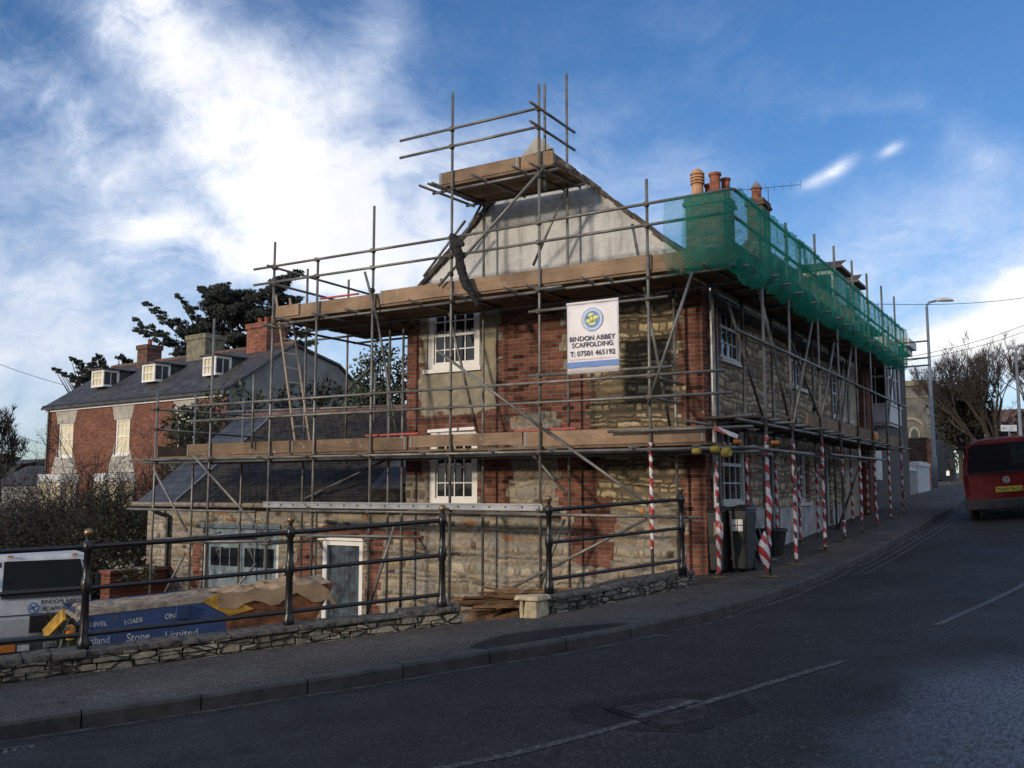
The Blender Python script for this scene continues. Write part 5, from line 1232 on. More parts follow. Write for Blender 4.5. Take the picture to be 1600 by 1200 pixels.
ss.pipe('standard', (XO, 16.88, 4.75), (XO, 16.88, 6.02)); 
ss.pipe('standard', (-4.45, 26.6, 4.9), (-4.45, 26.6, 5.95))
for i, y in enumerate([14.42, 15.93, 17.65, 19.25, 20.7, 22.4, 24.1, 26.0]):
    zb = G(XI, y); o = ss.pipe('standard', (XI, y, zb+.01), (XI, y, 5.05))
    if i not in (5,): tape_(o, XI, y, zb+.08, 2.15, 20+i, .02 if i == 0 else 0)
    mb = MB(); mb.box(XI-.09, XI+.09, y-.12, y+.12, zb+.002, zb+.012); mb.build('base_plate', M_sole, ss.root)
# slanted, taped prop
o = ss.pipe('brace', (-4.9, 21.9, G(-4.9, 21.9)), (-4.3, 21.5, 2.1)); 
xr = XO+.05; xl = XO-.05
for z in (5.93, 5.52): ss.pipe('guard_rail', (xr, 13.1, z), (xr, 16.9, z)); ss.pipe('guard_rail', (xr, 16.6, z+.04), (xr, 27.3, z+.0))
ss.pipe('guard_rail', (xr, 13.0, 3.86), (xr, 19.9, 3.86)); ss.pipe('guard_rail', (xr, 19.7, 3.84), (xr, 27.4, 3.84))
for x in (xl, XI-.05):
    ss.pipe('ledger', (x, 13.25, 2.62), (x, 20.0, 2.64)); ss.pipe('ledger', (x, 20.0, 2.64), (x, 27.5, 2.66))
    ss.pipe('ledger', (x, 13.2, 4.86), (x, 20.2, 4.86)); ss.pipe('ledger', (x, 20.2, 4.86), (x, 27.5, 4.86))
ss.pipe('ledger', (xr, 13.9, 2.22), (xr, 17.2, 2.24)); ss.pipe('ledger', (xr, 18.4, 2.28), (xr, 24.0, 2.33)); ss.pipe('ledger', (XI+.05, 14.2, 2.3), (XI+.05, 25.8, 2.34))
ss.pipe('ledger', (-6.3, 13.2, 2.50), (XO+.2, 13.2, 2.50))
ss.pipe('ledger', (-4.86, 13.9, 2.70), (-4.2, 13.7, 2.70))
for y in YST+[15.2, 17.0, 18.8, 20.5, 22.1, 23.8, 25.6]:
    ss.pipe('transom', (-5.18, y+.06, 2.68), (-4.02, y+.06, 2.68)); ss.pipe('transom', (-5.2, y+.06, 4.92), (-4.0, y+.06, 4.92))
for z in (5.55, 5.1, 4.9): ss.pipe('transom', (-4.6, 27.2, z), (-3.55, 27.2, z+.02))
for (ya, za, yb_, zb_) in ((14.5, 4.8, 16.1, 2.7), (17.9, 4.8, 16.3, 2.7), (19.6, 4.6, 18.1, 2.7), (21.3, 4.8, 19.8, 2.7), (26.4, 4.9, 24.9, 2.9)):
    ss.pipe('brace', (xl-.01, ya, za), (xl-.01, yb_, zb_))
ss.pipe('brace', (XI+.05, 15.0, 4.7), (XI+.05, 16.9, 2.8)); ss.pipe('brace', (XI+.05, 18.6, 4.7), (XI+.05, 21.5, 2.8)); ss.pipe('brace', (XI+.05, 23.5, 4.7), (XI+.05, 22.3, 2.8))
ss.couplers()
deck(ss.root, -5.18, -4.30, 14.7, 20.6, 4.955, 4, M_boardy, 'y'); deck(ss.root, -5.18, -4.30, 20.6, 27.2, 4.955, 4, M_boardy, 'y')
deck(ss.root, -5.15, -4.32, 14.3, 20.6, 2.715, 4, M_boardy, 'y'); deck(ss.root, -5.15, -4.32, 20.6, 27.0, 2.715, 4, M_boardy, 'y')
for y0, y1 in ((13.36, 17.2), (17.2, 21.1), (21.1, 24.3), (24.3, 27.2)):
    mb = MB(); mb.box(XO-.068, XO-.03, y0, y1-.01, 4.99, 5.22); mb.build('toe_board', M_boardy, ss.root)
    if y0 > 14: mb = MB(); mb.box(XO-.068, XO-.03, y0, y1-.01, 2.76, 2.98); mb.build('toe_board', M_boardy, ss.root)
# yellow end caps and hazard lamps at the corner
for (u, v, r_) in ((1090, 705, .045), (1119, 702, .05), (1137, 707, .07)):
    p = at(u, v, y=13.12); mb = MB(); mb.lathe(p+Vector((-.06, -.02, 0)), [(r_*.8, 0), (r_, .02), (r_, .10), (r_*.8, .12)], 14, axis=(1, -.35, 0)); mb.build('hazard_cap', M_yellow, ss.root, smooth=False)
for (u, v) in ((1146, 690), (1204, 692)):
    p = at(u, v, y=13.6); mb = MB(); mb.lathe(p, [(.02, 0), (.032, .01), (.032, .10), (.02, .12)], 10, axis=(1, .2, 0)); mb.build('hazard_cap', M_orange, ss.root)
p = at(1000, 799, y=YO-.06); mb = MB(); mb.lathe(p, [(.02, 0), (.03, .01), (.03, .08), (.02, .09)], 10, axis=(1, -.6, 0)); mb.build('hazard_cap', M_orange, gs.root)
p = Vector((XO, 23.0, 2.75)); mb = MB(); mb.lathe(p, [(.05, 0), (.085, .02), (.085, .14), (.05, .2)], 10); mb.build('hazard_cap', M_orange, ss.root)
# loose tape on the gable corner standard
o10 = [q for q in gs.pipes if q[0] == 'standard' and abs(q[1].x-OUT['S10']) < .01][0][3]
tape_(o10, OUT['S10'], YO, .75, 2.32, 41, .015)
mb = MB(); mb.bar((-4.6, 13.14, 2.50), (-4.25, 13.14, 2.36), .02, .06); mb.build('hazard_tape', M_tape, ss.root)
# billowing loose ends of tape
def flap(name, label, P, h, wd, seed):
    rr2 = random.Random(seed); mb = MB(); n = 12; m = 5; vs = []
    for i in range(n+1):
        t = i/n; wv = wd*math.sin(math.pi*min(1, t*1.02))**.8+.012
        for j in range(m+1):
            s = j/m-.5
            vs.append((P[0]+s*wv+.02*math.sin(5*t+seed), P[1]-.05-.5*wd*math.cos(s*3)*math.sin(math.pi*t)+.01*math.sin(9*s+7*t), P[2]-h*t))
    mb.add(vs, [(i*(m+1)+j, i*(m+1)+j+1, (i+1)*(m+1)+j+1, (i+1)*(m+1)+j) for i in range(n) for j in range(m)])
    o = mb.build(name, M_tape, loc=P, smooth=True); md = o.modifiers.new('thick', 'SOLIDIFY'); md.thickness = .002
    tag(o, label, 'hazard tape', 'loose hazard tape on the uprights'); return o
flap('loose_tape', 'large billow of loose red and white tape at the foot of the front corner upright', (XO-.04, 14.46, 1.0), .62, .15, 3)
flap('loose_tape', 'loose fold of red and white tape on the upright in front of the wheelie bins', (XI+.03, 14.40, 1.15), .5, .09, 6)

# ---- green debris netting
def netting():
    mb = MB(); rr2 = random.Random(8)
    def sheet(path, z_top, z_bot, n, m, sag, out, seed):
        L = [0]
        for a, b in zip(path, path[1:]): L.append(L[-1]+(Vector(b)-Vector(a)).length)
        vs = []
        for i in range(n+1):
            s = L[-1]*i/n
            for k in range(len(path)-1):
                if s <= L[k+1]+1e-6: break
            t = (s-L[k])/(L[k+1]-L[k]); a = Vector(path[k]); b = Vector(path[k+1]); p = a.lerp(b, t); d = (b-a).normalized(); nn_ = Vector((d.y, -d.x, 0))
            for j in range(m+1):
                q = j/m; zt = z_top(s, L[-1]); zb = z_bot(s, L[-1]); z = zt+(zb-zt)*q
                bil = out*math.sin(math.pi*min(1, q*1.0))*(.4+.6*abs(math.sin(s*1.9+seed)))+.07*max(0, q-.72)/.28*(.5+.5*math.sin(s*2.7+seed))
                w1 = .018*math.sin(s*11+q*5+seed)+.014*math.sin(s*23-q*9)+rr2.uniform(-.006, .006)+.03*max(0, q-.65)*math.sin(s*31+q*14)
                inn = -.16*max(0, q-.86)/.14
                vs.append(p+nn_*(bil+w1+inn+.03)+Vector((0, 0, z)))
        b0 = len(mb.v); mb.add(vs, [(i*(m+1)+j, i*(m+1)+j+1, (i+1)*(m+1)+j+1, (i+1)*(m+1)+j) for i in range(n) for j in range(m)])
    sheet([(-5.32, yr-.02, 0), (xr+.02, yr-.02, 0), (xr+.02, 17.0, 0)], lambda s, L: 5.97, lambda s, L: 4.86-.03*math.sin(s*1.6)-(.14*min(1, max(0, (s-.9)/.6)))-.05*max(0, math.sin((s-1.1)*1.9))-.03*math.sin(s*7.3), 90, 22, 0, .05, 1.0)
    sheet([(xr+.04, 16.6, 0), (xr+.04, 27.35, 0)], lambda s, L: 5.94+.02*math.sin(s*3), lambda s, L: 4.74-.035*math.sin(s*1.7)+.03*math.sin(s*5.1)+.015*math.sin(s*17), 150, 20, 0, .05, 2.2)
    o = mb.build('debris_netting', M_net, loc=(-4.3, 18, 5), smooth=True)
    tag(o, 'green debris netting hung round the upper deck of the street scaffold', 'netting')
netting()

# ---- banner
ban = thing('scaffold_banner', 'white advertising banner with round emblem, black lettering and blue stripe tied to the scaffold', 'banner', (-6.55, YO-.12, 3.45))
bx0 = at(886, 520, y=YO-.1).x; bx1 = at(967, 520, y=YO-.1).x; bz0, bz1 = 3.42, 4.55; by = YO-.095
mb = MB(); n = 16; vs = []
for i in range(n+1):
    for j in range(9):
        x = bx0+(bx1-bx0)*i/n; z = bz0+(bz1-bz0)*j/8; vs.append((x, by+.006*math.sin(i*.9+j*.5), z))
mb.add(vs, [(i*9+j, (i+1)*9+j, (i+1)*9+j+1, i*9+j+1) for i in range(n) for j in range(8)])
o = mb.build('banner_sheet', M_banner, ban, smooth=True); md = o.modifiers.new('thick', 'SOLIDIFY'); md.thickness = .004
W = bx1-bx0; UX = Vector((1, 0, 0)); fy = by-.012
def P(u, v): return Vector((bx0+W*u, fy, bz0+(bz1-bz0)*v))
mb = MB(); mb.box(bx0+.003, bx1-.003, fy, fy+.002, bz0+(bz1-bz0)*.085, bz0+(bz1-bz0)*.165); mb.build('blue_stripe', M_bblue, ban)
mb = MB(); mb.tube((bx0, by-.004, bz1-.012), (bx1, by-.004, bz1-.012), .022, 8); mb.build('top_hem', M_banner, ban)
mb = MB()
mb.build('lettering', M_ink, ban) if mb.v else None
mb = MB(); text_mb(mb, 'BINDON ABBEY', P(.055, .455), UX, Z, .107, width=W*.88, bold=.018)
mb.build('lettering', M_ink, ban); mb = MB(); text_mb(mb, 'SCAFFOLDING', P(.10, .365), UX, Z, .107, width=W*.79, bold=.018)
mb.build('lettering', M_ink, ban); mb = MB(); text_mb(mb, 'T: 07501 465192', P(.06, .245), UX, Z, .112, width=W*.87, bold=.02)
mb.build('lettering', M_ink, ban)
mb = MB(); text_mb(mb, 'Email: bindonabbeyscaffolding@outlook.com', P(.05, .188), UX, Z, .040, width=W*.88); mb.build('small_print', M_pinkish, ban)
def disc(mb, c, r, dz=0, n=28, inner=None):
    c = Vector(c)+Vector((0, -dz, 0))
    pts = [c+Vector((math.cos(2*math.pi*i/n)*r, 0, math.sin(2*math.pi*i/n)*r)) for i in range(n)]
    if inner is None: mb.add(pts, [tuple(range(n))])
    else:
        q = [c+Vector((math.cos(2*math.pi*i/n)*inner, 0, math.sin(2*math.pi*i/n)*inner)) for i in range(n)]
        mb.add(pts+q, [(i, (i+1) % n, n+(i+1) % n, n+i) for i in range(n)])
def emblem(parent, c, r, base=.0):
    e = MB(); disc(e, c, r, .001+base); eo = e.build('emblem', M_bpale, parent)
    e = MB(); disc(e, c, r*.72, .003+base); disc(e, c, r*1.0, .0025+base, inner=r*.95); e.build('emblem_field', M_bblue, eo)
    e = MB(); c = Vector(c)
    for (dx, dz, a, b) in ((-.1, .38, .30, .17), (.35, .12, .30, .18), (-.38, -.08, .22, .20), (-.02, -.34, .34, .17), (.02, .02, .33, .28)):
        n = 12; cc = c+Vector((dx*r, -.004-base-.0002*abs(dx*10), dz*r)); e.add([cc+Vector((math.cos(2*math.pi*i/n)*a*r, 0, math.sin(2*math.pi*i/n)*b*r)) for i in range(n)], [tuple(range(n))])
    e.build('emblem_map', M_bgreen, eo)
    e = MB()
    for (p, q) in (((-.62, .02), (.25, .42)), ((-.55, .28), (.02, -.22)), ((-.3, -.32), (.62, .10)), ((.05, .3), (.1, -.15))):
        e.bar(c+Vector((p[0]*r, -.0065-base, p[1]*r)), c+Vector((q[0]*r, -.0065-base, q[1]*r)), .001, .045*r)
    e.build('emblem_tubes', M_ink, eo)
emblem(ban, P(.50, .745), .185)

# ---- ladder between the two lifts
lad = thing('ladder', 'pole ladder standing between the two scaffold lifts at the yard end', 'ladder', (-12.6, 14.2, 2.32))
a0, a1 = at(461, 689, y=14.1), at(431, 460, y=13.75); b0, b1 = at(484, 689, y=14.1), at(453, 466, y=13.75)
for p, q in ((a0, a1), (b0, b1)): MB().tube(p, q, .024, 8).build('stile', simple('ladder_timber', (.42, .33, .24), .7, var=.2), lad)
for k in range(1, 10):
    t = k/10; MB().tube(a0.lerp(a1, t), b0.lerp(b1, t), .012, 6).build('rung', M_galvpost, lad)
# ---- furled black sheeting tied to the scaffold
mb = MB(); pts = [at(u, v, y=13.18) for u, v in ((706, 366), (712, 385), (718, 402), (722, 425), (730, 446), (738, 462), (747, 478))]
rad = [.05, .10, .075, .085, .075, .06, .03]
for (p, q, r0, r1) in zip(pts, pts[1:], rad, rad[1:]): mb.tube(p, q, r0, 9, r1)
mb.prism([at(706, 366, y=13.12), at(725, 378, y=13.12), at(724, 384, y=13.12), at(712, 384, y=13.12)], (0, .03, 0))
o = mb.build('furled_sheet', M_black, loc=pts[0], smooth=True); tag(o, 'furled black plastic sheet tied to the scaffold below the tower platform', 'sheeting')
md = o.modifiers.new('remesh', 'REMESH'); md.mode = 'VOXEL'; md.voxel_size = .014
tx = bpy.data.textures.new('folds', 'CLOUDS'); tx.noise_scale = .11; dm = o.modifiers.new('folds', 'DISPLACE'); dm.texture = tx; dm.strength = .07; dm.texture_coords = 'GLOBAL'
# ------------------------------------------------------------------ yard objects
rr = random.Random(31)
pile = thing('timber_pile', 'heap of old laths and boards stacked in the gateway beside the pale pier', 'timber pile', (-6.5, 10.6, .1))
mb = MB(); mb.hexa([(-7.6, 10.75, -.5), (-6.3, 10.65, -.2), (-6.0, 11.7, -.2), (-7.5, 11.9, -.6), (-7.3, 10.95, -.02), (-6.5, 10.85, .12), (-6.3, 11.5, .18), (-7.2, 11.7, .0)]); mb.build('heap_core', M_lath, pile)
for k in range(80):
    x = rr.uniform(-6.95, -6.35); y = rr.uniform(10.6, 11.35); z = .05+.26*rr.random()*(1-abs((y-11.0))/1.4); a = rr.gauss(.45, .22); L = rr.uniform(.5, 1.15); t = rr.gauss(.05, .10)
    c = Vector((x, y, z)); d = Vector((math.cos(a), math.sin(a), t)).normalized()
    MB().bar(c-d*L/2, c+d*L/2, rr.uniform(.02, .06), rr.uniform(.012, .028), up=(rr.uniform(-.3, .3), rr.uniform(-.3, .3), 1)).build('lath', M_lath, pile)
# ---- skip
SA = Vector((-12.1, 8.35, 0)); SB = Vector((-10.5, 11.8, 0)); SU = (SB-SA).normalized(); SN = Vector((SU.y, -SU.x, 0)); SL = (SB-SA).length; SWd = 1.15
sk = thing('skip', 'scratched blue and orange waste skip full of rubble under brown sheeting in the yard', 'skip', SA+SU*SL/2-SN*.9+Z*-1.45)
def sp_(u, n, z): return SA+SU*u+SN*(-n)+Z*z
zt0, zb = 0.0, -1.42
def zt(u): return -0.05+0.05*u
mb = MB(); t = .04
# hull with sloping ends, open top
base = [sp_(.75, .2, zb), sp_(SL-.75, .2, zb), sp_(SL-.75, SWd-.2, zb), sp_(.75, SWd-.2, zb)]; top = [sp_(0, 0, zt(0)), sp_(SL, 0, zt(SL)), sp_(SL, SWd, zt(SL)), sp_(0, SWd, zt(0))]
mid = [sp_(.42, .0, -.62), sp_(SL-.42, .0, -.62), sp_(SL-.42, SWd, -.62), sp_(.42, SWd, -.62)]
split = 2.08
# blue body and rust-orange front part
def skin(u0, u1, m_, nm):
    mb = MB()
    f = lambda z, u: u
    A = [sp_(u0 if u0 > .1 else 0, 0, zt(u0)), sp_(u1 if u1 < SL-.1 else SL, 0, zt(u1)), sp_(min(u1, SL-.42), .0, -.62), sp_(max(u0, .42), .0, -.62)]
    B = [A[3], A[2], sp_(min(u1, SL-.75), .2, zb), sp_(max(u0, .75), .2, zb)]
    mb.add(A, [(0, 1, 2, 3)]); mb.add(B, [(0, 1, 2, 3)])
    o = mb.build(nm, m_, sk); md = o.modifiers.new('t', 'SOLIDIFY'); md.thickness = .02; return o
s1 = skin(0, split, M_skip, 'side_panel'); s2 = skin(split, SL, M_skiprust, 'side_panel')
mb = MB(); mb.add([top[0], mid[0], mid[3], top[3]], [(0, 1, 2, 3)]); mb.add([mid[0], base[0], base[3], mid[3]], [(0, 1, 2, 3)]); mb.add([top[1], mid[1], mid[2], top[2]], [(0, 1, 2, 3)]); mb.add([mid[1], base[1], base[2], mid[2]], [(0, 1, 2, 3)])
mb.add([top[3], mid[3], mid[2], top[2]], [(0, 1, 2, 3)]); mb.add([mid[3], base[3], base[2], mid[2]], [(0, 1, 2, 3)]); mb.add(base, [(0, 1, 2, 3)]); mb.build('hull', M_skip, sk)
mb = MB(); mb.hexa([sp_(0, -.03, zt(0)-.075), sp_(2.0, -.03, zt(2.0)-.075), sp_(2.0, .03, zt(2.0)-.075), sp_(0, .03, zt(0)-.075), sp_(0, -.03, zt(0)), sp_(2.0, -.03, zt(2.0)), sp_(2.0, .03, zt(2.0)), sp_(0, .03, zt(0))]); mb.build('rim', simple('dusty_rim', (.30, .25, .20), .85, var=.3), sk)
for u in (.1, 1.34):
    mb = MB(); mb.hexa([sp_(u, -.002, -.06), sp_(u+.16, -.002, -.06), sp_(u+.16, -.09, -.06), sp_(u, -.09, -.06), sp_(u, -.002, -.25), sp_(u+.16, -.002, -.25), sp_(u+.16, -.06, -.25), sp_(u, -.06, -.25)]) if u > 1 else mb.obox(SA, SU, Z, SN, u, u+.06, -1.2, -.12, 0, .04)
    mb.build('lifting_lug', M_skip, sk)
mb = MB(); mb.prism([sp_(1.70, -.028, -.02), sp_(1.95, -.028, .08), sp_(2.5, -.028, -.18), sp_(2.12, -.028, -.26)], SN*.012); mb.build('yellow_panel', M_skipyel, sk)
mb = MB(); mb.add([sp_(split-.05, -.014, -.10), sp_(split+.2, -.014, -.2), sp_(split-.25, -.014, -.62), sp_(split-.5, -.014, -.62)], [(0, 1, 2, 3)])
mb = MB()
def sline(word, u0, v0, u1, v1, hpx, bold=.012):
    a = atp(u0, v0, SA, SN); b = atp(u1, v1, SA, SN); c = atp(u0, v0-hpx, SA, SN); mb = MB()
    text_mb(mb, word, a+SN*.022, b-a, Z, (c-a).length/.70, width=(b-a).length, bold=bold); mb.build('lettering', M_letter, sk)
sline('LEVEL', 140, 979, 167, 977, 7); sline('LOADS', 194, 976, 222, 971, 7.5); sline('ONLY', 257, 967, 284, 964, 8)
sline('Portland', 122, 1008, 170, 1004, 11, 0); sline('Stone', 197, 1003, 233, 999, 13); sline('Limited', 258, 997, 308, 992, 11, 0)
# sheeted load: a crumpled mound
def mound(parent, u0, u1, n0, n1, zf, mat, name, seed, nu=26, nv=14, skirt=False):
    rr2 = random.Random(seed); vs = []
    for i in range(nu+1):
        for j in range(nv+1):
            u = u0+(u1-u0)*i/nu; n = n0+(n1-n0)*(j if not skirt else max(0, j-1))/nv; vs.append(sp_(u, n, zf(i/nu, j/nv)+rr2.uniform(-.018, .018)))
    mb = MB(); mb.add(vs, [(i*(nv+1)+j, (i+1)*(nv+1)+j, (i+1)*(nv+1)+j+1, i*(nv+1)+j+1) for i in range(nu) for j in range(nv)]); return mb.build(name, mat, parent, smooth=False)
lo = mound(sk, .02, SL-.02, .03, SWd-.03, lambda a, b: zt(a*SL)-.02+.05*math.sin(math.pi*b)*(.4+a)+(-.12 if a < .02 else 0), simple('rubble_fill', (.27, .22, .17), .9, var=.4, scale=8), 'rubble_load', 3)
def tf(a, b): 
    pk = .17*math.exp(-((a-.72)/.2)**2)+.12*math.exp(-((a-.35)/.35)**2)
    return .03+pk*(1-.5*abs(b-.5)*2)+(-.19-.05*math.sin(a*17) if b < .04 else 0)+(-.2 if a > .97 else 0)+.02*math.sin(a*23+b*9)
tp = mound(sk, 1.95, SL+.02, -.05, SWd, tf, M_tarp, 'brown_sheeting', 5, 14, 8, True)
bc = thing('amber_beacon', 'small orange warning lamp clipped to the left end of the skip', 'warning lamp', sp_(-.05, -.03, .0))
c = at(110, 982, d=12.6); bc.location = c
mb = MB(); mb.lathe(c+Vector((0, 0, -.14)), [(.05, 0), (.05, .05), (.045, .06)], 12); mb.build('lamp_base', M_yellow, bc)
mb = MB(); mb.lathe(c+Vector((0, 0, -.08)), [(.055, 0), (.06, .02), (.052, .10), (.035, .125), (.005, .13)], 12); mb.build('lamp_lens', M_orange, bc, smooth=True)
a = at(70, 992, d=12.7); b = at(100, 960, d=12.3); o = MB().bar(a, b, .04, .15).build('plank', M_skipyel, loc=a); tag(o, 'short yellowish plank leaning out of the left end of the skip', 'plank')
# low garden wall with shrub
gw = thing('brick_wall', 'low old red brick garden wall between the thicket and the outbuilding', 'low wall', (-18.5, 14.0, -1.8))
mb = MB(); p0 = at(172, 900, d=20.5); p1 = at(262, 890, d=21.8); d = Vector((p1.x-p0.x, p1.y-p0.y, 0)).normalized(); n = Vector((-d.y, d.x, 0)); L = (Vector((p1.x, p1.y, 0))-Vector((p0.x, p0.y, 0))).length
mb.obox(Vector((p0.x, p0.y, 0)), d, n, Z, 0, L, 0, .3, -2.3, -.15); mb.build('brickwork', M_bricky, gw)
mb = MB(); mb.obox(Vector((p0.x, p0.y, 0)), d, n, Z, -.03, L+.02, -.04, .34, -.15, -.08); mb.build('coping', M_bricky, gw)

# ---- tipper truck cab, facing the viewer
TC = at(66, 1000, d=20.0); TP = Vector((TC.x, TC.y, 0))
fw = Vector((-CSN, CCS, 0)); rt = Vector((CCS, CSN, 0))
ang = math.radians(38); TN = (-fw*math.cos(ang)+rt*math.sin(ang)).normalized(); TU = Vector((-TN.y, TN.x, 0))   # TN = forward of the truck, TU = to its (image) right
if TU.dot(rt) < 0: TU = -TU
tk = thing('tipper_truck', 'white tipper truck parked in the yard facing the road, seen over the low wall', 'truck', TP+Z*-1.75)
TZ0 = -1.92; hw = .90
def T(u, f, z): return TP+TU*u+TN*f+Z*(TZ0+z)
def prof_body(mb, prof, u0, u1):
    a = [T(u0, f, z) for f, z in prof]; b = [T(u1, f, z) for f, z in prof]; n = len(prof)
    mb.add(a+b, [tuple(range(n)), tuple(reversed(range(n, 2*n)))]+[(i, n+i, n+(i+1) % n, (i+1) % n) for i in range(n)])
mb = MB(); prof_body(mb, [(-1.6, .55), (.05, .55), (.10, .95), (.04, 1.50), (-.33, 2.12), (-.42, 2.19), (-1.5, 2.22), (-1.6, 2.1)], -hw, hw)
cab = mb.build('cab', M_white, tk, bevel=.05)
mb = MB(); e = .012
W_ = [(-hw+.10, .030+e, 1.54), (hw-.10, .030+e, 1.54), (hw-.17, -.315+e, 2.08), (-hw+.17, -.315+e, 2.08)]
mb.prism([T(*q) for q in W_], TN*.008); ws = mb.build('windscreen', glass('cab_glass', (.008, .010, .009), .06), tk); MATS['cab_glass'].node_tree.nodes['Principled BSDF'].inputs['Specular IOR Level'].default_value = .12
mb = MB(); mb.prism([T(-hw+.08, .065+e, 1.36), T(hw-.08, .065+e, 1.36), T(hw-.10, .040+e+.002, 1.54), T(-hw+.10, .040+e+.002, 1.54)], TN*.012); mb.build('scuttle', M_blackp, tk)
for s0 in (-.62, .62):
    mb = MB(); mb.obox(T(s0, -.36, 2.165), TU, Z, TN, -.05, .05, 0, .03, 0, .08); mb.build('marker_lamp', M_orange, tk)
for s0 in (-1, 1):
    mb = MB(); mb.prism([T(s0*(hw-.05), .055, 1.42), T(s0*(hw-.01), .055, 1.42), T(s0*(hw-.09), -.30, 2.06), T(s0*(hw-.13), -.30, 2.06)], TN*.01); mb.build('pillar_trim', M_blackp, tk)
for s0 in (-.55, .0, .45):
    mb = MB(); mb.tube(T(s0, .07+e, 1.40), T(s0+.42, .035, 1.50), .010, 6); mb.build('wiper', M_blackp, tk)
mb = MB(); mb.obox(T(0, .095, 0), TU, Z, TN, -.28, hw-.08, .66, 1.0, 0, .03); mb.build('grille', M_blackp, tk)
mb = MB(); mb.obox(T(0, .03, 0), TU, Z, TN, -hw-.01, hw+.01, .28, .58, -.15, .17); bp = mb.build('bumper', simple('dark_bumper', (.05, .055, .065), .6), tk, bevel=.03)
mb = MB(); mb.obox(T(0, .10, 0), TU, Z, TN, -hw+.02, hw-.02, 1.02, 1.035, 0, .012); mb.build('panel_seam', M_blackp, tk)
mb = MB(); mb.obox(T(0, .2, 0), TU, Z, TN, -hw+.06, -hw+.36, .33, .47, 0, .015); mb.build('indicator', M_orange, tk)
mb = MB(); mb.obox(T(0, .2, 0), TU, Z, TN, -hw+.40, -hw+.62, .33, .45, 0, .015); mb.build('headlight', simple('lamp_lens', (.6, .6, .62), .2), tk)
mb = MB(); mb.obox(T(0, .2, 0), TU, Z, TN, -.02, .46, .36, .47, 0, .012); npl = mb.build('number_plate', simple('white_plate', (.35, .35, .36), .5), tk)
mb = MB(); text_mb(mb, 'EBS 51L', T(.02, .22, .375), TU, Z, .09, width=.40); mb.build('lettering', M_ink, npl)
for s0 in (-1, 1):
    mb = MB(); mb.prism([T(s0*(hw+.004), -.10, 1.38), T(s0*(hw+.004), -.38, 2.02), T(s0*(hw+.004), -1.2, 2.04), T(s0*(hw+.004), -1.2, 1.36)], TU*(.01*s0)); mb.build('side_window', M_glass, tk)
    mb = MB(); mb.obox(T(s0*(hw+.003), 0, 0), -TN, Z, TU*s0, -.05, 1.55, .60, .80, 0, .006); mb.build('blue_stripe', M_bblue, tk)
    mb = MB(); mb.lathe(T(s0*(hw-.22)-0, -.62, .36), [(.36, 0), (.38, .02), (.38, .20), (.36, .22)], 20, axis=TU); wl = mb.build('wheel', M_rubber, tk)
    mb = MB(); mb.obox(T(s0*(hw+.16), .0, 0), TU, Z, TN, -.07, .07, 1.45, 1.80, -.05, .03); mb.tube(T(s0*hw, -.1, 1.5), T(s0*(hw+.16), -.02, 1.55), .012, 6); mb.build('wing_mirror', M_blackp, tk)
mb = MB(); mb.obox(T(0, -1.75, 0), TU, Z, -TN, -.95, .95, .75, 1.25, 0, 3.2); mb.build('tipper_body', M_skip, tk)
mb = MB(); mb.obox(T(0, -1.6, 0), TU, Z, -TN, -.4, .4, .45, .72, 0, 3.2); mb.lathe(T(-.85, -4.1, .36), [(.36, 0), (.38, .02), (.38, .2), (.36, .22)], 20, axis=TU); mb.lathe(T(.63, -4.1, .36), [(.36, 0), (.38, .02), (.38, .2), (.36, .22)], 20, axis=TU); mb.build('chassis', M_blackp, tk)
mb = MB(); text_mb(mb, 'BINDON ABBEY', T(-.08, .108, 1.23), TU, Z, .10, width=.78, bold=.03); mb.build('lettering', M_ink, tk); mb = MB(); text_mb(mb, 'SCAFFOLDING', T(-.03, .108, 1.09), TU, Z, .10, width=.70, bold=.03); mb.build('lettering', M_ink, tk)
def ring(mb, c, U, V, r, n=20, off=0):
    N = U.cross(V); c = c+N*off; mb.add([c+U*(math.cos(2*math.pi*i/n)*r)+V*(math.sin(2*math.pi*i/n)*r) for i in range(n)], [tuple(range(n))])
NN = TU.cross(Z); sg = 1 if NN.dot(TN) > 0 else -1
for uc in (-.22, .80):
    c = T(uc, .104, 1.15); mb = MB(); mb.add([c+TN*.002+TU*(math.cos(.314*i)*.105)+Z*(math.sin(.314*i)*.115) for i in range(20)], [tuple(range(20))]); eo = mb.build('emblem', M_bblue, tk)
    mb = MB(); mb.add([c+TN*.005+TU*(math.cos(.314*i)*.078)+Z*(math.sin(.314*i)*.085) for i in range(20)], [tuple(range(20))]); mb.build('emblem_field', M_bpale, eo)
    mb = MB(); mb.bar(c+TN*.008-TU*.07-Z*.02, c+TN*.008+TU*.06+Z*.05, .002, .018); mb.bar(c+TN*.008-TU*.05+Z*.05, c+TN*.008+TU*.03-Z*.06, .002, .018); mb.build('emblem_tubes', M_ink, eo)

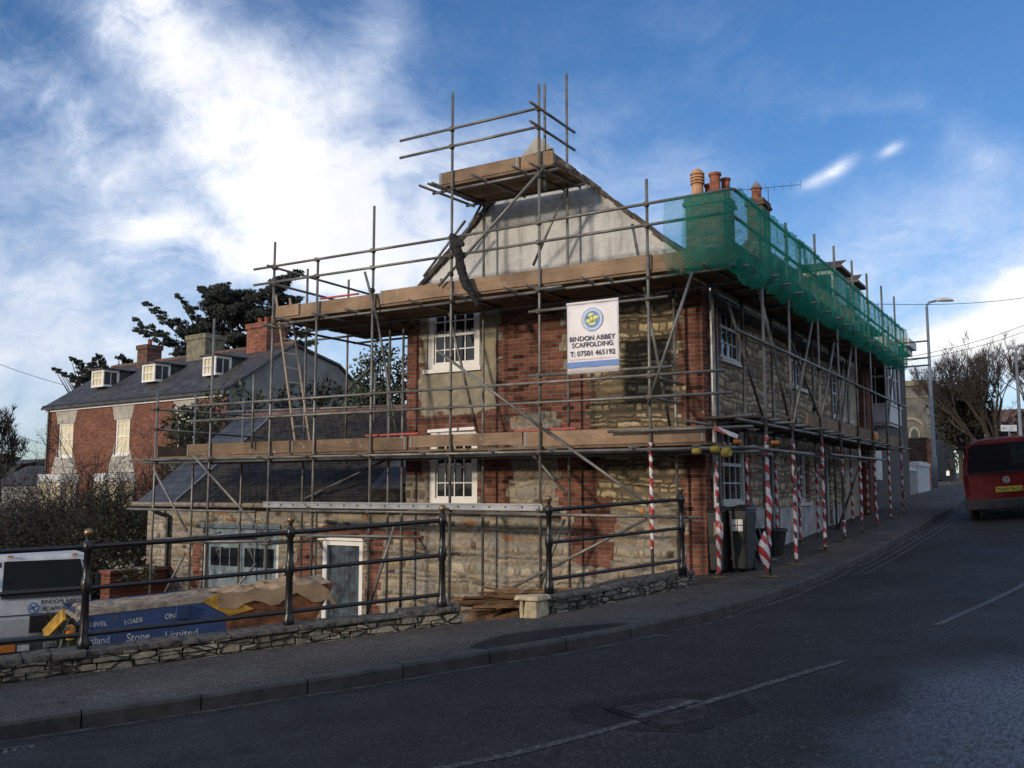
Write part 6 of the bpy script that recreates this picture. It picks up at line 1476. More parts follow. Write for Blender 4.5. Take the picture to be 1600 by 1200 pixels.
# ------------------------------------------------------------------ street objects
def wheelie(x, y, label, lid=M_blackp, body=M_blackp, sticker=False, front=(0, -1, 0), sc=1.0, wd=.26):
    z = G(x, y); r_ = thing('wheelie_bin', label, 'wheelie bin', (x, y, z), 'wheelie bins by the cottage door')
    Fv = Vector(front).normalized(); Uv = Vector((-Fv.y, Fv.x, 0))
    c = Vector((x, y, z)); hw_, d0 = wd, .27*sc
    def q(u, f, h): return c+Uv*u+Fv*f+Z*h
    mb = MB(); mb.hexa([q(-hw_*.8, -d0*.7, .04), q(hw_*.8, -d0*.7, .04), q(hw_*.8, d0*.75, .04), q(-hw_*.8, d0*.75, .04), q(-hw_, -d0, .96), q(hw_, -d0, .96), q(hw_, d0, .96), q(-hw_, d0, .96)]); mb.build('bin_body', body, r_, bevel=.02)
    mb = MB(); mb.hexa([q(-hw_-.02, -d0-.02, .965), q(hw_+.02, -d0-.02, .965), q(hw_+.02, d0+.03, .965), q(-hw_-.02, d0+.03, .965), q(-hw_+.02, -d0+.02, 1.05), q(hw_-.02, -d0+.02, 1.05), q(hw_-.02, d0-.03, 1.02), q(-hw_+.02, d0-.03, 1.02)]); mb.build('lid', lid, r_, bevel=.02)
    for s0 in (-1, 1): mb = MB(); mb.lathe(q(s0*hw_*.72-.02, -d0*.8, .10), [(.09, 0), (.10, .01), (.10, .04), (.09, .05)], 14, axis=Uv); mb.build('wheel', M_rubber, r_)
    mb = MB(); mb.tube(q(-hw_*.8, -d0-.05, .93), q(hw_*.8, -d0-.05, .93), .014, 6); mb.build('handle', body, r_)
    if sticker: 
        mb = MB()
        for (u, h) in ((-.05, .74), (.045, .74), (-.05, .64), (.045, .64)): mb.obox(q(u, d0*.965, h), Uv, Z, Fv, -.04, .04, 0, .085, 0, .012)
        mb.build('sticker', M_trim, r_)
    else: mb = MB(); mb.obox(q(.06, d0*.93, .60), Uv, Z, Fv, -.07, .08, 0, .20, 0, .014); mb.build('sticker', simple('faded_sticker', (.25, .19, .13), .6), r_)
    return r_
M_bingreen = simple('grey_green_bin', (.030, .036, .034), .5, var=.2)
wheelie(-5.17, 14.95, 'black wheelie bin with a faded sticker tight against the white corner downpipe', front=(.0, -1, 0), wd=.14)
wheelie(-4.86, 15.15, 'dark grey wheelie bin with white lettered sticker behind the taped upright', body=M_bingreen, sticker=True, front=(.0, -1, 0), wd=.15)
tub = thing('planter_tub', 'round black tub standing by the dark street door', 'tub', (-5.0, 17.25, G(-5, 17.25)))
mb = MB(); mb.lathe((-5.0, 17.25, G(-5, 17.25)), [(.19, 0), (.25, .42), (.28, .43), (.28, .48), (.25, .48), (.24, .44)], 16); mb.build('tub_shell', M_blackp, tub, smooth=False)
mb = MB(); mb.lathe((-5.0, 17.25, G(-5, 17.25)+.42), [(.24, 0), (.2, .04), (.02, .06)], 16); mb.build('soil', M_earth, tub)
sct = thing('sack_truck', 'thin folding sack truck leaning on the street wall by the door', 'hand trolley', (-5.1, 16.4, G(-5, 16.4)))
zz = G(-5, 16.4)
for yy in (16.25, 16.55): MB().path([(-4.92, yy, zz+.12), (-5.2, yy+.12, zz+1.15)], .012, 6).build('rail', M_galvpost, sct)
for k in range(3): MB().tube((-4.97-.08*k, 16.27+.03*k, zz+.3+.3*k), (-4.97-.08*k, 16.58+.03*k, zz+.3+.3*k), .009, 6).build('crossbar', M_galvpost, sct)
for yy in (16.2, 16.6): mb = MB(); mb.lathe((-5.0, yy, zz+.10), [(.09, 0), (.10, .01), (.10, .03), (.09, .04)], 12, axis=(0, 1, 0)); mb.build('wheel', M_rubber, sct)
mb = MB(); mb.box(-4.92, -4.72, 16.24, 16.56, zz+.03, zz+.045); mb.build('toe_plate', M_galvpost, sct)

# ---- red van driving away
VY = 24.4; VX = at(1584, 815, y=24.4).x; vz = roadz(VX, VY)+.0
van = thing('red_van', 'dark red panel van driving away up the hill, cut off by the right edge', 'van', (VX, VY, vz))
VF = Vector((-.04, 1, .05)).normalized(); VU = Vector((1, .04, .075)).normalized(); VZ = VU.cross(VF)
def Vp(u, f, z): return Vector((VX, VY, vz))+VU*u+VF*f+VZ*z
def loft(mb, secs):
    n = len(secs[0]); vs = [p for s in secs for p in s]
    fs = [(k*n+i, k*n+(i+1) % n, (k+1)*n+(i+1) % n, (k+1)*n+i) for k in range(len(secs)-1) for i in range(n)]
    fs += [tuple(reversed(range(n))), tuple(range((len(secs)-1)*n, len(secs)*n))]; mb.add(vs, fs)
half = [(0, .32), (.80, .32), (.90, .42), (.925, .75), (.92, 1.05), (.90, 1.15), (.80, 1.68), (.70, 1.80), (.50, 1.86), (0, 1.88)]
def vsec(f, k=1.0, dz=0, rake=0.0):
    pts = [(x, z) for x, z in half]+[(-x, z) for x, z in reversed(half[1:-1])]
    return [Vp(x*k, f+rake*(z-1.1 if z > 1.1 else 0), .32+(z-.32)*(1+dz)) for x, z in pts]
mb = MB(); loft(mb, [vsec(0, .965, -.012, .10), vsec(.07, .99, 0, .10), vsec(.3, 1), vsec(3.4, 1), vsec(3.9, .98, -.12), vsec(4.3, .95, -.42), vsec(4.75, .88, -.50)])
vb = mb.build('body', M_vanred, van, smooth=False, bevel=.02)
mb = MB(); mb.prism([Vp(-.79, -.012, 1.12), Vp(.79, -.012, 1.12), Vp(.72, .046, 1.68), Vp(.62, .054, 1.74), Vp(-.62, .054, 1.74), Vp(-.72, .046, 1.68)], -VF*.014); mb.build('rear_window', M_glass, van)
mb = MB(); mb.prism([Vp(-.81, -.010, 1.08), Vp(.81, -.010, 1.08), Vp(.81, -.008, 1.115), Vp(-.81, -.008, 1.115)], -VF*.006); mb.build('window_seal', M_blackp, van)
mb = MB(); mb.obox(Vp(0, 0, 0), VU, VZ, -VF, -.93, .93, .26, .50, -.25, .09); mb.build('bumper', simple('grey_bumper', (.03, .03, .033), .6), van, bevel=.03)
for s0 in (-1, 1):
    mb = MB(); mb.obox(Vp(s0*.86, 0, 0), VU, VZ, -VF, -.055, .055, .60, 1.05, -.06, .012); mb.build('tail_light', simple('tail_lens', (.12, .006, .006), .25), van)
    mb = MB(); mb.lathe(Vp(s0*.80-.1, .85, .32), [(.30, 0), (.32, .02), (.32, .18), (.30, .2)], 20, axis=VU); w1 = mb.build('wheel', M_rubber, van)
    mb = MB(); mb.lathe(Vp(s0*.80-.1, 3.75, .32), [(.30, 0), (.32, .02), (.32, .18), (.30, .2)], 20, axis=VU); w1 = mb.build('wheel', M_rubber, van)
    mb = MB(); mb.obox(Vp(s0*1.0, 3.4, 1.25), VU, VZ, VF, -.08, .08, -.12, .12, -.04, .04); mb.build('wing_mirror', M_blackp, van, bevel=.02)
    mb = MB(); mb.prism([Vp(s0*.905, .5, 1.2), Vp(s0*.905, 3.0, 1.2), Vp(s0*.83, 3.0, 1.68), Vp(s0*.83, .5, 1.68)], VU*(.012*s0)); mb.build('side_window', M_glass, van)
mb = MB(); mb.obox(Vp(0, 0, 0), VU, VZ, -VF, -.27, .27, .64, .76, .0, .03); npv = mb.build('number_plate', simple('yellow_plate', (.62, .48, .04), .5), van)
mb = MB(); text_mb(mb, 'T697 WLJ', Vp(-.25, -.033, .662), VU, VZ, .10, width=.50, bold=.01); mb.build('lettering', M_ink, npv)
c = Vp(-.03, -.018, .91); mb = MB(); n = 20
o1 = [c+VU*math.cos(.314*i)*.075+VZ*math.sin(.314*i)*.075 for i in range(20)]; i1 = [c+VU*math.cos(.314*i)*.060+VZ*math.sin(.314*i)*.060 for i in range(20)]
mb.add(o1+i1, [(i, (i+1) % n, n+(i+1) % n, n+i) for i in range(n)])
for (p, q) in (((-.03, .05), (0, .01)), ((.03, .05), (0, .01)), ((-.05, .02), (-.025, -.045)), ((-.025, -.045), (0, 0)), ((0, 0), (.025, -.045)), ((.025, -.045), (.05, .02))):
    mb.bar(c+VU*p[0]+VZ*p[1], c+VU*q[0]+VZ*q[1], .003, .013)
mb.build('badge', M_lamphead, van)
mb = MB(); mb.tube(Vp(.1, -.03, 1.2), Vp(.45, -.0, 1.42), .008, 6); mb.build('rear_wiper', M_blackp, van)

# ---- lamp columns
def lamp(name_label, x, y, z0, ztop, arm, r0=.09, r1=.055):
    rt_ = thing('street_lamp', name_label, 'street lamp', (x, y, z0), 'street lamps up the hill')
    mb = MB(); mb.lathe((x, y, z0-.3), [(r0*1.35, 0), (r0*1.35, 1.6), (r0, 1.7), (r1, ztop-z0)], 12); mb.build('column', M_galvpost, rt_, smooth=True)
    av = Vector(arm); top = Vector((x, y, ztop-.25))
    mb = MB(); mb.path([top, top+Vector((0, 0, .15))+av*.15, top+Vector((0, 0, .22))+av*.5], r1*.9, 8); mb.build('arm', M_galvpost, rt_)
    h = top+Vector((0, 0, .22))+av*.5; L = av.length
    d = av.normalized(); sd = Vector((-d.y, d.x, 0)); secs = []
    for t, wd, hh, dr in ((0, .08, .07, 0), (.12, .14, .11, 0.01), (.45, .17, .13, .02), (.8, .12, .08, .0), (.9, .04, .03, -.01)):
        secs.append([h+d*t*L+sd*math.cos(a)*wd+Z*(math.sin(a)*hh*(1.0 if math.sin(a) > 0 else .45)+dr) for a in [2*math.pi*i/10 for i in range(10)]])
    mb = MB(); loft(mb, secs); mb.build('lantern', M_lamphead, rt_, smooth=True)
lamp('tall grey street lamp beyond the scaffold with a pale lantern reaching right', -5.95, 45.6, 1.75, 10.1, (.75, .45, 0))
lx = at(1596, 700, d=35); lt2 = at(1589, 548, d=35)
lamp('pale green street lamp at the extreme right edge of the photo above the van', lx.x, lx.y, 1.6, lt2.z+.25, (.7, .42, 0), .07, .045)
# ---- direction sign
sg_ = thing('direction_sign', 'small white direction sign with a black arrow pointing left above the van roof', 'road sign', at(1577, 700, d=33))
a = at(1564, 674, d=33); b = at(1589, 675, d=33); Uh = (b-a); Uh.z = 0; wdt = Uh.length; Uh.normalize(); Nh = Vector((Uh.y, -Uh.x, 0)); hgt = .21
mb = MB(); O = Vector((a.x, a.y, a.z)); mb.obox(O, Uh, Z, Nh, 0, wdt, 0, hgt*1.05, -.012, .012); pn = mb.build('sign_panel', simple('sign_white', (.50, .55, .58), .5, var=.05), sg_, bevel=.004)
mb = MB(); e = .016
mb.obox(O, Uh, Z, Nh, .11, .20, .098, .112, e, e+.002); mb.add([O+Uh*.05+Z*.105+Nh*e, O+Uh*.11+Z*.065+Nh*e, O+Uh*.10+Z*.105+Nh*e, O+Uh*.11+Z*.145+Nh*e], [(0, 1, 2, 3)])
mb.build('arrow', M_ink, pn)
mb = MB(); text_mb(mb, 'Rail', O+Uh*.33+Z*.125+Nh*e, Uh, Z, .06); text_mb(mb, 'Station', O+Uh*.26+Z*.04+Nh*e, Uh, Z, .06); mb.build('lettering', simple('sign_blue', (.06, .14, .28), .5), pn)
m_ = (a+b)/2; mb = MB(); mb.tube((m_.x, m_.y+.03, G(m_.x, m_.y)), (m_.x, m_.y+.03, a.z+.1), .03, 8); mb.build('sign_post', M_galvpost, sg_)

# ---- pedestrian walking up the pavement, seen from behind
def person():
    B = at(1490, 755, d=62); bx, by_ = B.x, B.y; bz = G(bx, by_)
    root = thing('person', 'person in dark clothes walking uphill on the pavement carrying a white bag', 'person', (bx, by_, bz))
    J = {'pel': (0, 0, .95), 'sp': (0, .02, 1.2), 'ch': (0, .03, 1.40), 'nk': (0, .03, 1.52), 'hd': (0, .05, 1.62), 'ht': (0, .05, 1.76),
         'lh': (-.10, 0, .90), 'lk': (-.13, .16, .50), 'la': (-.13, .06, .09), 'lt': (-.13, .22, .03), 'rh': (.10, 0, .90), 'rk': (.12, -.02, .50), 'ra': (.12, -.26, .12), 'rt': (.12, -.12, .04),
         'ls': (-.19, .03, 1.43), 'le': (-.27, -.04, 1.17), 'lw': (-.27, .06, .93), 'rs': (.19, .03, 1.43), 're': (.26, .02, 1.17), 'rw': (.25, .14, .94),
         'lp': (-.27, .08, .86), 'rp': (.25, .17, .87)}
    Ed = [('pel', 'sp'), ('sp', 'ch'), ('ch', 'nk'), ('nk', 'hd'), ('hd', 'ht'), ('pel', 'lh'), ('lh', 'lk'), ('lk', 'la'), ('la', 'lt'), ('pel', 'rh'), ('rh', 'rk'), ('rk', 'ra'), ('ra', 'rt'), ('ch', 'ls'), ('ls', 'le'), ('le', 'lw'), ('lw', 'lp'), ('ch', 'rs'), ('rs', 're'), ('re', 'rw'), ('rw', 'rp')]
    Rd = dict(pel=.17, sp=.16, ch=.17, nk=.065, hd=.10, ht=.075, lh=.11, lk=.075, la=.055, lt=.045, rh=.11, rk=.075, ra=.055, rt=.045, ls=.085, le=.06, lw=.045, lp=.035, rs=.085, re=.06, rw=.045, rp=.035)
    names = list(J)
    # fingers on each hand
    for sd_, base in (('l', 'lp'), ('r', 'rp')):
        P0_ = Vector(J[base])
        for k in range(5):
            nm = sd_+'f%d' % k; off = Vector(((k-2)*.012, .02 if k else .05, -.05-.006*(2-abs(k-2)))); J[nm] = tuple(P0_+off); Rd[nm] = .010; names.append(nm); Ed.append((base, nm))
            nm2 = nm+'b'; J[nm2] = tuple(P0_+off+Vector((0, .02, -.03))); Rd[nm2] = .009; names.append(nm2); Ed.append((nm, nm2))
    me = bpy.data.meshes.new('figure'); me.from_pydata([J[n] for n in names], [(names.index(a), names.index(b)) for a, b in Ed], [])
    o = bpy.data.objects.new('body', me); COL.objects.link(o); o.parent = root; o.rotation_euler = (0, 0, .1)
    sk_ = o.modifiers.new('skin', 'SKIN'); 
    for i, n in enumerate(names): me.skin_vertices[0].data[i].radius = (Rd[n], Rd[n]*(.8 if n in ('ch', 'sp', 'pel') else 1))
    me.skin_vertices[0].data[0].use_root = True
    o.modifiers.new('sub', 'SUBSURF').levels = 1; o.modifiers['sub'].render_levels = 2
    me.materials.append(M_black)
    mb = MB(); mb.lathe(Vector((bx, by_+.04, bz+1.60)), [(.07, 0), (.105, .06), (.105, .14), (.07, .19), (.01, .205)], 12); mb.build('hair', simple('dark_hair', (.02, .014, .01), .8), root, smooth=True)
    bag = thing('carrier_bag', 'white carrier bag hanging from the left hand of the walker', 'bag', (bx-.29, by_+.05, bz+.42))
    mb = MB(); x, y, z = bx-.30, by_+.08, bz; mb.hexa([(x-.12, y-.08, z+.42), (x+.10, y-.08, z+.42), (x+.10, y+.07, z+.42), (x-.12, y+.07, z+.42), (x-.11, y-.05, z+.74), (x+.09, y-.05, z+.74), (x+.09, y+.05, z+.74), (x-.11, y+.05, z+.74)]); mb.build('bag_body', M_trim, bag, bevel=.03)
    mb = MB(); mb.path([(x-.07, y, z+.74), (x+.02, y, z+.86), (x+.06, y, z+.74)], .008, 6); mb.build('handle', M_trim, bag)
person()

# ---- walls, church and cottages up the hill
hw1 = thing('brick_wall', 'tall dark brick boundary wall beyond the terrace beside the street lamp', 'wall', (-8, 47.4, 1.7))
mb = MB(); mb.box(-12.5, -6.42, 47.3, 47.6, 1.2, 3.98); mb.build('brickwork', brickmat('dark_boundary_brick', (1, 0, 0), (.10, .05, .035), (.07, .038, .028), (.08, .065, .055)), hw1)
mb = MB(); mb.box(-6.42, -6.12, 47.0, 47.62, 1.2, 3.95); mb.build('end_pier', brickmat('orange_pier', (1, .6, 0), (.34, .13, .06), (.24, .09, .05), (.25, .2, .15), bh=.2, bw=.3), hw1)
mb = MB(); mb.box(-12.5, -6.40, 47.27, 47.63, 3.98, 4.05); mb.build('coping', M_coping, hw1)
ww = thing('rendered_wall', 'greyish low rendered wall with rough coping beyond the scaffold', 'low wall', (-5.8, 37, 1.5))
mb = MB(); mb.box(-6.0, -5.72, 35.2, 38.6, 1.0, 2.33); mb.build('render', simple('dirty_render', (.25, .25, .24), .9, var=.3), ww)
mb = MB()
for k in range(11): mb.box(-6.03, -5.68, 35.2+k*.31, 35.2+k*.31+.29, 2.33, 2.42+.06*(k % 2))
mb.build('coping', M_trimold, ww)
w2 = thing('rendered_wall', 'short white painted wall with lumpy coping in front of the brick boundary wall', 'low wall', (-5.7, 40.3, 1.6))
mb = MB(); mb.box(-5.95, -5.66, 38.8, 41.9, 1.0, 2.55); mb.build('render', simple('white_wall_paint', (.46, .47, .48), .8, var=.12), w2)
mb = MB()
for k in range(8): mb.box(-6.0, -5.62, 38.8+k*.39, 38.8+k*.39+.36, 2.55, 2.66+.07*((k*7) % 3)/2)
mb.build('coping', M_trimold, w2)
cc = thing('stone_church', 'pale grey stone church building with arched windows beyond the terrace', 'church', (-15, 88, 3))
mb = MB(); mb.box(-20, -11.05, 85, 98, 2.5, 10.3); mb.build('walls', M_churchstone, cc)
mb = MB(); mb.box(-20.2, -10.95, 84.8, 98.2, 10.3, 10.75); mb.box(-20.1, -11.0, 84.9, 85, 9.3, 9.42); mb.build('parapet', simple('tan_parapet', (.20, .175, .125), .9, var=.2), cc)
mb = MB(); mb.box(-11.6, -10.9, 83.6, 85, 2.5, 8.2); mb.prism([(-11.6, 83.6, 8.2), (-10.9, 83.6, 8.2), (-10.9, 85, 9.1), (-11.6, 85, 9.1)], (0, 0, .02)); mb.build('buttress', M_churchstone, cc)
for x in (-14.6, -13.2, -11.95):
    mb = MB(); mb.box(x-.08, x+.08, 84.93, 85.0, 5.4, 6.9)
mb = MB()
for x in (-13.55, -12.5):
    mb2 = MB(); n = 10; arch = [(x+.42*math.cos(math.pi*i/n), 84.95, 6.3+.62*math.sin(math.pi*i/n)) for i in range(n+1)]+[(x-.42, 84.95, 4.9), (x+.42, 84.95, 4.9)]
    mb2.prism(arch, (0, -.03, 0)); wn_ = mb2.build('window', simple('pale_tracery', (.26, .245, .20), .8), cc)
    mb2 = MB(); arch = [(x+.28*math.cos(math.pi*i/n), 84.9, 6.2+.5*math.sin(math.pi*i/n)) for i in range(n+1)]+[(x-.28, 84.9, 5.0), (x+.28, 84.9, 5.0)]; mb2.prism(arch, (0, -.02, 0)); mb2.build('pane', M_glass, wn_)
mb = MB(); n = 12
arch = [(-12.7+1.25*math.cos(math.pi*i/n), 84.97, 6.2+1.5*math.sin(math.pi*i/n)) for i in range(n+1)]; inn = [(-12.7+1.05*math.cos(math.pi*i/n), 84.97, 6.2+1.28*math.sin(math.pi*i/n)) for i in range(n+1)]
for i in range(n): mb.prism([arch[i], arch[i+1], inn[i+1], inn[i]], (0, -.12, 0))
mb.build('hood_mould', simple('pale_mould', (.24, .22, .18), .8), cc)
for k, (u0, u1, v0, v1, d, lab, mt) in enumerate(((1548, 1600, 672, 710, 82, 'small brick cottage with a tiled gable roof behind the bare trees at the right', M_tile),)):
    h_ = thing('distant_cottage', lab, 'house', at(1575, 715, d=d)); a = at(u0, v0, d=d); b = at(u1, v0, d=d)
    mb = MB(); mb.box(a.x, b.x+6, a.y, a.y+7, 2, a.z); mb.build('walls', M_bricky, h_)
    mb = MB(); x0, x1, y0 = a.x-.5, b.x+6, a.y; zz = a.z; mb.prism([(x0, y0-.4, zz-.2), (x0, y0+3.5, zz+2.0), (x0, y0+7.4, zz-.2), (x0, y0+3.5, zz-.25)], (x1-x0, 0, 0)); mb.build('roof', mt, h_)
# ---- distant roofs at the far left
for (u, v, d, wd, lab) in ((20, 722, 170, 16, 'long low distant roof at the far left edge below the sea'), (28, 735, 110, 9, 'pale gabled distant house at the left below the hill')):
    p = at(u, v, d=d); h_ = thing('distant_house', lab, 'house', p)
    mb = MB(); mb.box(p.x-wd/2, p.x+wd/2, p.y, p.y+8, p.z-6, p.z-1.6); mb.build('walls', M_greyrender, h_)
    mb = MB(); mb.prism([(p.x-wd/2-.4, p.y-.4, p.z-1.7), (p.x-wd/2-.4, p.y+4, p.z+.6), (p.x-wd/2-.4, p.y+8.4, p.z-1.7)], (wd+.8, 0, 0)); mb.build('roof', M_slT, h_)
# ---- aerial on the far chimney
ae = thing('tv_aerial', 'thin television aerial fixed beside the conical chimney pot', 'aerial', (-8.2, 28.9, 9.6))
mb = MB(); mb.tube((-8.15, 28.8, 9.4), (-8.15, 28.8, 11.0), .012, 6); mb.build('mast', M_wire, ae)
mb = MB(); mb.tube((-9.2, 28.4, 10.95), (-7.2, 29.0, 10.98), .009, 5)
for k in range(9):
    t = k/8; c = Vector((-9.2, 28.4, 10.95)).lerp(Vector((-7.2, 29.0, 10.98)), t); L = .12+.07*abs(t-.5); mb.tube(c-Vector((0, 0, L)), c+Vector((0, 0, L)), .006, 4)
mb.build('elements', M_wire, ae)
# ---- overhead wires
def wire(u0, v0, d0, u1, v1, d1, sag, lab, r=.012):
    a = at(u0, v0, d=d0); b = at(u1, v1, d=d1); pts = [a.lerp(b, i/16)-Z*sag*math.sin(math.pi*i/16) for i in range(17)]
    o = MB().path(pts, r, 5).build('overhead_wire', M_wire, loc=a); tag(o, lab, 'wire', 'overhead wires'); return o
wire(1362, 475, 34, 1680, 452, 40, .25, 'highest overhead wire running from the terrace roof to the right edge')
wire(1408, 560, 40, 1680, 474, 40, .3, 'overhead wire crossing the white cloud, upper of the lower group at right')
wire(1408, 566, 40, 1680, 486, 42, .3, 'overhead wire just below its close neighbour right of the lamp column')
wire(1440, 578, 50, 1680, 504, 46, .3, 'lowest overhead wire at the right passing the lamp column')
wire(-60, 545, 40, 98, 601, 50, .1, 'upper thin wire sloping down to the townhouse at far left')
wire(-60, 640, 40, 62, 692, 50, .1, 'lower thin wire sloping down to the townhouse at far left')
# ------------------------------------------------------------------ trees and shrubs
def clumps(mb, rng, centres, per, leaf, flat=1.0, spike=None):
    """small leaf-like faces scattered round clump centres ; centres: (x,y,z,r)"""
    vs = []; 
    for (x, y, z, r) in centres:
        n = max(4, int(per*(r**1.5)))
        P_ = rng.normal(size=(n, 3)); P_ /= np.linalg.norm(P_, axis=1)[:, None]+1e-9; P_ *= (rng.random((n, 1))**.45)*r; P_[:, 2] *= flat
        P_ += (x, y, z)
        A = rng.normal(size=(n, 3)); A /= np.linalg.norm(A, axis=1)[:, None]
        if spike is not None: A = A*.6+np.array(spike); A /= np.linalg.norm(A, axis=1)[:, None]
        B = np.cross(A, rng.normal(size=(n, 3))); B /= np.linalg.norm(B, axis=1)[:, None]+1e-9
        s = leaf*(.6+.8*rng.random((n, 1)))
        q = np.stack([P_-A*s, P_+B*s*.42, P_+A*s, P_-B*s*.42], axis=1)
        vs.append(q.reshape(-1, 3))
    V = np.concatenate(vs); k = len(V)//4; b = len(mb.v)
    mb.v += [tuple(p) for p in V.tolist()]; mb.f += [(b+4*i, b+4*i+1, b+4*i+2, b+4*i+3) for i in range(k)]; mb.mi += [mb.cur]*k
def limbs(mb, rr, p, d, L, r, depth, spread, out, up=.1, n=5, minr=.012, taper=.68, kids=(2, 3)):
    segs = 3; q = p
    for i in range(segs):
        d = (d+Vector((rr.gauss(0, .10), rr.gauss(0, .10), rr.gauss(0, .06)+up*.3))).normalized(); q2 = q+d*L/segs
        r2 = r*(1-(1-taper)*(i+1)/segs*.9); mb.tube(q, q2, r*(1-(1-taper)*i/segs*.9), n, r2, caps=False); q = q2
        if depth > 0 and i > 0 and rr.random() < .7:
            dd = (d+Vector((rr.gauss(0, spread), rr.gauss(0, spread), rr.gauss(0, spread*.7)))).normalized()
            limbs(mb, rr, q, dd, L*rr.uniform(.5, .75), r2*.6, depth-1, spread, out, up, max(3, n-1), minr, taper, kids)
    if depth <= 0: out.append(q); return
    for k in range(rr.randint(*kids)):
        dd = (d+Vector((rr.gauss(0, spread), rr.gauss(0, spread), rr.gauss(0, spread*.6)+up))).normalized()
        limbs(mb, rr, q, dd, L*rr.uniform(.62, .85), max(minr, r2*.72), depth-1, spread, out, up, max(3, n-1), minr, taper, kids)
def tree(name, label, base, crown_fn, leafmat, trunk_h, trunk_r, group=None, cat='tree', per=70, leaf=.10, seed=1, flat=.7, lean=(0, 0), depth=2, spike=None):
    rr_ = random.Random(seed); rng = np.random.default_rng(seed); root = thing(name, label, cat, base, group)
    base = Vector(base); mb = MB(); ends = []
    top = base+Vector((lean[0], lean[1], trunk_h)); mb.tube(base-Z*.3, top, trunk_r, 9, trunk_r*.6)
    C_ = crown_fn(rr_, base)
    for (x, y, z, r) in C_[::max(1, len(C_)//26)]:
        s = top.lerp(base, rr_.uniform(0, .35)); e = Vector((x, y, z)); m1 = s.lerp(e, .5)+Vector((rr_.gauss(0, .2), rr_.gauss(0, .2), rr_.gauss(0, .15)))
        mb.tube(s, m1, trunk_r*.30, 6, trunk_r*.18, caps=False); mb.tube(m1, e, trunk_r*.18, 5, .015, caps=False)
    mb.build('trunk', M_bark, root)
    mb = MB(); clumps(mb, rng, C_, per, leaf, flat, spike); mb.build('crown', leafmat, root)
    return root
# the big cypress behind the townhouse: sprays measured against the sky
def cyp(outline, d, jitter=2.0, rad=.9, dens=1.0):
    def fn(rr_, base):
        C_ = []
        for (u0, v0, u1, v1, w0, w1, n) in outline:
            for i in range(n):
                t = i/max(1, n-1); u = u0+(u1-u0)*t; v = v0+(v1-v0)*t; wpx = w0+(w1-w0)*t
                for k in range(4):
                    p = at(u+rr_.uniform(-wpx, wpx)*.5, v+rr_.uniform(-wpx, wpx)*.5, d=d+rr_.uniform(-jitter, jitter)); C_.append((p.x, p.y, p.z, max(.18, wpx*d/1500*rr_.uniform(.18, .55))))
        return C_
    return fn
OUT1 = [(228, 476, 330, 545, 7, 30, 16), (213, 500, 300, 560, 8, 26, 14), (278, 462, 330, 520, 6, 30, 10), (315, 452, 350, 500, 7, 34, 12), (345, 455, 400, 480, 26, 30, 10), (330, 470, 440, 520, 36, 40, 26), (300, 520, 450, 560, 30, 40, 22),
        (400, 465, 432, 445, 20, 18, 9), (425, 450, 466, 425, 22, 10, 12), (430, 470, 470, 470, 26, 10, 10), (420, 500, 480, 520, 30, 16, 10), (450, 540, 490, 535, 20, 8, 6), (214, 515, 240, 530, 8, 10, 4)]
tb = at(390, 700, d=62); tb.z = 0.2
tree('cypress_tree', 'huge wind blown dark cypress spreading behind the townhouse chimneys', tb, cyp(OUT1, 62, 2.5), M_leafdark, 9.5, .55, 'cypresses behind the townhouse', per=420, leaf=.105, seed=3, flat=.42, spike=(-.6, 0, .6))
OUT2 = [(86, 578, 125, 596, 5, 14, 8), (113, 560, 140, 590, 6, 20, 8), (120, 600, 150, 575, 12, 14, 8), (140, 570, 148, 562, 8, 6, 4), (150, 580, 165, 575, 10, 8, 4)]
tb = at(140, 700, d=75); tb.z = 0
tree('cypress_tree', 'smaller cypress with drooping sprays above the left end of the townhouse roof', tb, cyp(OUT2, 75, 1.5), M_leafdark, 8, .35, 'cypresses behind the townhouse', per=400, leaf=.105, seed=4, flat=.42, spike=(-.6, 0, .6))
OUT3 = [(153, 556, 165, 572, 5, 10, 6), (185, 556, 205, 566, 6, 9, 7), (182, 575, 200, 572, 7, 7, 5)]
tb = at(180, 700, d=76); tb.z = 0
tree('cypress_tree', 'cypress tips showing over the ridge between the two left dormers', tb, cyp(OUT3, 76, 1), M_leafdark, 8, .3, 'cypresses behind the townhouse', per=200, leaf=.14, seed=5, flat=.6, spike=(.5, 0, .7))
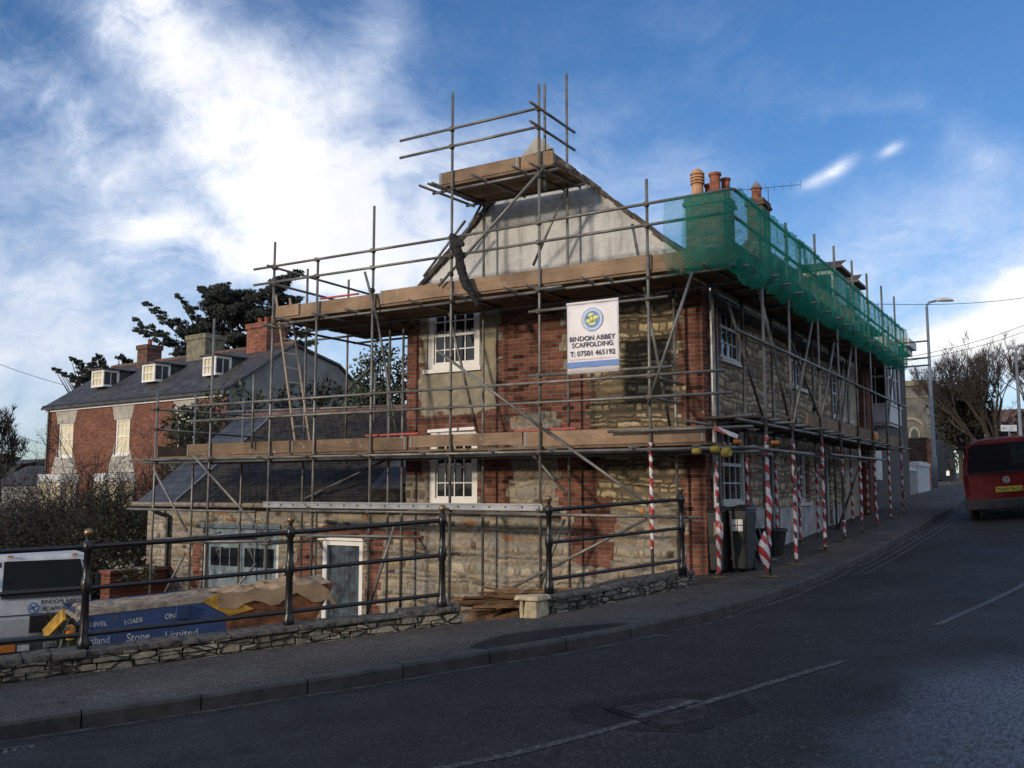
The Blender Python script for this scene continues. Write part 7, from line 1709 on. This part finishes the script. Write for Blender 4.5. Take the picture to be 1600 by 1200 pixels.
# evergreen behind the cottage, seen under the deck
def blob(u0, u1, v0, v1, d, n, r0, r1, jit):
    def fn(rr_, base):
        C_ = []
        while len(C_) < n:
            a, b = rr_.uniform(-1, 1), rr_.uniform(-1, 1)
            if a*a+b*b > 1: continue
            p = at((u0+u1)/2+a*(u1-u0)/2, (v0+v1)/2+b*(v1-v0)/2, d=d+rr_.uniform(-jit, jit)); C_.append((p.x, p.y, p.z, rr_.uniform(r0, r1)))
        return C_
    return fn
tb = at(598, 760, d=30); tb.z = 0.5
tree('holly_tree', 'broadleaved evergreen seen under the upper deck left of the cottage', tb, blob(550, 650, 540, 660, 30, 46, .30, .62, 1.6), M_leafmid, 3.8, .16, per=150, leaf=.085, seed=8, flat=.85)
for k, (u0, u1, v0, v1, d, lab) in enumerate(((425, 545, 596, 660, 33, 'dark rounded evergreen shrub between the townhouse and the outbuilding roof'), (318, 420, 600, 690, 31, 'tall loose shrub with yellow green leaves in front of the townhouse corner'), (268, 330, 640, 700, 29, 'low leafy shrub left of the taller one before the townhouse'), (540, 600, 600, 650, 36, 'dark shrub beneath the evergreen tree behind the outbuilding'))):
    tb = at((u0+u1)/2, 760, d=d); tb.z = .3
    tree('evergreen_shrub', lab, tb, blob(u0, u1, v0, v1, d, 34 if k != 1 else 22, .30, .55, 1.0), M_leafmid if k != 0 else M_leafdark, 2.2, .08, 'shrubs before the townhouse', 'shrub', per=120, leaf=.09, seed=20+k, flat=.8)
# bare thicket on the left
def thicket(label, u, d, zb, h, wdt, seed, mat=M_twig, n=9, leaf=None, green=False, kind='bare_shrub', depth=4):
    rr_ = random.Random(seed); b = at(u, 800, d=d); b.z = zb; root = thing(kind, label, 'shrub', b, 'thicket of bare shrubs by the yard'); mb = MB(); ends = []
    for k in range(n):
        o = Vector((rr_.uniform(-wdt, wdt)*.5, rr_.uniform(-wdt, wdt)*.4, 0)); limbs(mb, rr_, b+o, Vector((rr_.gauss(0, .35), rr_.gauss(0, .3), 1)).normalized(), h*rr_.uniform(.28, .42), rr_.uniform(.02, .04), depth, .48, ends, .02, 4, .006)
    mb.build('stems', mat, root)
    if leaf:
        rng = np.random.default_rng(seed); mb = MB(); C_ = [(e.x, e.y, e.z-.3*rr_.random()*h*.4, rr_.uniform(.18, .40)) for e in ends if rr_.random() < leaf]+[(b.x+rr_.uniform(-wdt, wdt)*.6, b.y+rr_.uniform(-wdt, wdt)*.5, b.z+rr_.uniform(0, h*.55), rr_.uniform(.25, .55)) for k in range(16)]
        clumps(mb, rng, C_, 130, .042, .9); mb.build('leaves', M_leafmid if green else M_leafbrown, root)
for k, (u, d, zb, h, wdt, leaf, gr, lab) in enumerate(((-30, 27, -2.4, 3.2, 3.0, .25, True, 'ivy green bramble mass at the extreme left edge behind the truck'), (55, 25, -2.4, 3.3, 3.0, .20, False, 'bare brown thicket shrub behind the truck cab roof'), (105, 29, -2.2, 4.0, 3.0, .12, False, 'bare shrub with tall twigs crossing the left bay window'),
                                                  (150, 24, -2.2, 3.4, 2.6, .22, True, 'dark green tangled shrub above the first railing post'), (195, 26, -2.2, 4.1, 2.8, .08, False, 'bare brown shrub right below the second bay window'), (240, 28, -2.0, 4.6, 2.4, .06, False, 'tall bare shrub at the left corner of the outbuilding'),
                                                  (20, 34, -2.2, 3.4, 3.6, .2, False, 'brown shrub in front of the left end of the townhouse'), (285, 30, -1.0, 4.3, 2.2, .05, False, 'bare reddish shrub behind the outbuilding before the townhouse'), (170, 33, -2.0, 4.6, 3.4, .08, False, 'bare shrub immediately before the townhouse wall'), (350, 28, 0.4, 3.2, 2.2, .1, False, 'twiggy shrub above the outbuilding roof'))):
    thicket(lab, u, d, zb, h, wdt, 50+k, n=11, leaf=leaf*.6, green=gr)
# low leafy plants on the bank behind the truck
rng = np.random.default_rng(77); rr_ = random.Random(77); mb = MB(); C_ = []
for k in range(420):
    u = rr_.uniform(-80, 238); d = rr_.uniform(23, 33); p = at(u, 870, d=d); C_.append((p.x, p.y, rr_.uniform(-2.2, .35+.10*(d-23)+.3*math.sin(u*.05)), rr_.uniform(.3, .7)))
clumps(mb, rng, C_, 150, .055, .8); o = mb.build('undergrowth', M_leafbrown, loc=(-22, 14, -2)); tag(o, 'dark tangled undergrowth on the bank behind the truck', 'undergrowth', kind='stuff')
# spiky plant
yc = at(118, 900, d=19.5); pl_ = thing('spiky_plant', 'green plant with long arching pale leaves between the truck and the railing post', 'plant', (yc.x, yc.y, -1.7)); mb = MB()
for k in range(60):
    a = rr_.uniform(0, 6.28); t = rr_.uniform(.2, .75); L = rr_.uniform(.8, 1.7); b = Vector((yc.x+rr_.uniform(-.3, .3), yc.y+rr_.uniform(-.3, .3), -1.6)); d = Vector((math.cos(a)*t, math.sin(a)*t, 1)).normalized(); w_ = d.cross(Z).normalized()*.025; pts = [b]
    for i in range(4): pts.append(pts[-1]+d*L/4); d = (d+Vector((math.cos(a)*.16, math.sin(a)*.16, -.18))).normalized()
    vs = []
    for i, p in enumerate(pts): vs += [p-w_*(1-i/4.2), p+w_*(1-i/4.2)]
    mb.add(vs, [(2*i, 2*i+1, 2*i+3, 2*i+2) for i in range(4)])
mb.build('leaves', M_leafmid, pl_)
wc = at(205, 880, d=20.8); fs_ = thing('flowering_shrub', 'small shrub with pale flowers growing over the brick garden wall', 'shrub', (wc.x, wc.y, -.6))
mb = MB(); C_ = [(wc.x+rr_.uniform(-.7, .7), wc.y+rr_.uniform(-.3, .3), -.15+rr_.uniform(-.15, .2), .18) for k in range(18)]; clumps(mb, rng, C_, 260, .05); mb.build('leaves', M_leafmid, fs_)
mb = MB(); C_ = [(wc.x+rr_.uniform(-.7, .7), wc.y-.25+rr_.uniform(-.1, .1), rr_.uniform(-.15, .2), .05) for k in range(14)]; clumps(mb, rng, C_, 900, .025); mb.build('flowers', M_stonetrim, fs_)
# bare trees on the right
def baretree(label, u, d, h, r, seed, depth=6, spread=.33, group='bare trees up the hill', n0=4, lift=.16):
    rr_ = random.Random(seed); b = at(u, 745, d=d); b.z = G(b.x, b.y)-.2; root = thing('bare_tree', label, 'tree', b, group); mb = MB(); ends = []
    q = b+Vector((rr_.gauss(0, .2), rr_.gauss(0, .2), h*.16)); mb.tube(b, q, r, 9, r*.85)
    for k in range(n0):
        limbs(mb, rr_, q-Z*rr_.uniform(0, h*.05), Vector((rr_.gauss(0, .34), rr_.gauss(0, .34), 1)).normalized(), h*.26, r*.55, depth, spread, ends, lift, 6, .012)
    mb.build('trunk', M_bark, root); 
    # finest twigs as the crown
    mb = MB()
    for e in ends:
        for k in range(6):
            d = Vector((rr_.gauss(0, .5), rr_.gauss(0, .5), 1)).normalized(); L = rr_.uniform(.25, .6)*h/9; mb.tube(e, e+d*L, .011, 3, .004, caps=False)
    mb.build('crown', M_twig, root)
baretree('broad bare tree with dense rounded crown of twigs right of the lamp column', 1562, 62, 9.6, .34, 3, depth=4, n0=5)
baretree('bare tree at the right edge behind the pale lamp', 1640, 58, 9.0, .30, 5, depth=4, n0=5)
baretree('slimmer bare tree left of the broad one above the ivy covered bank', 1535, 72, 7.4, .22, 7, depth=3, n0=4)
baretree('distant bare tree top above the church parapet', 1440, 105, 8.5, .25, 9, depth=4, n0=3)
baretree('small bare tree with thin branches at the far left edge', 2, 38, 4.8, .10, 11, depth=4, group=None, n0=3)
for k, (u0, u1, v0, v1, d, lab, m_) in enumerate(((1466, 1540, 596, 700, 66, 'brown ivy clad tree mass between the lamp column and the bare trees', M_leafbrown), (1500, 1570, 690, 738, 78, 'dark green hedge above the walking person', M_leafdark), (1535, 1640, 640, 715, 72, 'dark bushes under the broad bare tree', M_leafbrown), (1600, 1700, 650, 730, 55, 'dark hedge beyond the van outside the right edge', M_leafdark))):
    tb = at((u0+u1)/2, 748, d=d); tb.z = G(tb.x, tb.y)
    tree('ivy_tree' if k == 0 else 'hedge_bush', lab, tb, blob(u0, u1, v0, v1, d, 130 if k == 0 else 34, .6, 1.1, 2.0), m_, 3.0 if k == 0 else .8, .2, 'greenery up the hill', 'tree' if k == 0 else 'bush', per=75, leaf=.15, seed=60+k, flat=.85)
# hillside belt of trees on the far left horizon
rng = np.random.default_rng(5); rr_ = random.Random(5); mb = MB(); C_ = []
for k in range(260):
    u = rr_.uniform(-120, 420); d = rr_.uniform(120, 260); p = at(u, 735, d=d); zz = terr(p.x, p.y); C_.append((p.x, p.y, max(zz, p.z-4)+rr_.uniform(0, 4), rr_.uniform(2, 4)))
clumps(mb, rng, C_, 10, .9, .7); o = mb.build('distant_woodland', M_leafdark, loc=(-150, 100, 0)); tag(o, 'far wooded hillside on the left horizon', 'woodland', kind='stuff')

# ------------------------------------------------------------------ unseen houses added behind the viewer, sized to keep the road in shade
def block(label, x0, x1, y0, y1, h, ridge, mat, floors, n, seed):
    b = thing('shade_house', label, 'house', ((x0+x1)/2, (y0+y1)/2, G(min(14, x1), y1)), 'unseen houses added behind the viewer to cast shade'); zb = -1.5
    rects = []
    for i in range(n):
        for f in range(floors):
            cx = (x1-x0)*(i+.5)/n; zz = zb+2.2+f*2.9; rects.append((cx-.5, cx+.5, zz, zz+1.4))
    mb = MB(); wallgrid(mb, (x0, y1, 0), (1, 0, 0), (0, 0, 1), (0, 1, 0), [0, x1-x0], [zb, h], rects); mb.add([(x0, y1, zb), (x0, y0, zb), (x0, y0, h), (x0, y1, h)], [(0, 1, 2, 3)]); mb.add([(x1, y0, zb), (x1, y1, zb), (x1, y1, h), (x1, y0, h)], [(0, 1, 2, 3)]); mb.add([(x0, y0, zb), (x1, y0, zb), (x1, y0, h), (x0, y0, h)], [(0, 1, 2, 3)])
    mb.build('walls', mat, b)
    for (a, c, z0, z1) in rects: sash(b, (x0+a, y1, z0), (1, 0, 0), (0, 1, 0), c-a, z1-z0, 2, 2, frame=.09)
    ym = (y0+y1)/2; mb = MB()
    mb.prism([(x0-.2, y1+.3, h-.1), (x0-.2, ym, ridge), (x0-.2, y0-.3, h-.1)], (x1-x0+.4, 0, 0)); mb.build('roof', M_slT, b)
block('unseen low rendered house added behind the viewer to shade the pavement on the yard side', -24.0, -9.05, -14.5, -8.0, 3.0, 4.6, M_cream, 1, 5, 1)
block('unseen tall brick house added directly behind the viewer to shade the road', -8.95, 14.0, -17.0, -7.5, 10.6, 15.2, M_bricky, 4, 7, 2)
